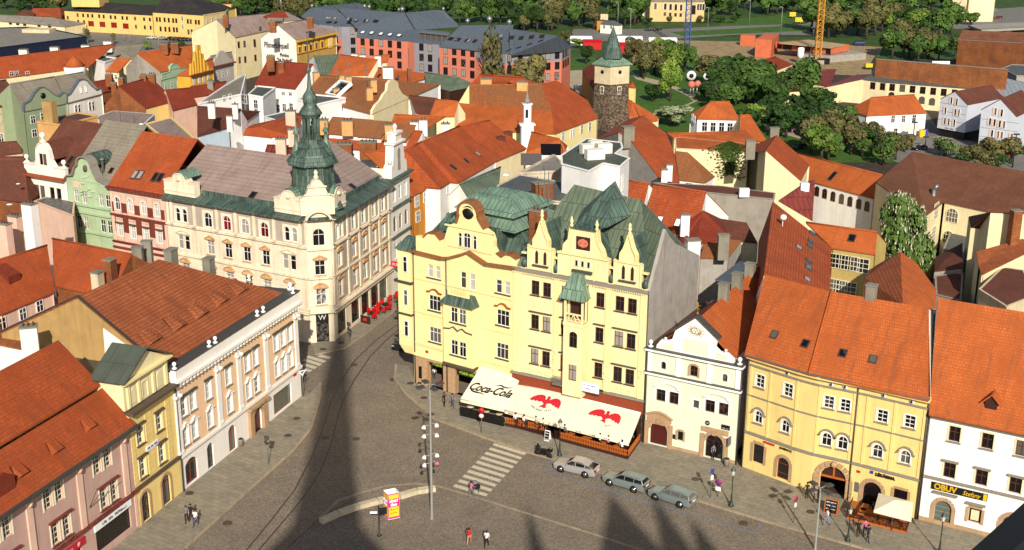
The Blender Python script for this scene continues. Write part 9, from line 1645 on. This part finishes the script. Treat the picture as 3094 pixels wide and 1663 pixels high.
sheet('road',[('a3',560,420),('a3',640,290),('a3',1540,290),('a3',2700,235),('a4',500,220),('a4',480,350),('a3',2300,345),('a3',1700,385),('a3',1000,410)],-.02,'asphalt_far');sheet('verge',[('a3',1600,320),('a3',2700,262),('a4',470,245),('a4',465,305),('a3',1720,360)],-.01,'lawn');sheet('lawn',[('a3',590,570),('a3',860,570),('a3',850,690),('a3',600,705)],-.01,'lawn');sheet('upper_lawn',[('a3',2080,205),('a3',2700,150),('a4',470,195),('a4',400,240),('a3',2100,260)],-.01,'lawn')
sheet('upper_road',[('a4',1180,180),('a4',1900,120),('a4',2700,60),('a4',2700,260),('a4',1900,290),('a4',1330,240)],-.01,'asphalt_far');sheet('site_road',[('a4',1160,470),('a4',820,450),('a4',840,520),('a4',1130,560)],-.01,'earth');sheet('plaza',[('a4',1300,1340),('a4',1590,1100),('a4',1750,1330),('b4',2700,260),('b4',2700,420),('b4',1300,300),('a4',1000,1385)],-.01,'asphalt_far')
sheet('path',pp('a3',[(1180,700),(1300,760),(1560,820),(1700,880),(1830,960),(1880,1000),(1760,1060),(1690,1110),(1650,1090),(1830,1010),(1780,960),(1640,890),(1480,850),(1260,790)]),-.01,'gravelpath');sheet('path',[('a4',-20,1240),('a4',120,1290),('b4',330,20),('b4',420,60),('b4',400,85),('b4',270,45),('a4',0,1290)],-.01,'gravelpath')
b=MB();a,c=G(('a4',2150,300),1.6),G(('a4',2700,270),1.6);P4=[a,c,c+V(0,14,0),a+V(0,14,0)];b.hexa([v-V(0,0,.8)for v in P4],P4);t=thing('bridge','pale concrete road bridge at the top right edge','bridge',(a.x,a.y,0));b.part('deck','concrete',t);pl=PL((a.x,a.y),b=(c.x,c.y));b=MB();l=(c-a).length;b.pbox(pl,0,l,-.1,.1,2.5,2.6);[b.pbox(pl,l*i/40,l*i/40+.1,-.05,.05,1.6,2.5)for i in range(40)];b._part('railing','galv',t)
a,c=G(('a4',1330,195),0),G(('a4',2300,120),0);pl=PL((a.x,a.y),b=(c.x,c.y));l=(c-a).length;t=thing('guard_rail','long grey railing along the top right road behind the coach','railing',a.to_tuple());b=MB();b.pbox(pl,0,l,-.05,.05,1.2,1.35);b.pbox(pl,0,l,-.05,.05,.5,.6);[b.pbox(pl,l*i/60,l*i/60+.15,-.05,.05,0,1.3)for i in range(61)];b._part('rail','galv',t)
sheet('square',[V(-75,20),V(75,20),V(75,90),V(30,112),V(16,126),V(0,140),V(-8,150),V(-5,215),V(-15,215),V(-26,156),V(-60,178),V(-70,160),V(-28,141),V(-40,110)],0,'cobbles')
LW='pavement'
kl=[G(p,0)for p in(('d1',1850,1365),('d1',2572,710),('d2',380,400),('d2',560,180),('d2',612,20),('c2',655,1300),('c2',650,1180))]
sheet(LW,[V(-50,56)]+[K.P(4,0,0),K.P(30,0,0),A.P(0,0,0),A.P(LA,0,0),V(-23.0,134.5)]+kl[::-1]+[V(-36,70)],.1,'slabs',th=.1)
kr=[G(p,0)for p in(('c2',1405,1000),('c2',1395,1150),('c2',1500,1290),('d2',1790,80),('d2',2290,268),('d3',170,410),('d3',430,482),('d3',1850,889),('d3',2572,1108),('d4',500,1240),('d4',1000,1380),('d4',1500,1500))]
sheet(LW,kr+[V(60,84),V(60,93),Wh.P(0,0,0),Y4.P(0,0,0),Y3.P(0,0,0),YL.P(0,0,0),Mn.P(LM,0,0),Mn.P(0,0,0),Q.P(LQ,0,0),Q.P(0,0,0),V(-12.5,143)],.1,'slabs',th=.1)
ks=[G(p,0)for p in(('c2',560,800),('c2',600,900),('c2',900,840),('c2',1180,640),('c2',1320,530),('c2',1440,420))];sheet(LW,ks+[V(-13.5,190),V(-15.2,190),Wr.P(18.7,0,0),Wr.P(0,0,0),cpl.P(0,0,0)],.1,'slabs',th=.1)
def ribbon3(name,pts,w,z,mat,label=None,cat=None,h=0,kind='structure'):
 P3=[G(p,0)if not isinstance(p,Vector)else p for p in pts];b=MB();L_=[];R_=[]
 for i,p in enumerate(P3):
  d=(P3[min(i+1,len(P3)-1)]-P3[max(i-1,0)]).normalized();n=V(-d.y,d.x)*w/2;L_.append(V(p.x+n.x,p.y+n.y,z));R_.append(V(p.x-n.x,p.y-n.y,z))
 for i in range(len(P3)-1):
  if h:b.hexa([v-V(0,0,h)for v in(L_[i],L_[i+1],R_[i+1],R_[i])],[L_[i],L_[i+1],R_[i+1],R_[i]])
  else:b.face([L_[i],L_[i+1],R_[i+1],R_[i]])
 return b.thing(name,mat,label,cat,None,kind,(P3[0].x,P3[0].y,z))
ribbon3('kerb',kl,.28,.115,'kerb_stone',h=.11);ribbon3('kerb',kr,.28,.115,'kerb_stone',h=.11);ribbon3('kerb',ks[1:],.25,.115,'kerb_stone',h=.11)
ribbon3('kerb_band',[('d2',650,1060),('d2',830,890),('d2',1050,815),('d2',1300,745),('d2',1600,720),('d2',1840,750),('d2',2290,885),('d2',2572,975),('d3',850,1230),('d3',1320,1385)],.35,.008,'kerb_stone')
r1=[('c2',1500,530),('c2',1430,590),('c2',1200,760),('c2',1000,950),('c2',860,1150),('c2',760,1360),('d2',715,60),('d2',650,250),('d2',560,470),('d2',400,780),('d2',200,1040),('d2',20,1260),('d2',-100,1400)];r2=[('c2',1500,590),('c2',1430,650),('c2',1280,780),('c2',1140,930),('c2',990,1150),('c2',870,1380),('d2',820,90),('d2',760,330),('d2',650,600),('d2',540,780),('d2',410,950),('d2',60,1360),('d2',-20,1450)]
ribbon3('tram_rail',r1,.16,.006,'gutter','inner tram rail curving out of the side street, the left of the pair','tram rail',kind=None);ribbon3('tram_rail',r2,.16,.006,'gutter','outer tram rail curving out of the side street, the right of the pair','tram rail',kind=None);ribbon3('tram_rail',[('d2',1000,870),('d2',830,960),('d2',660,1060),('d2',320,1365)],.14,.006,'gutter','short tram rail passing the left end of the long stone bench','tram rail',kind=None)
za,zb=G((1369,1471),0),G((1495,1339),0);zc,zd=G((1468,1501),0),G((1591,1369),0)
b=MB()
for i in range(10):
 s0,s1=i/9.55,(i+.52)/9.55;b.face([v+V(0,0,.008)for v in(za.lerp(zb,s0),zc.lerp(zd,s0),zc.lerp(zd,s1),za.lerp(zb,s1))])
b.thing('crossing_stripes','paint_white',None,None,None,'structure',za.to_tuple())
b=MB()
for x0,y0,x1,y1 in((650,895,765,920),(535,905,715,958),(500,935,670,988),(500,982,622,1020),(500,1030,575,1052)):
 b.face([G(('c2',)+p,0)+V(0,0,.008)for p in((x0,y0),(x1,y1),(x1-28,y1+22),(x0-28,y0+22))])
b.thing('crossing_stripes','paint_white',None,None,None,'structure',G(('c2',600,950),0).to_tuple())
ribbon3('parking_line',[V(4.2,118.0),V(3.3,115.7),V(12.5,109.6),V(22.4,103.4),V(23.2,105.4)],.16,.008,'paint_blue')
for i,(c,x,y)in enumerate((('d2',1010,275),('d2',700,265),('c2',985,1003),('c2',1685,1335),('c2',680,850),('c2',860,785),('c2',1380,1152),('c2',1550,1190),('d4',445,1012),('d1',2265,1120),('d1',1890,825),('d2',420,80),('d3',1850,685),('d3',2330,1120),('d2',330,250))):
 p=G((c,x,y),0);MB().lathe((p.x,p.y,.0),[(.42,0),(.42,.112 if c!='d2' or x<700 else.012)],14,0,False).thing('manhole_cover','manhole','dark iron cover set flush in the paving','manhole cover','iron covers in the paving',None,(p.x,p.y,0))
 # == the church tower behind the viewer (casts the long shadows) ==
t=thing('church_tower','tall gothic church tower with a spire, the viewpoint of the picture','tower',(-3,-8,0));MB().box((-4.6,-8.6,29.5),(13,15.5,59)).part('tower_shaft','stone_grey',t)
MB().lathe((-5.1,-9.,59.0),[(6.2,0),(5.8,3.6),(4.4,5.4),(3.4,7),(2.75,13),(1.9,23.3),(1.35,31.5),(.7,38),(.1,45)],8,0,False,PI/8).part('spire','copper_dark',t)
for(x,y,r_,z0,z1,l)in((21.9,-6,4.4,40,68.6,'wide pinnacle roof on the church nave, behind the viewer'),(26.1,-7,2.2,40,69.2,'slender pinnacle on the church nave, behind the viewer'),(28.9,-8,2.4,40,67.2,'short pinnacle on the church nave, behind the viewer'),(13.6,-7,1.5,40,67.8,'thin pinnacle beside the church tower, behind the viewer')):
 tt=thing('church_pinnacle',l,'pinnacle',(x,y,0));MB().box((x,y,z0/2+8),(r_*1.2,r_*1.2,z0+16)).part('pinnacle_shaft','stone_grey',tt);MB().lathe((x,y,z0+16),[(r_,0),(r_*.62,z1-z0-22),(.05,z1-z0-16)],8,0,False).part('pinnacle_roof','copper_dark',tt)
def near(px_,d):return V(0,0,H)+ray(px_)*d
a,c=near((2870,1720),2.2),near((3250,1380),2.6);b_=near((2980,1900),2.2);d2_=near((3500,1800),2.6)
t=thing('gallery_ledge','black metal ledge of the viewing gallery in the lower right corner','ledge',a.to_tuple());MB().hexa([v-_f*.12 for v in(a,c,d2_,b_)],[a,c,d2_,b_]).part('ledge_plate','rubber',t)
# == light, sky, camera ==
S=bpy.context.scene;w=bpy.data.worlds.new('World');S.world=w;w.use_nodes=True;wt=w.node_tree
sk=wt.nodes.new('ShaderNodeTexSky');sk.sky_type='NISHITA';sk.sun_disc=False;SEL,SAZ=30.3,174.
sk.sun_elevation=R(SEL);sk.sun_rotation=R(SAZ);wt.links.new(sk.outputs[0],wt.nodes['Background'].inputs[0]);wt.nodes['Background'].inputs[1].default_value=.08
sd=V(sin(R(SAZ))*cos(R(SEL)),cos(R(SAZ))*cos(R(SEL)),sin(R(SEL)))
sl=bpy.data.lights.new('sun','SUN');sl.energy=4.6;sl.angle=R(.53);sl.color=(1,.93,.82);so=bpy.data.objects.new('sun',sl);C.objects.link(so);so.rotation_euler=sd.to_track_quat('Z','Y').to_euler();so.location=sd*200
cam=bpy.data.cameras.new('camera');co=bpy.data.objects.new('camera',cam);C.objects.link(co);S.camera=co
cam.sensor_width=36;cam.lens=36*F/3094;cam.clip_end=4000;cam.clip_start=.1
co.matrix_world=Matrix(((CXv.x,CUv.x,-_f.x,0),(CXv.y,CUv.y,-_f.y,0),(CXv.z,CUv.z,-_f.z,H),(0,0,0,1)))
S.view_settings.view_transform='Standard';S.view_settings.look='None';S.view_settings.exposure=.22;S.view_settings.gamma=1
S.cycles.max_bounces=4;S.cycles.diffuse_bounces=2;S.cycles.glossy_bounces=2;S.cycles.transmission_bounces=2
try:S.cycles.use_denoising=True
except Exception:pass
